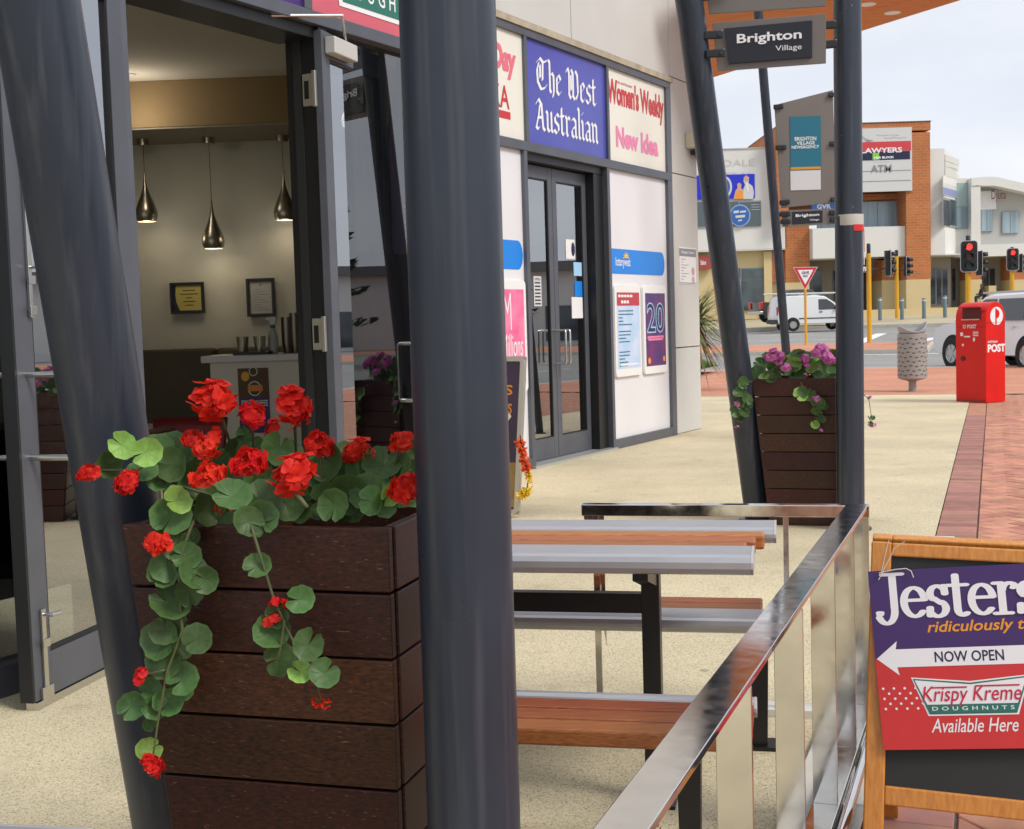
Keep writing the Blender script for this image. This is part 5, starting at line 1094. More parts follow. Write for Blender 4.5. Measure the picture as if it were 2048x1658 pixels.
# ------------------------------------------------------------------ A-frame chalkboard with the printed panel
YA = 3.02
t = thing('a_frame_sign', 'orange timber A-frame chalkboard carrying a purple and red printed panel', 'A-frame sign', (1.05, 3.05, 0))
bl = at(1716, 1640, 2.98); tl = at(1743, 1082, 3.12); upA = (tl - bl).normalized()
brp = at(2048, 1602, 2.80); lr0 = at(1745, 1572, 2.99)
uA = (brp - lr0); uA.z = 0; uA.normalize(); uA = V((cos(radians(-18)), sin(radians(-18)), 0))
upA = (V((0, 0, 1)) + V((-uA.y, uA.x, 0)) * .20 + uA * .032).normalized(); uA = (uA - upA * uA.dot(upA)).normalized()
PA = Pl(tl, uA, upA)
WA = .64; HA = (tl.z) / upA.z
m_pine = M('orange_varnished_pine', (.66, .28, .05), .42, var=.35, vs=7, col2=(.50, .18, .025), stretch=(18, 18, 1.2), bump=.05, bs=30, coat=.25)
m_chalk = M('chalkboard', (.022, .023, .024), .7, var=.25, vs=4)
fw = .047
PA.top = 0
for nm, q in (('frame_stile', (0, -HA, fw, 0)), ('frame_stile', (WA - fw, -HA, WA, 0)), ('frame_rail', (fw, -.034, WA - fw, -.0015)), ('frame_rail', (fw, -.62, WA - fw, -.575))):
    m = MB(); PA.slab(m, *q, -.028, 0 if nm == 'frame_stile' else -.002); m.done(nm, m_pine, t, bevel=.004)
m = MB(); PA.slab(m, fw, -.575, WA - fw, -.034, -.018, -.010); m.done('chalkboard', m_chalk, t)
upB = (V((0, 0, 1)) - V((-uA.y, uA.x, 0)) * .30).normalized(); PB = Pl(tl + V((-uA.y, uA.x, 0)) * .05, uA, upB); HB = tl.z / upB.z
for q in ((0, -HB, fw, 0), (WA - fw, -HB, WA, 0), (fw, -.045, WA - fw, 0), (fw, -.62, WA - fw, -.575)):
    m = MB(); PB.slab(m, *q, -.028, -.001 if q[0] == fw else 0); m.done('rear_frame', m_pine, t, bevel=.004)
m = MB(); PB.slab(m, fw, -.575, WA - fw, -.045, -.018, -.010); m.done('rear_board', m_chalk, t)
# the printed panel hung on the board (corflute), slightly turned
a = hit(PA, 1736, 1143); b = hit(PA, 1767, 1499)
vP = (PA.p(a[0], a[1]) - PA.p(b[0], b[1])).normalized(); uP = vP.cross(PA.n).normalized()
PPo = PA.p(b[0], b[1], .006)
PP = Pl(PPo, uP, vP); vv = hit(PP, 1736, 1143); WPn = .60; HPn = vv[1]
pp_ = thing('printed_panel', 'purple and red printed arrow panel tied to the A-frame', 'sign panel', PPo)
m = MB(); PP.slab(m, 0, 0, WPn, HPn, 0, .004); m.done('board', m_white, pp_)
def hp(px, py): return hit(PP, px, py, .005)
ya = hp(1752, 1318)[1]
m_pp = M('panel_purple', (.050, .018, .125), .45, var=.06, vs=6); m_pr = M('panel_red', (.60, .030, .030), .45, var=.06, vs=6)
m = MB(); PP.rect(m, 0, ya, WPn, HPn, .0046); m.done('purple_print', m_pp, pp_)
m = MB(); PP.rect(m, 0, 0, WPn, ya, .0046); m.done('red_print', m_pr, pp_)
# arrow
ax0 = hp(1752, 1318); s0 = hp(1792, 1300)[1]; s1 = hp(1792, 1330)[1]; h0 = hp(1795, 1287); h1 = hp(1799, 1345)
sh = .034; 
m = MB(); PP.poly(m, [(ax0[0] + .002, ya), (h1[0], ya - .040), (h1[0] - .004, ya - sh / 2 - .004), (WPn, ya - sh / 2 - .004), (WPn, ya + sh / 2 + .004), (h1[0] - .004, ya + sh / 2 + .004), (h1[0], ya + .040)], .0052); m.done('arrow_print', m_ltr_white, pp_)
m = MB(); n0 = hp(1870, 1320)[0]; n1 = hp(2008, 1310)[0]; PP.text(m, 'NOW OPEN', n0, ya - .012, n1, ya + .013, .0058, bold=.012)
m.done('lettering', m_navy, pp_)
# big serif word
m = MB(); j0 = hp(1757, 1240); j1 = hp(2035, 1215); zb = hp(1800, 1240)[1]; sxx = (j1[0] - j0[0]) / (.74 + .84 + .66 + .58 + .84 + .66 + .14)
hx = (hp(1880, 1180)[1] - hp(1880, 1243)[1])
pen(PP, m, 'Jesters', SERIF, j0[0], zb + .004, sxx, hx, NIB_SERIF, gap=.03, d=.0052); m.done('lettering', m_ltr_white, pp_)
m = MB(); r0 = hp(1857, 1262); PP.text(m, 'ridiculously tasty', r0[0], zb - .040, r0[0] + (hp(2045, 1250)[0] - r0[0]) * 1.33, zb - .006, .0052, bold=.014, shear=.25); m.done('lettering', M('panel_gold', (.80, .32, .015), .5), pp_)
# bow-tie emblem
e = {k: hp(*v) for k, v in dict(tl=(1822, 1355), bl=(1857, 1432), mid=(1940, 1362), br=(2044, 1425)).items()}
cxm = e['mid'][0]; hw_ = cxm - e['tl'][0]
def bowtie(k, d):
    x0 = cxm - hw_ + k; x1 = cxm + hw_ - k; zt_ = e['tl'][1] - k * .9; zb2 = e['bl'][1] + k; zi = e['mid'][1] - k
    return [(cxm - (cxm - e['bl'][0]) + k, zb2), (cxm + (cxm - e['bl'][0]) - k, zb2), (x1, zt_), (cxm, zi), (x0, zt_)]
for k, mt, nm, d in ((0, m_ltr_white, 'emblem_edge', .0052), (.0035, m_green, 'emblem_line', .0056), (.0075, m_ltr_white, 'emblem_field', .0060)):
    m = MB(); PP.poly(m, bowtie(k, d), d); m.done(nm, mt, pp_)
m = MB(); zb3 = e['bl'][1] + .006; x0 = e['bl'][0] + .004; x1 = 2 * cxm - x0; PP.poly(m, [(x0, zb3), (x1, zb3), (x1 + .009, zb3 + .020), (x0 - .009, zb3 + .020)], .0064); m.done('emblem_band', m_green, pp_)
m = MB(); PP.text(m, 'DOUGHNUTS', x0 + .006, zb3 + .006, x1 - .004, zb3 + .015, .0068, bold=.01, spacing=1.7); m.done('lettering', m_ltr_white, pp_)
m = MB(); PP.text(m, 'Krispy Kreme', x0 - .012, zb3 + .016, x1 + .014, zb3 + .062, .0072, bold=.004, shear=.25); c_ = hp(1870, 1372); PP.rect(m, x0 + .006, zb3 + .057, cxm - .008, zb3 + .0605, .007); PP.rect(m, cxm + .012, zb3 + .059, x1 + .012, zb3 + .0625, .007); m.done('lettering', M('panel_crimson', (.55, .012, .05), .45), pp_)
m = MB(); f0 = hp(1866, 1462); PP.text(m, 'Available Here', f0[0], f0[1] - .004, hp(2038, 1450)[0], f0[1] + .028, .0052, bold=.006, shear=.3); m.done('lettering', m_ltr_white, pp_)
m = MB()
for i in range(5):
    for j in range(4):
        x = .008 + j * .0245 + (.012 if i % 2 else 0) - i * .0005; y = hp(1772, 1425)[1] + .008 + i * .0118
        if x < e['bl'][0] - .004 + i * .004 * -1: PP.disc(m, x + .006, y, .0030, .0030, .0052, 10)
m.done('dot_print', m_ltr_white, pp_)
# tie string
st0 = hp(1762, 1155)
ss = thing('tie_string', 'thin white string tying the printed panel to the frame', 'string', PP.p(*st0, .01)); m = MB()
def sq(px, py, d=.012): x, y = hit(PP, px, py, d); return PP.p(x, y, d)
m.tube([sq(1757, 1160), sq(1790, 1095), sq(1810, 1083)], .0011, 5); m.tube([sq(1762, 1148), sq(1775, 1090), sq(1778, 1080)], .0011, 5); m.tube([sq(1758, 1146), sq(1790, 1139), sq(1812, 1137), sq(1822, 1142), sq(1827, 1155)], .0014, 5); m.done('cord', M('string_white', (.6, .58, .52), .8), ss)

# ------------------------------------------------------------------ metal framed pavement sign behind the pillar
g = gnd(1030, 1036); t = thing('snap_frame_sign', 'silver framed pavement sign with a purple menu poster behind the foreground post', 'pavement sign', g)
rt = at(1040, 740, g.y + .12); PSu = V((cos(radians(-38)), sin(radians(-38)), 0)); upS = (V((0, 0, 1)) + V((-PSu.y, PSu.x, 0)) * .12).normalized()
# right edge of the sign is what the photograph shows
PS = Pl(V((g.x + .03, g.y, .02)) - PSu * .62, PSu, upS); HS = 1.10; WS = .62; r = .05
def rrect(w0, h0, w1, h1, r):
    pts = []
    for cx, cz, s0 in ((w1 - r, h1 - r, 0), (w0 + r, h1 - r, 90), (w0 + r, h0 + r, 180), (w1 - r, h0 + r, 270)): pts += [(cx + r * cos(radians(s0 + 15 * i)), cz + r * sin(radians(s0 + 15 * i))) for i in range(7)]
    return pts
o_ = rrect(0, 0, WS, HS, r); i_ = rrect(.035, .035, WS - .035, HS - .035, .012)
m = MB(); n_ = len(o_)
vs = [PS.p(x, y, 0) for x, y in o_] + [PS.p(x, y, .02) for x, y in o_] + [PS.p(x, y, .02) for x, y in i_] + [PS.p(x, y, .004) for x, y in i_]
m.add(vs, [(k * n_ + i, k * n_ + (i + 1) % n_, (k + 1) * n_ + (i + 1) % n_, (k + 1) * n_ + i) for k in range(3) for i in range(n_)]); m.done('frame', M('snap_silver', (.55, .53, .49), .35, .7), t, auto=40)
m = MB(); PS.rect(m, .03, .03, WS - .03, HS - .03, .006); o = m.done('poster', M('menu_purple', (.05, .028, .075), .35, var=.15, vs=3), t)
m = MB(); PS.rect(m, .03, .05, WS - .03, .36, .0075); m.done('poster_photo', M('menu_photo', (.42, .28, .08), .5, var=.5, vs=8, col2=(.25, .14, .04)), t)
m = MB(); PS.text(m, 'PIES', WS - .36, HS - .27, WS - .10, HS - .20, .0075, bold=.02); PS.text(m, 'DONUTS', WS - .42, HS - .40, WS - .10, HS - .33, .0075, bold=.02); m.done('lettering', m_orange, t)
m = MB(); PS.poly(m, [(WS - .15, .62), (WS - .10, .68), (WS - .15, .75), (WS - .24, .72), (WS - .24, .64)], .0075); m.done('print_badge', m_cream, t)
m = MB(); PS.slab(m, .002, .002, WS - .002, HS - .002, -.012, -.0005); m.done('back_panel', M('snap_silver', (.55, .53, .49), .35, .7), t)
m = MB(); PS.slab(m, .1, -.02, .5, 0, .0, .02); m.done('foot_rail', m_blacksteel, t)
# plastic flower garland hung on it
gl = thing('garland', 'short red and yellow plastic garland dangling beside the pavement sign', 'garland', at(1058, 1000, g.y)); rg = random.Random(8); mr_ = MB(); my = MB()
def garl(mbx, pts, rad, num):
    for k in range(num):
        u = rg.random() * (len(pts) - 1); i = int(u); p = pts[i].lerp(pts[i + 1], u - i) + V((rg.gauss(0, rad * .4), rg.gauss(0, rad * .4), rg.gauss(0, rad * .4))); d = V((rg.gauss(0, 1), rg.gauss(0, 1), rg.gauss(0, 1))).normalized(); e_ = d.orthogonal().normalized()
        mbx.add([p, p + d * rad + e_ * rad * .4, p + d * rad * 1.5, p + d * rad - e_ * rad * .4], [(0, 1, 2, 3)])
gy = g.y - .05
garl(mr_, [at(1040, 882, gy), at(1046, 910, gy), at(1054, 940, gy)], .022, 260); garl(my, [at(1056, 945, gy), at(1060, 968, gy)], .018, 70); garl(my, [at(1040, 992, gy), at(1050, 985, gy), at(1056, 980, gy)], .022, 110)
mr_.done('red_blossom', M('garland_red', (.75, .09, .01), .5), gl); my.done('yellow_blossom', M('garland_yellow', (.80, .50, .01), .5), gl)
m = MB(); m.tube([at(1040, 870, gy), at(1046, 910, gy), at(1058, 950, gy), at(1054, 975, gy), at(1042, 990, gy)], .004, 6); m.done('cord', m_black, gl)

# ------------------------------------------------------------------ feather flag beside the folded door
FYb = V((-.46, 7.9, 0)); FYb = at(806, 900, 8.15); FYb.z = 0
t = thing('feather_flag', 'tall purple feather flag with orange lettering behind the foreground post', 'flag', FYb)
uf = V((cos(radians(-20)), sin(radians(-20)), 0)); PFg = Pl(FYb, uf, Zv)
m = MB(); prof = [(0, .75), (0, 2.5), (.06, 2.75), (.20, 2.9), (.38, 2.88), (.50, 2.6), (.54, 2.2), (.52, 1.4), (.42, .95), (.2, .75)]
m.add([PFg.p(x - .03, z, .02 * sin(z * 4)) for x, z in prof], [tuple(range(len(prof)))]); o = m.done('banner', m_purple, t); q = o.modifiers.new('s', 'SOLIDIFY'); q.thickness = .004
m = MB(); PFt = Pl(PFg.p(.16, 1.1, .03), Zv, -uf); 
PFt.n = PFg.n; PFt.text(m, 'NOW OPEN', .0, -.10, 1.0, .08, .0, bold=.02); m.done('lettering', m_orange, t)
m = MB(); m.tube([PFg.p(-.035, .05, 0), PFg.p(-.035, 2.5, 0), PFg.p(.03, 2.78, 0), PFg.p(.2, 2.93, 0)], .010, 8); m.done('pole', m_blacksteel, t)
m = MB(); m.box(FYb + V((-.25, -.03, 0)), (.5, 0, 0), (0, .06, 0), (0, 0, .04)); m.box(FYb + V((-.03, -.25, 0.041)), (.06, 0, 0), (0, .5, 0), (0, 0, .03)); m.done('base', m_blacksteel, t)
# ------------------------------------------------------------------ street furniture
# letter box
pa, pb, pc = gnd(1912, 803), gnd(1972, 806), gnd(2012, 803)
t = thing('letter_box', 'red street posting box with curved top at the paving edge', 'letter box', pb)
ul = (pb - pa); ul.z = 0; wl_ = ul.length; ul.normalize(); ur = V((-ul.y, ul.x, 0)); wr_ = .40
HB_ = 1.44; sh_ = 1.23
m_pbx = M('post_red', (.68, .012, .008), .38, var=.06, vs=4, spec=.3)
PL1 = Pl(pa, ul, Zv)                       # front face with the slot
PR1 = Pl(pb, ur, Zv)                       # side face with the emblem
# side profile: curved top
def side_prof(k=0):
    pts = [(0, 0), (wl_, 0), (wl_, sh_)]
    return pts
prof = [(0, 0), (wr_, 0), (wr_, 1.22)] + [(wr_ / 2 + wr_ / 2 * cos(radians(a)), 1.22 + .22 * sin(radians(a))) for a in range(10, 180, 10)] + [(0, 1.22)]
m = MB(); m.prism([pb + ur * x + Zv * z for x, z in prof], -ul * wl_); bd = m.done('body', m_pbx, t, bevel=.008)
def hl1(px, py): return hit(PL1, px, py)
a, b = hl1(1925, 640), hl1(1962, 612)
m = MB(); PL1.rect(m, a[0], a[1], b[0], b[1] - .02, .003); m.done('slot', M('slot_dark', (.10, .004, .004), .6), bd)
m = MB(); m.box(PL1.p(a[0] - .02, b[1] - .02, .001), ul * (b[0] - a[0] + .04), PL1.n * .07, V((0, 0, .02))); m.done('slot_hood', m_pbx, bd, bevel=.006)
m = MB(); PL1.slab(m, a[0] + .02, a[1] - .005, b[0] - .02, a[1] + .012, .004, .05); m.done('slot_flap', M('flap_pale', (.6, .35, .33), .4), bd)
m = MB(); x0, z0 = hl1(1926, 657); x1, z1 = hl1(1953, 649); PL1.text(m, 'O POST', x0, z0, x1, z1, .003, bold=.03); m.done('lettering', m_ltr_white, bd); m = MB()
x0, z0 = hl1(1921, 672); PL1.rect(m, x0, z0, x0 + .05, z0 + .05, .003); PL1.rect(m, x0 + .07, z0 - .02, x0 + .18, z0, .003); m.done('symbol', m_ltr_white, bd); m = MB(); x0, z0 = hl1(1946, 672)
for k in range(3): PL1.rect(m, x0, z0 + k * .025, x0 + .1, z0 + .012 + k * .025, .003)
m.done('print_line', m_ltr_white, bd); m = MB(); PL1.disc(m, x0 + .02, z0 - .05, .02, .03, .003); m.done('symbol', m_ltr_white, bd); m = MB(); x0, z0 = hl1(1926, 690); PL1.disc(m, x0, z0, .018, .018, .003); m.done('keyhole', m_ltr_white, bd)
m = MB(); x0, z0 = hl1(1926, 717); m.lathe([(.035, 0), (.035, .012), (.0, .014)], PL1.p(x0, z0, .002), 16, X=ul, Y=Zv, Z=PL1.n); m.done('lock', M('lock_dark', (.05, .01, .01), .4), bd)
def hr1(px, py): return hit(PR1, px, py)
m = MB(); x0, z0 = hr1(1973, 705); x1, z1 = hr1(2012, 692); PR1.text(m, 'POST', .035, z0, wr_ - .005, z0 + .115, .003, bold=.05); m.done('lettering', m_ltr_white, bd); m = MB(); PR1.text(m, 'AUSTRALIA', .035, z0 + .135, .24, z0 + .165, .003, bold=.03)
cx, cz = hr1(1993, 619); cx = wr_ / 2 + .02
# emblem: white disc split by a red P
m.done('lettering', m_ltr_white, bd); m = MB(); PR1.disc(m, cx, 1.235, .13, .13, .003, 32); m.done('emblem_disc', m_ltr_white, bd)
m = MB(); PR1.rect(m, cx - .028, 1.235 - .14, cx + .0, 1.235 + .11, .0045)
PR1.poly(m, [(cx - .028, 1.235 + .065)] + [(cx + .005 + .052 * cos(t_), 1.235 + .03 + .062 * sin(t_)) for t_ in [pi / 2 - pi * i / 10 for i in range(11)]] + [(cx - .028, 1.235 - .03)], .0046)
m.done('emblem', m_pbx, bd)
m = MB(); PL1.slab(m, .03, .0, wl_ - .03, .04, .001, .012); m.done('plinth', M('plinth_red', (.35, .02, .015), .5), bd)
m = MB(); PR1.rect(m, .01, 1.14, wr_ - .01, 1.146, .003); PL1.rect(m, .01, 1.085, wl_ - .01, 1.09, .003); m.done('seam', M('slot_dark', (.10, .004, .004), .6), bd)

# litter bin
p = gnd(1825, 783); t = thing('litter_bin', 'grey perforated litter bin with flared open scoop top on a pedestal', 'litter bin', p); kb = p.y / FPX
m_bin = M('bin_grey', (.33, .32, .31), .5, .2, var=.06, vs=3); R_ = 28.5 * kb
zb = (783 - 757) * kb; zt_ = (783 - 668) * kb
m = MB(); m.lathe([(.10, .0), (.10, .012), (.065, .02), (.06, zb - .05), (.10, zb - .03)], p, 20); m.done('pedestal', m_bin, t, auto=40)
m = MB(); m.lathe([(.06, zb - .04), (R_ * .72, zb - .015), (R_, zb + .01), (R_, zt_), (R_ * .95, zt_ + .01), (R_ * .93, zt_)], p, 32); bo = m.done('drum', m_bin, t, auto=40)
m = MB()
for r in range(9):
    for k in range(16):
        a0 = 2 * pi * (k + .5 * (r % 2)) / 16; zz = zb + .06 + r * (zt_ - zb - .1) / 8.6; pts = []
        up_ = 1 if (k + r) % 2 else -1
        for i in range(5): aa = a0 + (i - 2) * .055; pts.append((aa, zz + up_ * .012 * (1 - ((i - 2) / 2) ** 2)))
        vs = [V((p.x + (R_ + .002) * cos(aa), p.y + (R_ + .002) * sin(aa), z + dz)) for dz in (0, .014) for aa, z in pts]; m.add(vs, [(i, i + 1, i + 6, i + 5) for i in range(4)])
m.done('slots', M('slot_shadow', (.05, .045, .04), .9), bo)
m = MB()
def scoop(u, v):
    a_ = u * 2 * pi; rr = R_ * (.86 + .16 * v); wave = cos(a_) ** 2 * (.72 if cos(a_) < 0 else 1)
    return V((p.x + rr * cos(a_), p.y + rr * sin(a_), zt_ + .0 + v * (.03 + .17 * wave)))
m.grid(scoop, 40, 4); o = m.done('scoop_lid', M('bin_lid', (.40, .39, .39), .45, .2), t, smooth=True); q = o.modifiers.new('s', 'SOLIDIFY'); q.thickness = .012
m = MB(); m.lathe([(0, zt_ - .04), (R_ * .9, zt_ - .02)], p, 24); m.done('liner', M('bin_inner', (.16, .11, .08), .7), t)

# traffic signals
m_sigy = M('signal_yellow', (.68, .36, .012), .45, var=.05, vs=3); m_sigb = M('signal_black', (.012, .012, .014), .5); m_sige = M('signal_edge', (.55, .55, .55), .5)
m_lred = M('signal_red_lit', (.8, .02, .02), .4, emis=(1, .03, .02), estr=2.2); m_off = [M('lens_amber', (.10, .05, .01), .3), M('lens_green', (.01, .06, .045), .3), M('lens_red_off', (.06, .008, .008), .3)]
def sig_head(t, c, facing, sc, lit, nm='signal_head'):
    """c: centre; facing: unit vector towards the reader"""
    u = V((-facing.y, facing.x, 0)); P = Pl(c, u, Zv)
    if P.n.dot(facing) < 0: P = Pl(c, -u, Zv)
    w0, h0 = .27 * sc, .50 * sc
    m = MB(); m.prism([P.p(x, y, -.02) for x, y in rrect(-w0, -h0, w0, h0, .11 * sc)], P.n * .012); o = m.done(nm, m_sige, t)
    m = MB(); m.prism([P.p(x, y, -.01) for x, y in rrect(-w0 + .02, -h0 + .02, w0 - .02, h0 - .02, .1 * sc)], P.n * .012); P.slab(m, -.15 * sc, -.46 * sc, .15 * sc, .46 * sc, -.2, -.021); m.done('target_board', m_sigb, o)
    for i, z in enumerate((.30, 0, -.30)):
        m = MB(); P.disc(m, 0, z * sc, .105 * sc, .105 * sc, .004, 20); mt = m_lred if (i == 0 and lit) else (m_off[2] if i == 0 else m_off[i - 1]); m.done('lens', mt, o)
        m = MB(); vs = []
        for d_ in (.004, .20 * sc):
            vs += [P.p(.118 * sc * cos(radians(a)), z * sc + .118 * sc * sin(radians(a)), d_) for a in range(-20, 201, 20)]
        k = len(vs) // 2; m.add(vs, [(i_, i_ + 1, k + i_ + 1, k + i_) for i_ in range(k - 1)]); v_ = m.done('visor', m_sigb, o, smooth=True); q = v_.modifiers.new('s', 'SOLIDIFY'); q.thickness = .008
    return o
def signal(lab, px, ybase, ytop, Y, heads, r=.085):
    """heads: (dx m, pixel y, yaw degrees, scale, lit)"""
    pb_ = at(px, ytop, Y); zg = ground_z(pb_.x, Y) - .12 if ybase is None else at(px, ybase, Y).z; base = V((pb_.x, Y, zg))
    t = thing('traffic_signal', lab, 'traffic light', base, group='traffic signals at the crossing')
    m = MB(); m.tube([base, V((pb_.x, Y, pb_.z - .35))], r, 14); m.done('pole', m_sigy, t, auto=40)
    m = MB(); m.tube([V((pb_.x, Y, pb_.z - .35)), V((pb_.x, Y, pb_.z - .03)), V((pb_.x, Y, pb_.z))], [r * .85, r * .85, r * .6], 12); m.done('pole_cap', m_sigb, t, auto=40)
    for dx, py, yaw, sc, lit in heads:
        a = radians(yaw); f = V((sin(a), -cos(a), 0)); z = at(px, py, Y).z; c = base + V((dx, 0, 0)) + f * .16; c.z = z; sig_head(t, c, f, sc, lit)
        m = MB(); m.tube([V((base.x, Y, z + .2)), V((c.x, c.y, z + .2)) - f * .21], .02, 6); m.tube([V((base.x, Y, z - .2)), V((c.x, c.y, z - .2)) - f * .21], .02, 6); m.done('arm', m_sigb, t)
    return t
signal('yellow pole traffic signal showing a large red light behind the letter box', 1936, None, 471, 43, [(0, 513, -8, 1.03, True), (.30, 527, 75, .85, False)])
signal('smaller yellow pole traffic signal with red light at the right edge', 2024, None, 494, 53, [(0, 519, -10, .9, True), (.25, 527, 78, .8, False)])
signal('tall yellow signal pole standing nearest the striped post', 1737, 685, 487, 47, [(.62, 527, 82, .95, False), (-.4, 532, -100, .9, False)])
signal('short yellow signal pole in front of the brick column', 1793, 637, 500, 74, [(.5, 534, 55, 1.15, False), (-.3, 535, -60, 1.0, False)], r=.11)
# one more signal down the main road, seen in the shop door glass
b_ = st(9.0, 17.0); 
t5 = thing('traffic_signal', 'yellow signal pole by the main road, mirrored in the shop doors', 'traffic light', (b_.x, b_.y, -.1), group='traffic signals at the crossing')
m = MB(); m.tube([(b_.x, b_.y, -.1), (b_.x, b_.y, 3.4)], .08, 12); m.done('pole', m_sigy, t5, auto=40); m = MB(); m.tube([(b_.x, b_.y, 3.4), (b_.x, b_.y, 3.75)], .07, 12); m.done('pole_cap', m_sigb, t5)
sig_head(t5, V((b_.x - .1, b_.y - .1, 2.9)), V((-.8, -.6, 0)), 1.0, False)

# give way sign
Yg = 45; p0 = at(1612, 690, Yg); p1 = at(1608, 545, Yg); t = thing('give_way_sign', 'red and white triangular give way sign on a yellow post', 'road sign', p0)
m = MB(); m.tube([V((p0.x, Yg, p0.z)), V((p0.x, Yg, at(1609, 536, Yg).z))], .045, 10); m.done('post', m_sigy, t, auto=40)
A3 = [at(1609, 580, Yg), at(1634, 534, Yg), at(1585, 535, Yg)]; cc = sum(A3, V((0, 0, 0))) / 3
for k, mt, d, nm in ((1.0, m_ltr_white, .10, 'edge'), (.95, M('road_sign_red', (.55, .02, .03), .4), .106, 'red_border'), (.64, m_ltr_white, .112, 'white_field')):
    m = MB(); m.prism([cc + (q - cc) * k + V((0, -d, 0)) for q in A3], V((0, .004, 0))); m.done(nm, mt, t)
PG = Pl(V((cc.x, Yg - .114, cc.z)), (1, 0, 0), Zv); m = MB(); PG.text(m, 'GIVE', -.13, .02, .13, .115, .002, bold=.03); PG.text(m, 'WAY', -.09, -.09, .09, -.005, .002, bold=.03); m.done('lettering', m_navy, t)

# bollards
m_boll = M('bollard_blue', (.13, .19, .23), .5)
for i, (x, y0, y1) in enumerate(((1760, 625, 595), (1804, 623, 596), (1848, 621, 596), (1890, 619, 591), (1478, 636, 610))):
    Y = 76; a = at(x, y0, Y); b = at(x, y1, Y); zg = ground_z(a.x, Y) + .02
    lab = ['slate blue bollard just right of the tall yellow pole', 'slate blue bollard right of the short yellow pole', 'slate blue bollard at the foot of the right brick column edge', 'slate blue bollard left of the letter box', 'slate blue bollard beside the leaning post, left of the van'][i]
    t = thing('bollard', lab, 'bollard', (a.x, Y, zg), group='slate blue bollards across the road'); m = MB(); m.lathe([(.11, 0), (.11, b.z - zg - .04), (.09, b.z - zg), (0, b.z - zg)], (a.x, Y, zg), 16); m.done('bollard_body', m_boll, t, auto=40)
    m = MB(); m.lathe([(.113, b.z - zg - .18), (.113, b.z - zg - .10)], (a.x, Y, zg), 16); m.done('reflector_band', m_lgrey, t)

# ------------------------------------------------------------------ vehicles
m_tyre = M('tyre', (.012, .012, .013), .8); m_rim = M('alloy_rim', (.5, .49, .46), .3, .8); m_carg = M('car_glass', (.02, .025, .03), .05, spec=1.0); m_trim = M('black_trim', (.02, .02, .022), .6); m_tail = M('tail_lamp', (.45, .015, .015), .25)
def wheel(t, c, fwd, side, R, wdt, nm='wheel'):
    m = MB(); prof = [(R * .62, -wdt / 2), (R * .92, -wdt / 2), (R, -wdt * .3), (R, wdt * .3), (R * .92, wdt / 2), (R * .62, wdt / 2), (R * .60, wdt * .3)]
    m.lathe(prof, c, 28, X=fwd, Y=Zv, Z=side); m.f = [f for f in m.f if len(f) == 4]; m.mi = [0] * len(m.f); o = m.done('wheel', m_tyre, t, auto=50)
    m = MB()
    for k in range(6):
        a = 2 * pi * k / 6; d = fwd * cos(a) + Zv * sin(a); e = fwd * -sin(a) + Zv * cos(a); m.prism([c + d * R * .12 + e * R * .10, c + d * R * .60 + e * R * .13, c + d * R * .60 - e * R * .13, c + d * R * .12 - e * R * .10], side * (wdt * .42))
    m.lathe([(R * .56, wdt * .36), (R * .63, wdt * .46), (R * .64, wdt * .3)], c, 28, X=fwd, Y=Zv, Z=side); m.lathe([(0, wdt * .44), (R * .16, wdt * .44), (R * .16, .0)], c, 14, X=fwd, Y=Zv, Z=side); m.done('rim', m_rim, o, auto=40)
    m = MB(); m.lathe([(0, wdt * .05), (R * .62, wdt * .05)], c, 20, X=fwd, Y=Zv, Z=side); m.done('brake_disc', m_trim, o)
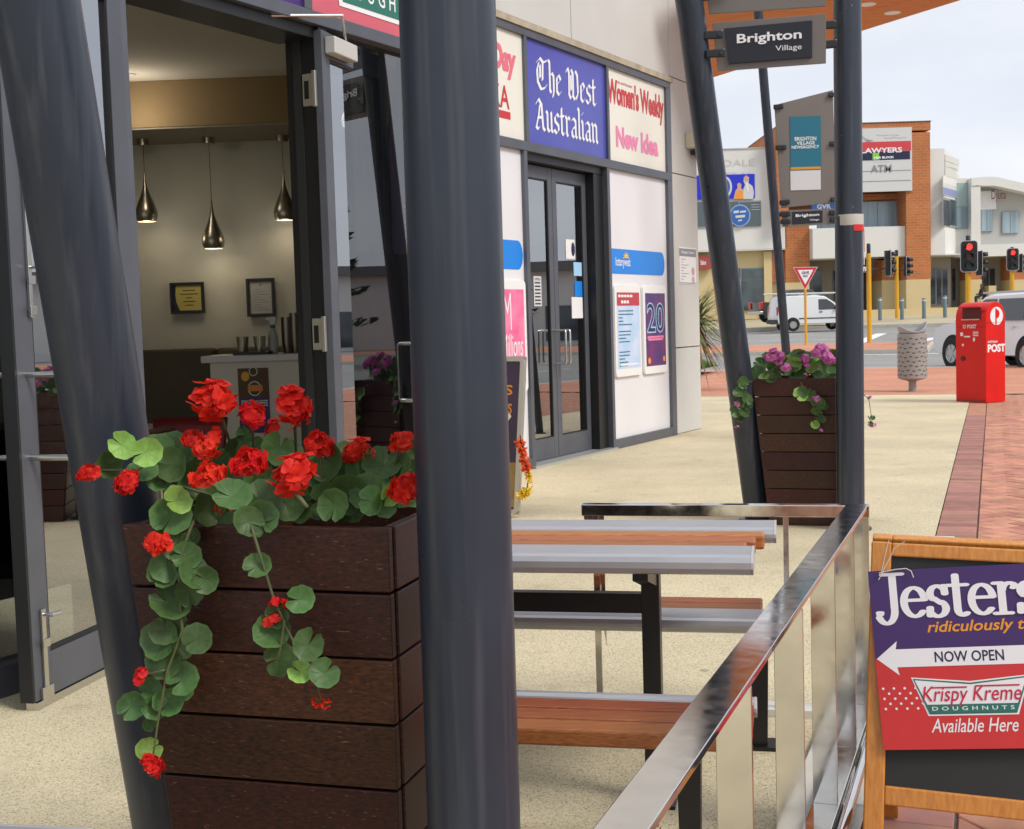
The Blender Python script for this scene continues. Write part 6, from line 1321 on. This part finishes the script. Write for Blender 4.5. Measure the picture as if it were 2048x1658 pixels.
def car(name, lab, cat, pos, fwd, prof, wd, wheels, R, paint, wins, extra=None, roofin=.12):
    """prof: side outline (x forward, z up) listed from the rear sill round over the roof; body narrows above the belt line"""
    fwd = V(fwd).normalized(); side = V((-fwd.y, fwd.x, 0))          # left of travel
    pos = V(pos); t = thing(name, lab, cat, pos)
    def pt(x, y, z): return pos + fwd * x + side * y + Zv * z
    belt = prof['belt']; top = prof['top']
    def half(z):
        if z <= belt: return wd / 2 - .03 * max(0, (.45 - z)) - .02 * max(0, z - .7)
        return wd / 2 - .015 - roofin * ((z - belt) / (top - belt)) ** 1.2
    pts = prof['pts']; m = MB(); n = len(pts)
    # inset rounded sides: two rings
    ring = []
    cxx = sum(p[0] for p in pts) / n; czz = sum(p[1] for p in pts) / n
    def ins(p, k): 
        dx, dz = cxx - p[0], czz - p[1]; L_ = sqrt(dx * dx + dz * dz) or 1; return (p[0] + dx / L_ * k, p[1] + dz / L_ * k)
    rows = []
    for k, dy in ((.07, 0), (.02, .035), (0, .09)):
        rows.append([pt(*(lambda q: (q[0], half(q[1]) - dy, q[1]))(ins(p, k))) for p in pts])
    for k, dy in ((0, .09), (.02, .035), (.07, 0)):
        rows.append([pt(*(lambda q: (q[0], -half(q[1]) + dy, q[1]))(ins(p, k))) for p in pts])
    vs = [v for r in rows for v in r]; fs = [(j * n + i, j * n + (i + 1) % n, (j + 1) * n + (i + 1) % n, (j + 1) * n + i) for j in range(5) for i in range(n)] + [tuple(range(n)), tuple(range(6 * n - 1, 5 * n - 1, -1))]
    m.add(vs, fs); bo_ = m.done('body', paint, t, auto=35)
    bmx = bmesh.new(); bmx.from_mesh(bo_.data); bmesh.ops.recalc_face_normals(bmx, faces=bmx.faces); bmesh.ops.triangulate(bmx, faces=[f for f in bmx.faces if len(f.verts) > 4]); bmx.to_mesh(bo_.data); bmx.free()
    for xw in wheels:
        for s_ in (1, -1):
            wheel(t, pt(xw, s_ * (wd / 2 - .055), R), fwd, side * s_, R, .24)
            m = MB(); m.lathe([(0, .004), (R * 1.16, .004)], pt(xw, s_ * (half(R) + .002), R + .02), 26, X=fwd, Y=Zv, Z=side * s_); m.done('wheel_arch', m_trim, bo_)
    for nm, poly in wins:
        for s_ in (1, -1):
            m = MB(); m.add([pt(x, s_ * (half(z) + .006), z) for x, z in poly], [tuple(range(len(poly)))]); m.done(nm, m_carg, bo_)
    return t, bo_, pt, half
m_wht = M('car_white', (.68, .69, .70), .25, coat=.5); m_silw = M('car_pearl', (.74, .74, .73), .28, .15, coat=.5); m_dkr = M('ute_dark', (.04, .035, .035), .3, coat=.4)
# four-wheel drive parked at the kerb
Rw = .38
fwp = V((11.0, 32.0, 0)); f_ = V((-.27, .963, 0)).normalized(); sd = V((-f_.y, f_.x, 0)); pos = fwp - f_ * 1.42 - sd * .80; pos.z = ground_z(pos.x, pos.y) - .12
prof = dict(belt=1.12, top=1.78, pts=[(-2.35, .45), (-2.38, .80), (-2.33, 1.10), (-2.22, 1.45), (-2.05, 1.74), (-1.6, 1.80), (.0, 1.80), (.35, 1.74), (.75, 1.45), (1.12, 1.16), (1.9, 1.08), (2.2, .98), (2.32, .75), (2.30, .45), (2.0, .34), (-2.1, .34)])
t, bo_, pt, half = car('parked_suv', 'white four-wheel drive wagon parked behind the letter box', 'car', pos, f_, prof, 1.85, (1.42, -1.40), Rw, m_silw,
    [('window', [(-1.95, 1.20), (-1.30, 1.20), (-1.30, 1.66), (-1.80, 1.66)]), ('window', [(-1.22, 1.17), (-.25, 1.17), (-.25, 1.67), (-1.22, 1.67)]), ('window', [(-.17, 1.17), (.78, 1.17), (.42, 1.60), (.25, 1.67), (-.17, 1.67)])])
m = MB(); m.add([pt(-2.27, y, z) for y, z in ((-.68, 1.2), (.68, 1.2), (.60, 1.62), (-.60, 1.62))], [(0, 1, 2, 3)]); 
for i in range(4): pass
m.v = [tuple(V(v) - f_ * (.03 if i < 2 else -.06)) for i, v in enumerate(m.v)]; m.done('rear_window', m_carg, bo_)
for s_ in (1, -1):
    m = MB(); m.box(pt(-2.40, s_ * .92, .82), f_ * .28, sd * (-s_ * .14), Zv * .42); m.done('tail_lamp', m_tail, bo_, bevel=.02)
    m = MB(); m.box(pt(1.0, s_ * .93, 1.08), f_ * .12, sd * (s_ * .17), Zv * .14); m.done('mirror', m_silw, bo_, bevel=.03)
    m = MB(); m.box(pt(-1.4, s_ * .62, 1.80), f_ * 2.0, sd * (s_ * .03), Zv * .05); m.done('roof_rail', m_rim, bo_, bevel=.008)
    for xd in (-.9, .1): m = MB(); m.box(pt(xd, s_ * .915, 1.0), f_ * .18, sd * (s_ * .025), Zv * .035); m.done('door_handle', m_silw, bo_)
m = MB(); m.box(pt(-2.44, -.9, .40), f_ * .2, sd * 1.8, Zv * .24); m.done('rear_bumper', m_silw, bo_, bevel=.04)
m = MB(); m.box(pt(-2.40, -.26, .85), f_ * .02, sd * .52, Zv * .12); m.done('number_plate', m_ltr_white, bo_)
# white van on the far carriageway
zb_ = at(1600, 661, 68).z; vx0 = at(1548, 640, 68).x; f_ = V((.995, .1, 0)).normalized(); sd = V((-f_.y, f_.x, 0)); pos = V((vx0 + 2.18, 68.8, zb_))
prof = dict(belt=1.05, top=1.80, pts=[(-2.15, .40), (-2.18, .7), (-2.14, 1.2), (-2.05, 1.72), (-1.85, 1.82), (.0, 1.82), (.45, 1.76), (.95, 1.42), (1.30, 1.08), (1.9, .92), (2.12, .78), (2.16, .5), (2.1, .34), (-2.0, .34)])
t, bo_, pt, half = car('white_van', 'small white panel van with roof racks crossing behind the give way sign', 'van', pos, f_, prof, 1.72, (1.38, -1.32), .31, m_wht, [('window', [(.08, 1.06), (1.16, 1.06), (.80, 1.42), (.52, 1.60), (.08, 1.60)])], roofin=.10)
for x in (-1.6, -.5, .2): m = MB(); m.box(pt(x, -.75, 1.84), f_ * .05, sd * 1.5, Zv * .05); m.done('rack_bar', m_rim, bo_)
for y in (-.45, .0, .4): m = MB(); m.tube([pt(-2.5, y, 1.94), pt(1.2, y, 1.92)], .035, 8); m.done('rack_pipe', m_lgrey, bo_)
m = MB(); m.box(pt(-2.24, -.84, .38), f_ * .16, sd * 1.68, Zv * .22); m.done('rear_bumper', m_trim, bo_, bevel=.03); m = MB(); m.box(pt(2.04, -.84, .38), f_ * .16, sd * 1.68, Zv * .22); m.done('front_bumper', m_trim, bo_, bevel=.03)
for s_ in (1, -1):
    m = MB(); m.box(pt(-1.0, s_ * .862, .60), f_ * 2.0, sd * (s_ * .012), Zv * .05); m.done('rub_strip', m_trim, bo_); m = MB(); m.box(pt(.1, s_ * .862, .92), f_ * .16, sd * (s_ * .015), Zv * .05); m.done('door_handle', m_trim, bo_)
    m = MB(); m.box(pt(.95, s_ * .86, 1.06), f_ * .1, sd * (s_ * .17), Zv * .15); m.done('mirror', m_trim, bo_, bevel=.03); m = MB(); m.box(pt(-2.17, s_ * .84, .8), f_ * .1, sd * (-s_ * .1), Zv * .45); m.done('tail_lamp', m_tail, bo_)
# dark utility ahead of its left edge
ux = at(1510, 625, 72).x; zb_ = at(1530, 644, 72).z; f_ = V((.98, .2, 0)).normalized(); sd = V((-f_.y, f_.x, 0)); pos = V((ux + 2.5, 72.6, zb_))
prof = dict(belt=1.05, top=1.72, pts=[(-2.5, .5), (-2.52, 1.08), (-.95, 1.10), (-.85, 1.66), (-.6, 1.74), (.45, 1.74), (1.0, 1.35), (1.25, 1.14), (2.2, 1.02), (2.45, .8), (2.45, .45), (2.1, .38), (-2.2, .42)])
t, bo_, pt, half = car('dark_ute', 'dark utility with red tail lamp half hidden by the white van', 'car', pos, f_, prof, 1.82, (1.55, -1.5), .37, m_dkr, [('window', [(-.7, 1.12), (.2, 1.12), (.2, 1.62), (-.6, 1.62)]), ('window', [(.26, 1.12), (1.1, 1.12), (.5, 1.62), (.26, 1.62)])])
for s_ in (1, -1): m = MB(); m.box(pt(-2.56, s_ * .92, .72), f_ * .14, sd * (-s_ * .34), Zv * .38); m.done('tail_lamp', m_tail, bo_, bevel=.02)
m = MB(); m.box(pt(-2.6, -.9, .42), f_ * .18, sd * 1.8, Zv * .18); m.done('rear_bumper', m_rim, bo_, bevel=.03)
# ------------------------------------------------------------------ buildings across the road
YB = 84.0; KB = FPX / YB
m_bw = M('far_white_render', (.70, .69, .66), .8, var=.03, vs=.5); m_bcream = M('far_cream_render', (.62, .50, .27), .8, var=.05, vs=.5); m_bbrick = brickmat('far_brick', (.52, .17, .06), (.44, .14, .05), (.42, .24, .13), .46, .17, .02)
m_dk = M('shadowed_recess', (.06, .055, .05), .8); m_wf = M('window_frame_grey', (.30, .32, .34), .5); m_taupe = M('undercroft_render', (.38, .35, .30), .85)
def bx(px): return at(px, 600, YB).x
def bz(py, px=1750): return at(px, py, YB).z
def B(name, parent, x0, y0, x1, y1, d0, d1, mat, bevel=0):
    """pixel rectangle (x0,y0 top-left, x1,y1 bottom-right) from depth YB+d0 back to YB+d1"""
    xa, xb = at(x0, (y0 + y1) / 2, YB).x, at(x1, (y0 + y1) / 2, YB).x; za, zb = at((x0 + x1) / 2, y1, YB).z, at((x0 + x1) / 2, y0, YB).z
    m = MB(); m.box((xa, YB + d0, za), (xb - xa, 0, 0), (0, d1 - d0, 0), (0, 0, zb - za)); return m.done(name, mat, parent, bevel=bevel)
def window(parent, x0, y0, x1, y1, d, mat=None, mull=1, trans=0):
    o = B('window', parent, x0, y0, x1, y1, d - .06, d + .02, m_wf)
    n = mull + 1; w_ = (x1 - x0) / n; e = 1.1
    for k in range(n):
        hs = [y0 + e, y1 - e] if not trans else [y0 + e, y0 + (y1 - y0) * .28, y1 - e]
        for i in range(len(hs) - 1): B('pane', o, x0 + k * w_ + e, hs[i] + (e / 2 if i else 0), x0 + (k + 1) * w_ - e, hs[i + 1] - (e / 2 if i < len(hs) - 2 else 0), d - .08, d - .062, mat or m_farglass)
    return o
ybase = 640
gb = at(1700, 612, YB)
bt = thing('brick_tower_building', 'two storey corner building with orange brick tower and stacked tenant signs', 'building', (bx(1700), YB, 1.0))
B('brick_column', bt, 1571, 445, 1619, 565, 0, 9, m_bbrick); B('brick_column', bt, 1801, 270, 1849, 560, -1.2, 9, m_bbrick); B('column_plinth', bt, 1571, 565, 1619, ybase, -.02, 9, m_bcream); B('column_plinth', bt, 1801, 560, 1849, ybase, -1.22, 9, m_bcream)
B('column_plinth', bt, 1766, 560, 1800.5, ybase, .2, 6, m_bcream); B('brick_pier', bt, 1766, 520, 1800.5, 560, .21, 6, m_bbrick)
B('brick_parapet', bt, 1548, 253, 1849, 270, -1.2, 9, m_bbrick); B('parapet_cap', bt, 1547, 251.5, 1850, 253, -1.25, 9.05, M('cap_brown', (.12, .06, .04), .6)); B('brick_column', bt, 1548, 270, 1571, 445, -.8, 9, m_bbrick)
B('brick_spandrel', bt, 1571, 388, 1801, 400, .6, 9, m_bbrick); B('brick_infill', bt, 1571, 270, 1801, 388, 1.0, 9, m_bbrick)
sg = B('sign_board', bt, 1640, 263, 1811, 388, -1.35, -1.21, m_palepaper)
def BS(name, x0, y0, x1, y1, mat, d=-1.37): return B(name, sg, x0, y0, x1, y1, d, d + .015, mat)
BS('sign_strip', 1640, 290, 1809, 309, M('lawyer_red', (.60, .05, .06), .5)); BS('sign_strip', 1640, 310, 1807, 326, m_navy); BS('green_square', 1733, 311.5, 1746, 325, M('sign_lime', (.22, .58, .05), .5), -1.385)
for y in (347, 367): BS('seam', 1640, y, 1809, y + .8, m_grey)
PBd = Pl(V((0, YB - 1.375, 0)), (1, 0, 0), Zv)
def btext(parent, wd, x0, y0, x1, y1, mat, bold=.02, d=0):
    a = hit(PBd, x0, y0, d); b = hit(PBd, x1, y1, d); m = MB(); PBd.text(m, wd, a[0], a[1], b[0], b[1], d, bold=bold); return m.done('lettering', mat, parent)
btext(sg, 'LAWYERS', 1722, 307, 1804, 294, m_ltr_white, .03, .012); btext(sg, 'H&R BLOCK', 1748, 317.5, 1788, 312, m_ltr_white, .05, .012); btext(sg, 'Tax accountants', 1748, 323.5, 1782, 319.5, m_ltr_white, .02, .012); btext(sg, 'ATM', 1742, 345, 1783, 329, m_grey, .01, .012); [BS('print_line', x0, y0, x0 + 7, y0 + 2.2, m_lgrey) for x0, y0 in ((1742, 274), (1751, 275), (1760, 274), (1770, 275), (1779, 274), (1757, 280), (1766, 280), (1775, 279), (1784, 280), (1793, 279))]
m = MB(); PBd.poly(m, [(hit(PBd, x, y)[0], hit(PBd, x, y)[1]) for x, y in ((1722, 270), (1730, 277), (1738, 280), (1748, 281), (1736, 283), (1726, 276))], .02); m.done('swoosh', m_grey, sg)
window(bt, 1640, 401, 1803, 455, .9, m_farglass2, 3)
B('white_spandrel', bt, 1619, 457, 1804, 516, -.9, 3, m_bw); B('window_sill', bt, 1619, 455, 1801, 457, -.3, 1, m_bw)
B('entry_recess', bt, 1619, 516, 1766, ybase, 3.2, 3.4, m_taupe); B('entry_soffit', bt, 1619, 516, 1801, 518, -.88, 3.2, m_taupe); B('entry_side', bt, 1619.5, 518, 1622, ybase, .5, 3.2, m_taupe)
for x0, x1 in ((1628, 1668), (1690, 1728), (1730, 1766)): window(bt, x0, 537, x1, 625, 3.18, m_farglass, 1)
btext(B('blue_box_sign', bt, 1622, 405, 1668, 421, -.2, .2, M('sign_midblue', (.06, .16, .45), .5)), 'GVR', 1634, 418, 1662, 408, m_ltr_white, .03, -1.17)
btext(B('entry_sign', bt, 1724, 522, 1738, 553, -1.2, -1.0, m_black), 'nr', 1727, 545, 1736, 533, m_ltr_white, .03, -.1)
# left white wing
bl_ = thing('white_wing_building', 'white two storey building with blue billboard left of the brick tower', 'building', (bx(1480), YB, 1.0))
B('upper_wall', bl_, 1330, 299, 1571, 500, .0, 8, m_bw); B('parapet', bl_, 1330, 297, 1571, 299, -.06, 8, M('far_coping', (.5, .5, .48), .7)); B('ground_wall', bl_, 1330, 502, 1571, ybase, .7, 8, m_bcream); B('soffit', bl_, 1330, 500, 1571, 502.5, .02, 8, m_bw)
B('pier', bl_, 1531, 502, 1547, ybase, .4, .69, m_bcream); B('brick_strip', bl_, 1547, 502, 1571, 565, .5, .69, m_bbrick)
bb = B('billboard', bl_, 1380, 350, 1509, 398, -.12, -.01, M('billboard_blue', (.012, .025, .55), .4)); bb['label'] = 'blue billboard with two posed people'
PBl = Pl(V((0, YB - .13, 0)), (1, 0, 0), Zv)
def bpoly(parent, name, pts, mat, d=.0):
    m = MB(); PBl.poly(m, [hit(PBl, x, y, d) for x, y in pts], d); return m.done(name, mat, parent)
def bdisc(parent, name, cx, cy, rx, ry, mat, d=.0):
    a = hit(PBl, cx, cy, d); m = MB(); PBl.disc(m, a[0], a[1], rx / KB, ry / KB, d, 24); return m.done(name, mat, parent)
skin = M('print_skin', (.62, .36, .24), .6)
bdisc(bb, 'crest_ring', 1450, 374, 14, 21, m_lgrey, .01); bdisc(bb, 'crest', 1449, 374, 11, 17, M('crest_blue', (.04, .1, .42), .5), .02)
bpoly(bb, 'figure_print', [(1467, 398), (1471, 381), (1475, 376), (1474, 368), (1479, 365), (1483, 369), (1482, 376), (1487, 380), (1490, 398)], skin, .01); bpoly(bb, 'dress_print', [(1472, 398), (1473, 384), (1478, 381), (1485, 382), (1487, 398)], m_orange, .02)
bpoly(bb, 'figure_print', [(1486, 398), (1487, 378), (1490, 369), (1487, 362), (1488, 354), (1493, 351), (1498, 355), (1497, 366), (1505, 372), (1508, 385), (1506, 398)], m_lgrey, .012); bdisc(bb, 'face_print', 1492.5, 357, 4, 6, skin, .022)
bpoly(bb, 'lapel_print', [(1492, 366), (1496, 366), (1498, 384), (1493, 380)], m_cream, .022)
wn = window(bl_, 1390, 403, 1522, 454, -.02, M('shaded_glass', (.07, .10, .11), .1, spec=.8), 2)
bdisc(wn, 'crest_disc', 1480, 431, 21, 22, M('crest_pale', (.25, .38, .62), .5), .06); bdisc(wn, 'crest_disc', 1480, 431, 18.5, 19.5, M('crest_blue2', (.03, .12, .42), .5), .07)
for x0, y0, x1, y1 in ((1467, 427, 1478, 422), (1480, 426, 1492, 422), (1471, 436, 1490, 431), (1476, 443, 1484, 440)): bpoly(wn, 'print_line', [(x0, y0), (x1, y0 - 1.5), (x1, y1 - 1.5), (x0, y1)], m_lgrey, .08)
for y in (409, 414, 419): B('blind_line', wn, 1502, y, 1519, y + .8, -.12, -.11, m_lgrey)
for wd, x0, y0, x1, y1 in (('DALE', 1448, 336, 1510, 314), ('TRAL', 1448, 336 + 26, 1508, 340)):
    a = hit(PBl, x0, y0 - 4); b = hit(PBl, x1, y1 + 3); m = MB(); PBl.text(m, wd, a[0], a[1], b[0], b[1], -.09, bold=-.012); m.done('raised_lettering', M('raised_white', (.60, .59, .55), .7), bl_)
window(bl_, 1440, 535, 1530, 621, .62, M('cafe_glass', (.05, .07, .075), .08, spec=.9, var=.6, vs=.9), 1, 1)
aw = B('awning_sign', bl_, 1360, 512, 1426, 538, .2, .5, M('awning_red', (.35, .06, .05), .6)); btext(aw, 'Salon', 1401, 530, 1412, 520, m_ltr_white, .02, -1.55)
# right white wing and the curved shop row
br = thing('white_corner_building', 'white rendered building right of the brick tower with narrow windows', 'building', (bx(1890), YB, 1.0))
B('upper_wall', br, 1849, 301, 1880, 511, -.9, 8, m_bw)
xa, xb = at(1880, 400, YB).x, at(1925.5, 400, YB).x; m = MB(); m.prism([(xa, YB - .9, bz(511, 1880)), (xb, YB + 1.4, bz(511, 1925)), (xb, YB + 1.4, bz(310, 1925)), (xa, YB - .9, bz(301, 1880))], (0, 6, 0)); m.done('angled_wall', m_bw, br)
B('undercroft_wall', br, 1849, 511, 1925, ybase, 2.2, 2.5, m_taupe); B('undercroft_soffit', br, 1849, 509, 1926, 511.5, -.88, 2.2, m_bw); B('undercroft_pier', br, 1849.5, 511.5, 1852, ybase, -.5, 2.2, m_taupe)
window(br, 1881, 535, 1918, 608, 2.15, m_farglass, 2)
PAw = Pl(V((xa, YB - .9, 0)), V((xb - xa, 2.3, 0)), Zv)
def aw_(parent, name, x0, y0, x1, y1, d0, d1, mat):
    p, q = hit(PAw, x0, y1), hit(PAw, x1, y0); m = MB(); PAw.slab(m, p[0], p[1], q[0], q[1], d0, d1); return m.done(name, mat, parent)
w1 = aw_(br, 'window', 1884, 401, 1912, 451, .0, .06, m_wf)
for x0, x1 in ((1885, 1897.5), (1898.5, 1911)): aw_(w1, 'pane', x0, 402, x1, 450, .061, .07, m_farglass)
for y0, x1 in ((319, 1917), (332, 1916), (338, 1912), (350, 1918)): aw_(br, 'raised_lettering', 1889, y0, x1, y0 + 2.5, .0, .05, M('raised_white', (.60, .59, .55), .7))
aw_(br, 'sign_strip', 1885, 362, 1923, 389, .0, .05, m_bw); aw_(br, 'print_line', 1886, 376, 1922, 379, .051, .055, m_lgrey); aw_(br, 'blue_strip', 1884, 385, 1923, 388, .051, .056, M('pale_blue_strip', (.25, .28, .5), .6))
bs = thing('shop_row_building', 'long low white shop row with curved parapet at the right edge', 'building', (bx(1990), YB + 2, 1.0))
B('tall_window_wall', bs, 1926, 351, 1953, 511, 1.6, 8, m_bw)
w2_ = window(bs, 1927.5, 361, 1953, 410, 1.58, M('pale_green_glass', (.30, .42, .40), .12, spec=.7), 0); w3_ = window(bs, 1927.5, 410, 1953, 454, 1.58, m_farglass2, 1)
# curved parapet band
def curv(y_at, d, y2):
    xs = [1953, 1965, 1980, 1995, 2010, 2030, 2060, 2100]; m = MB(); f_ = []; 
    for x in xs: f_.append((at(x, y_at(x), YB), at(x, y2(x), YB)))
    vs = [V((p.x, YB + d, p.z)) for p, q in f_] + [V((q.x, YB + d, q.z)) for p, q in f_] + [V((p.x, YB + 9, p.z)) for p, q in f_] + [V((q.x, YB + 9, q.z)) for p, q in f_]; n = len(xs)
    fs = []
    for i in range(n - 1): fs += [(n + i, n + i + 1, i + 1, i), (i, i + 1, 2 * n + i + 1, 2 * n + i), (3 * n + i, 3 * n + i + 1, n + i + 1, n + i)]
    fs += [(0, 2 * n, 3 * n, n)]
    return m.add(vs, fs)
top_ = lambda x: 353 - 3 * sin(min(1, max(0, (x - 1953) / 90)) * pi) + max(0, x - 2000) * .17
curv(top_, .9, lambda x: top_(x) + 16 + (0 if x < 1972 else 2)).done('parapet_band', m_bw, bs)
B('parapet_leg', bs, 1953, 369, 1972, 500, .95, 8, m_bw); B('recessed_wall', bs, 1972, 366, 2120, 486, 2.0, 8, M('far_grey_render', (.45, .45, .43), .8)); B('lower_band', bs, 1940, 486, 2120, 510, .8, 8, m_bw)
sgn = B('shop_sign', bs, 1980, 376, 2014, 414, 1.85, 1.99, m_paper); btext(sgn, 'Djuta', 1983, 404, 2012, 380, M('maroon', (.2, .02, .06), .5), .0, -2.9)
window(bs, 1983, 412, 2007, 459, 1.95, m_farglass2, 1); window(bs, 2026, 418, 2060, 463, 1.95, m_farglass2, 1)
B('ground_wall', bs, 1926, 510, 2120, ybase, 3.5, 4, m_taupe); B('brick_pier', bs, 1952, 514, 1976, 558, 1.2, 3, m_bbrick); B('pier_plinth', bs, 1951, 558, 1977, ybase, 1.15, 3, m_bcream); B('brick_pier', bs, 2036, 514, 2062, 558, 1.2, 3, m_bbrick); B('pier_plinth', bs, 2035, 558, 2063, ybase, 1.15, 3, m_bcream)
window(bs, 1984, 532, 2000, 590, 3.45, m_farglass, 0); window(bs, 1930, 532, 1948, 600, 3.45, m_farglass, 1); window(bs, 2004, 532, 2030, 595, 3.45, m_farglass, 1); B('box_planter', bs, 1995, 570, 2010, 600, 1.5, 2.3, m_bcream)
# low forecourt wall
fw_ = thing('forecourt_wall', 'low cream retaining wall along the far pavement', 'wall', (bx(1750), YB - 4, .8)); B('wall_body', fw_, 1620, 618, 1985, 650, -3.2, -2.8, m_bcream)

# seated person outside the shops
pp0 = at(1964, 604, 82); t = thing('person', 'person in a dark top sitting outside the far shops', 'person', (pp0.x, 82, pp0.z - .1)); bm_ = bpy.data.meshes.new('person'); x, z = pp0.x, pp0.z - .15
J = {'pel': (x, 82, z + .48), 'ch': (x - .03, 82, z + .82), 'nk': (x - .04, 81.98, z + 1.0), 'hd': (x - .05, 81.95, z + 1.16), 'k1': (x - .40, 81.9, z + .50), 'f1': (x - .42, 81.88, z + .06), 'k2': (x - .38, 82.12, z + .50), 'f2': (x - .36, 82.1, z + .06), 's1': (x - .02, 81.82, z + .92), 'e1': (x - .10, 81.78, z + .66), 'h1': (x - .34, 81.86, z + .64), 's2': (x - .02, 82.18, z + .92), 'e2': (x - .10, 82.22, z + .66), 'h2': (x - .34, 82.1, z + .64)}
ks = list(J); E_ = [('pel', 'ch'), ('ch', 'nk'), ('nk', 'hd'), ('pel', 'k1'), ('k1', 'f1'), ('pel', 'k2'), ('k2', 'f2'), ('ch', 's1'), ('s1', 'e1'), ('e1', 'h1'), ('ch', 's2'), ('s2', 'e2'), ('e2', 'h2')]
bm_.from_pydata([J[k] for k in ks], [(ks.index(a), ks.index(b)) for a, b in E_], []); ob = link('body', bm_, M('dark_clothes', (.03, .03, .04), .8), t); sk = ob.modifiers.new('skin', 'SKIN')
RR = dict(pel=.15, ch=.16, nk=.06, hd=.10, k1=.08, f1=.05, k2=.08, f2=.05, s1=.07, e1=.05, h1=.04, s2=.07, e2=.05, h2=.04)
for i, k in enumerate(ks): bm_.skin_vertices[0].data[i].radius = (RR[k], RR[k]); bm_.skin_vertices[0].data[i].use_root = (k == 'pel')
ob.modifiers.new('sub', 'SUBSURF').levels = 1
m = MB(); m.lathe([(0, -.12), (.06, -.10), (.085, -.03), (.085, .05), (.05, .11), (0, .125)], J['hd'], 12); m.done('head', M('skin_brown', (.25, .13, .08), .6), t, smooth=True)
m = MB(); m.lathe([(.09, .0), (.092, .05), (.055, .12), (0, .135)], (J['hd'][0] + .01, J['hd'][1], J['hd'][2]), 12); m.done('hair', m_black, t, smooth=True)
c_ = thing('outdoor_chair', 'dark chair under the person sitting outside the far shops', 'chair', (x, 82, z)); m = MB(); m.box((x - .22, 81.78, z + .36), (.44, 0, 0), (0, .44, 0), (0, 0, .03)); m.done('seat', m_black, c_)
m = MB(); m.box((x + .18, 81.78, z + .40), (.03, 0, 0), (0, .44, 0), (0, 0, .45)); m.done('backrest', m_black, c_)
for dx in (-.2, .2):
    for dy in (-.2, .2): m = MB(); m.tube([(x + dx, 82 + dy, z), (x + dx, 82 + dy, z + .37)], .015, 6); m.done('leg', m_black, c_)

# ------------------------------------------------------------------ spiky palm at the corner
m_palm = M('palm_leaf', (.10, .16, .045), .55, var=.4, vs=8, col2=(.20, .22, .07), rnd=.1); m_trunk = M('palm_trunk', (.13, .09, .06), .9, bump=.4, bs=20)
YPm = 24.0; cpm = at(1388, 636, YPm); pt_ = thing('spiky_palm', 'spiky green cordyline palm behind the corner of the rendered wall', 'palm tree', (cpm.x, YPm, 0))
m = MB(); m.tube([(cpm.x, YPm, 0), (cpm.x + .03, YPm, .5), (cpm.x, YPm, cpm.z)], [.10, .085, .07], 12); m.done('trunk', m_trunk, pt_, smooth=True)
rgp = random.Random(12); m = MB(); m2 = MB()
for k in range(330):
    th = rgp.random() * 2 * pi; el = rgp.uniform(-.95, 1.2); Lf = rgp.uniform(.60, 1.0) * (1.0 + .25 * cos(el)); d = V((cos(th) * cos(el), sin(th) * cos(el), sin(el))); s_ = d.cross(Zv).normalized(); bs_ = V((cpm.x, YPm, cpm.z + rgp.uniform(-.35, .15))); wdt = rgp.uniform(.018, .028); vs = []
    for i in range(5):
        u = i / 4; p = bs_ + d * (Lf * u) - Zv * (.22 * u * u * Lf); w_ = wdt * (1 - u) ** .6 * (1 if i else .6); vs += [p - s_ * w_, p + s_ * w_]
    (m2 if el < -.6 else m).add(vs, [(2 * i, 2 * i + 1, 2 * i + 3, 2 * i + 2) for i in range(4)])
m.done('crown', m_palm, pt_); m2.done('dry_leaves', M('palm_dry', (.22, .13, .06), .8), pt_)

# ------------------------------------------------------------------ across the main road (seen in the door glass)
def back_building(lab, c, w_, d_, h, yaw):
    u = V((cos(yaw), sin(yaw), 0)); n = V((-u.y, u.x, 0)); c = V(c); t = thing('roadside_building', lab, 'building', c)
    m = MB(); m.box(c - u * w_ / 2, u * w_, n * d_, Zv * h); m.done('wall', m_bw, t); m = MB(); m.box(c - u * (w_ / 2 + .4) - n * .5 + Zv * h, u * (w_ + .8), n * (d_ + .9), Zv * .45); m.done('roof', M('roof_slate', (.16, .16, .16), .7), t)
    for k in range(0, int(w_ / 4), 2): 
        m = MB(); m.box(c - u * (w_ / 2 - .8 - k * 4) - n * .02 + Zv * .5, u * 2.2, n * -.03, Zv * (h - 2.2)); m.done('window', m_farglass, t)
    return t
back_building('white low building across the main road, mirrored in the shop doors', (46, 37, -.1), 30, 12, 3.9, radians(-52))
back_building('second white building further down the main road', (40, 2, -.1), 22, 12, 4.2, radians(-80))
def norfolk(p, H_, lab, seed):
    t = thing('norfolk_pine', lab, 'tree', p); rg = random.Random(seed); p = V(p); m = MB(); m.tube([p, p + Zv * H_], [.28, .03], 10); m.done('trunk', m_trunk, t); m = MB()
    z = H_ * .12
    while z < H_ * .98:
        R_ = (1 - z / H_) * H_ * .30 + .25; n = 6
        for k in range(n):
            a = 2 * pi * k / n + z; d = V((cos(a), sin(a), 0)); s_ = V((-d.y, d.x, 0))
            for i in range(9):
                u = (i + .6) / 9; q = p + Zv * (z + .10 * R_ * u * u) + d * (R_ * u); 
                for j in range(5): e = s_ * rg.uniform(-.4, .4) * R_ * .5 * (1 - u * .6) + Zv * rg.uniform(-.08, .16); f_ = V((rg.gauss(0, 1), rg.gauss(0, 1), rg.gauss(0, .6))).normalized() * .13; m.add([q + e - f_, q + e + f_, q + e * 1.2 + d * .35 + Zv * .1], [(0, 1, 2)])
        z += .35 + (1 - z / H_) * .9
    m.done('crown', M('pine_foliage', (.03, .06, .025), .8), t)
norfolk((47, 38, -.1), 13, 'tall tiered Norfolk pine across the main road, mirrored in the glass', 3)
norfolk((38, 22, -.1), 11, 'second Norfolk pine nearer down the main road', 5)
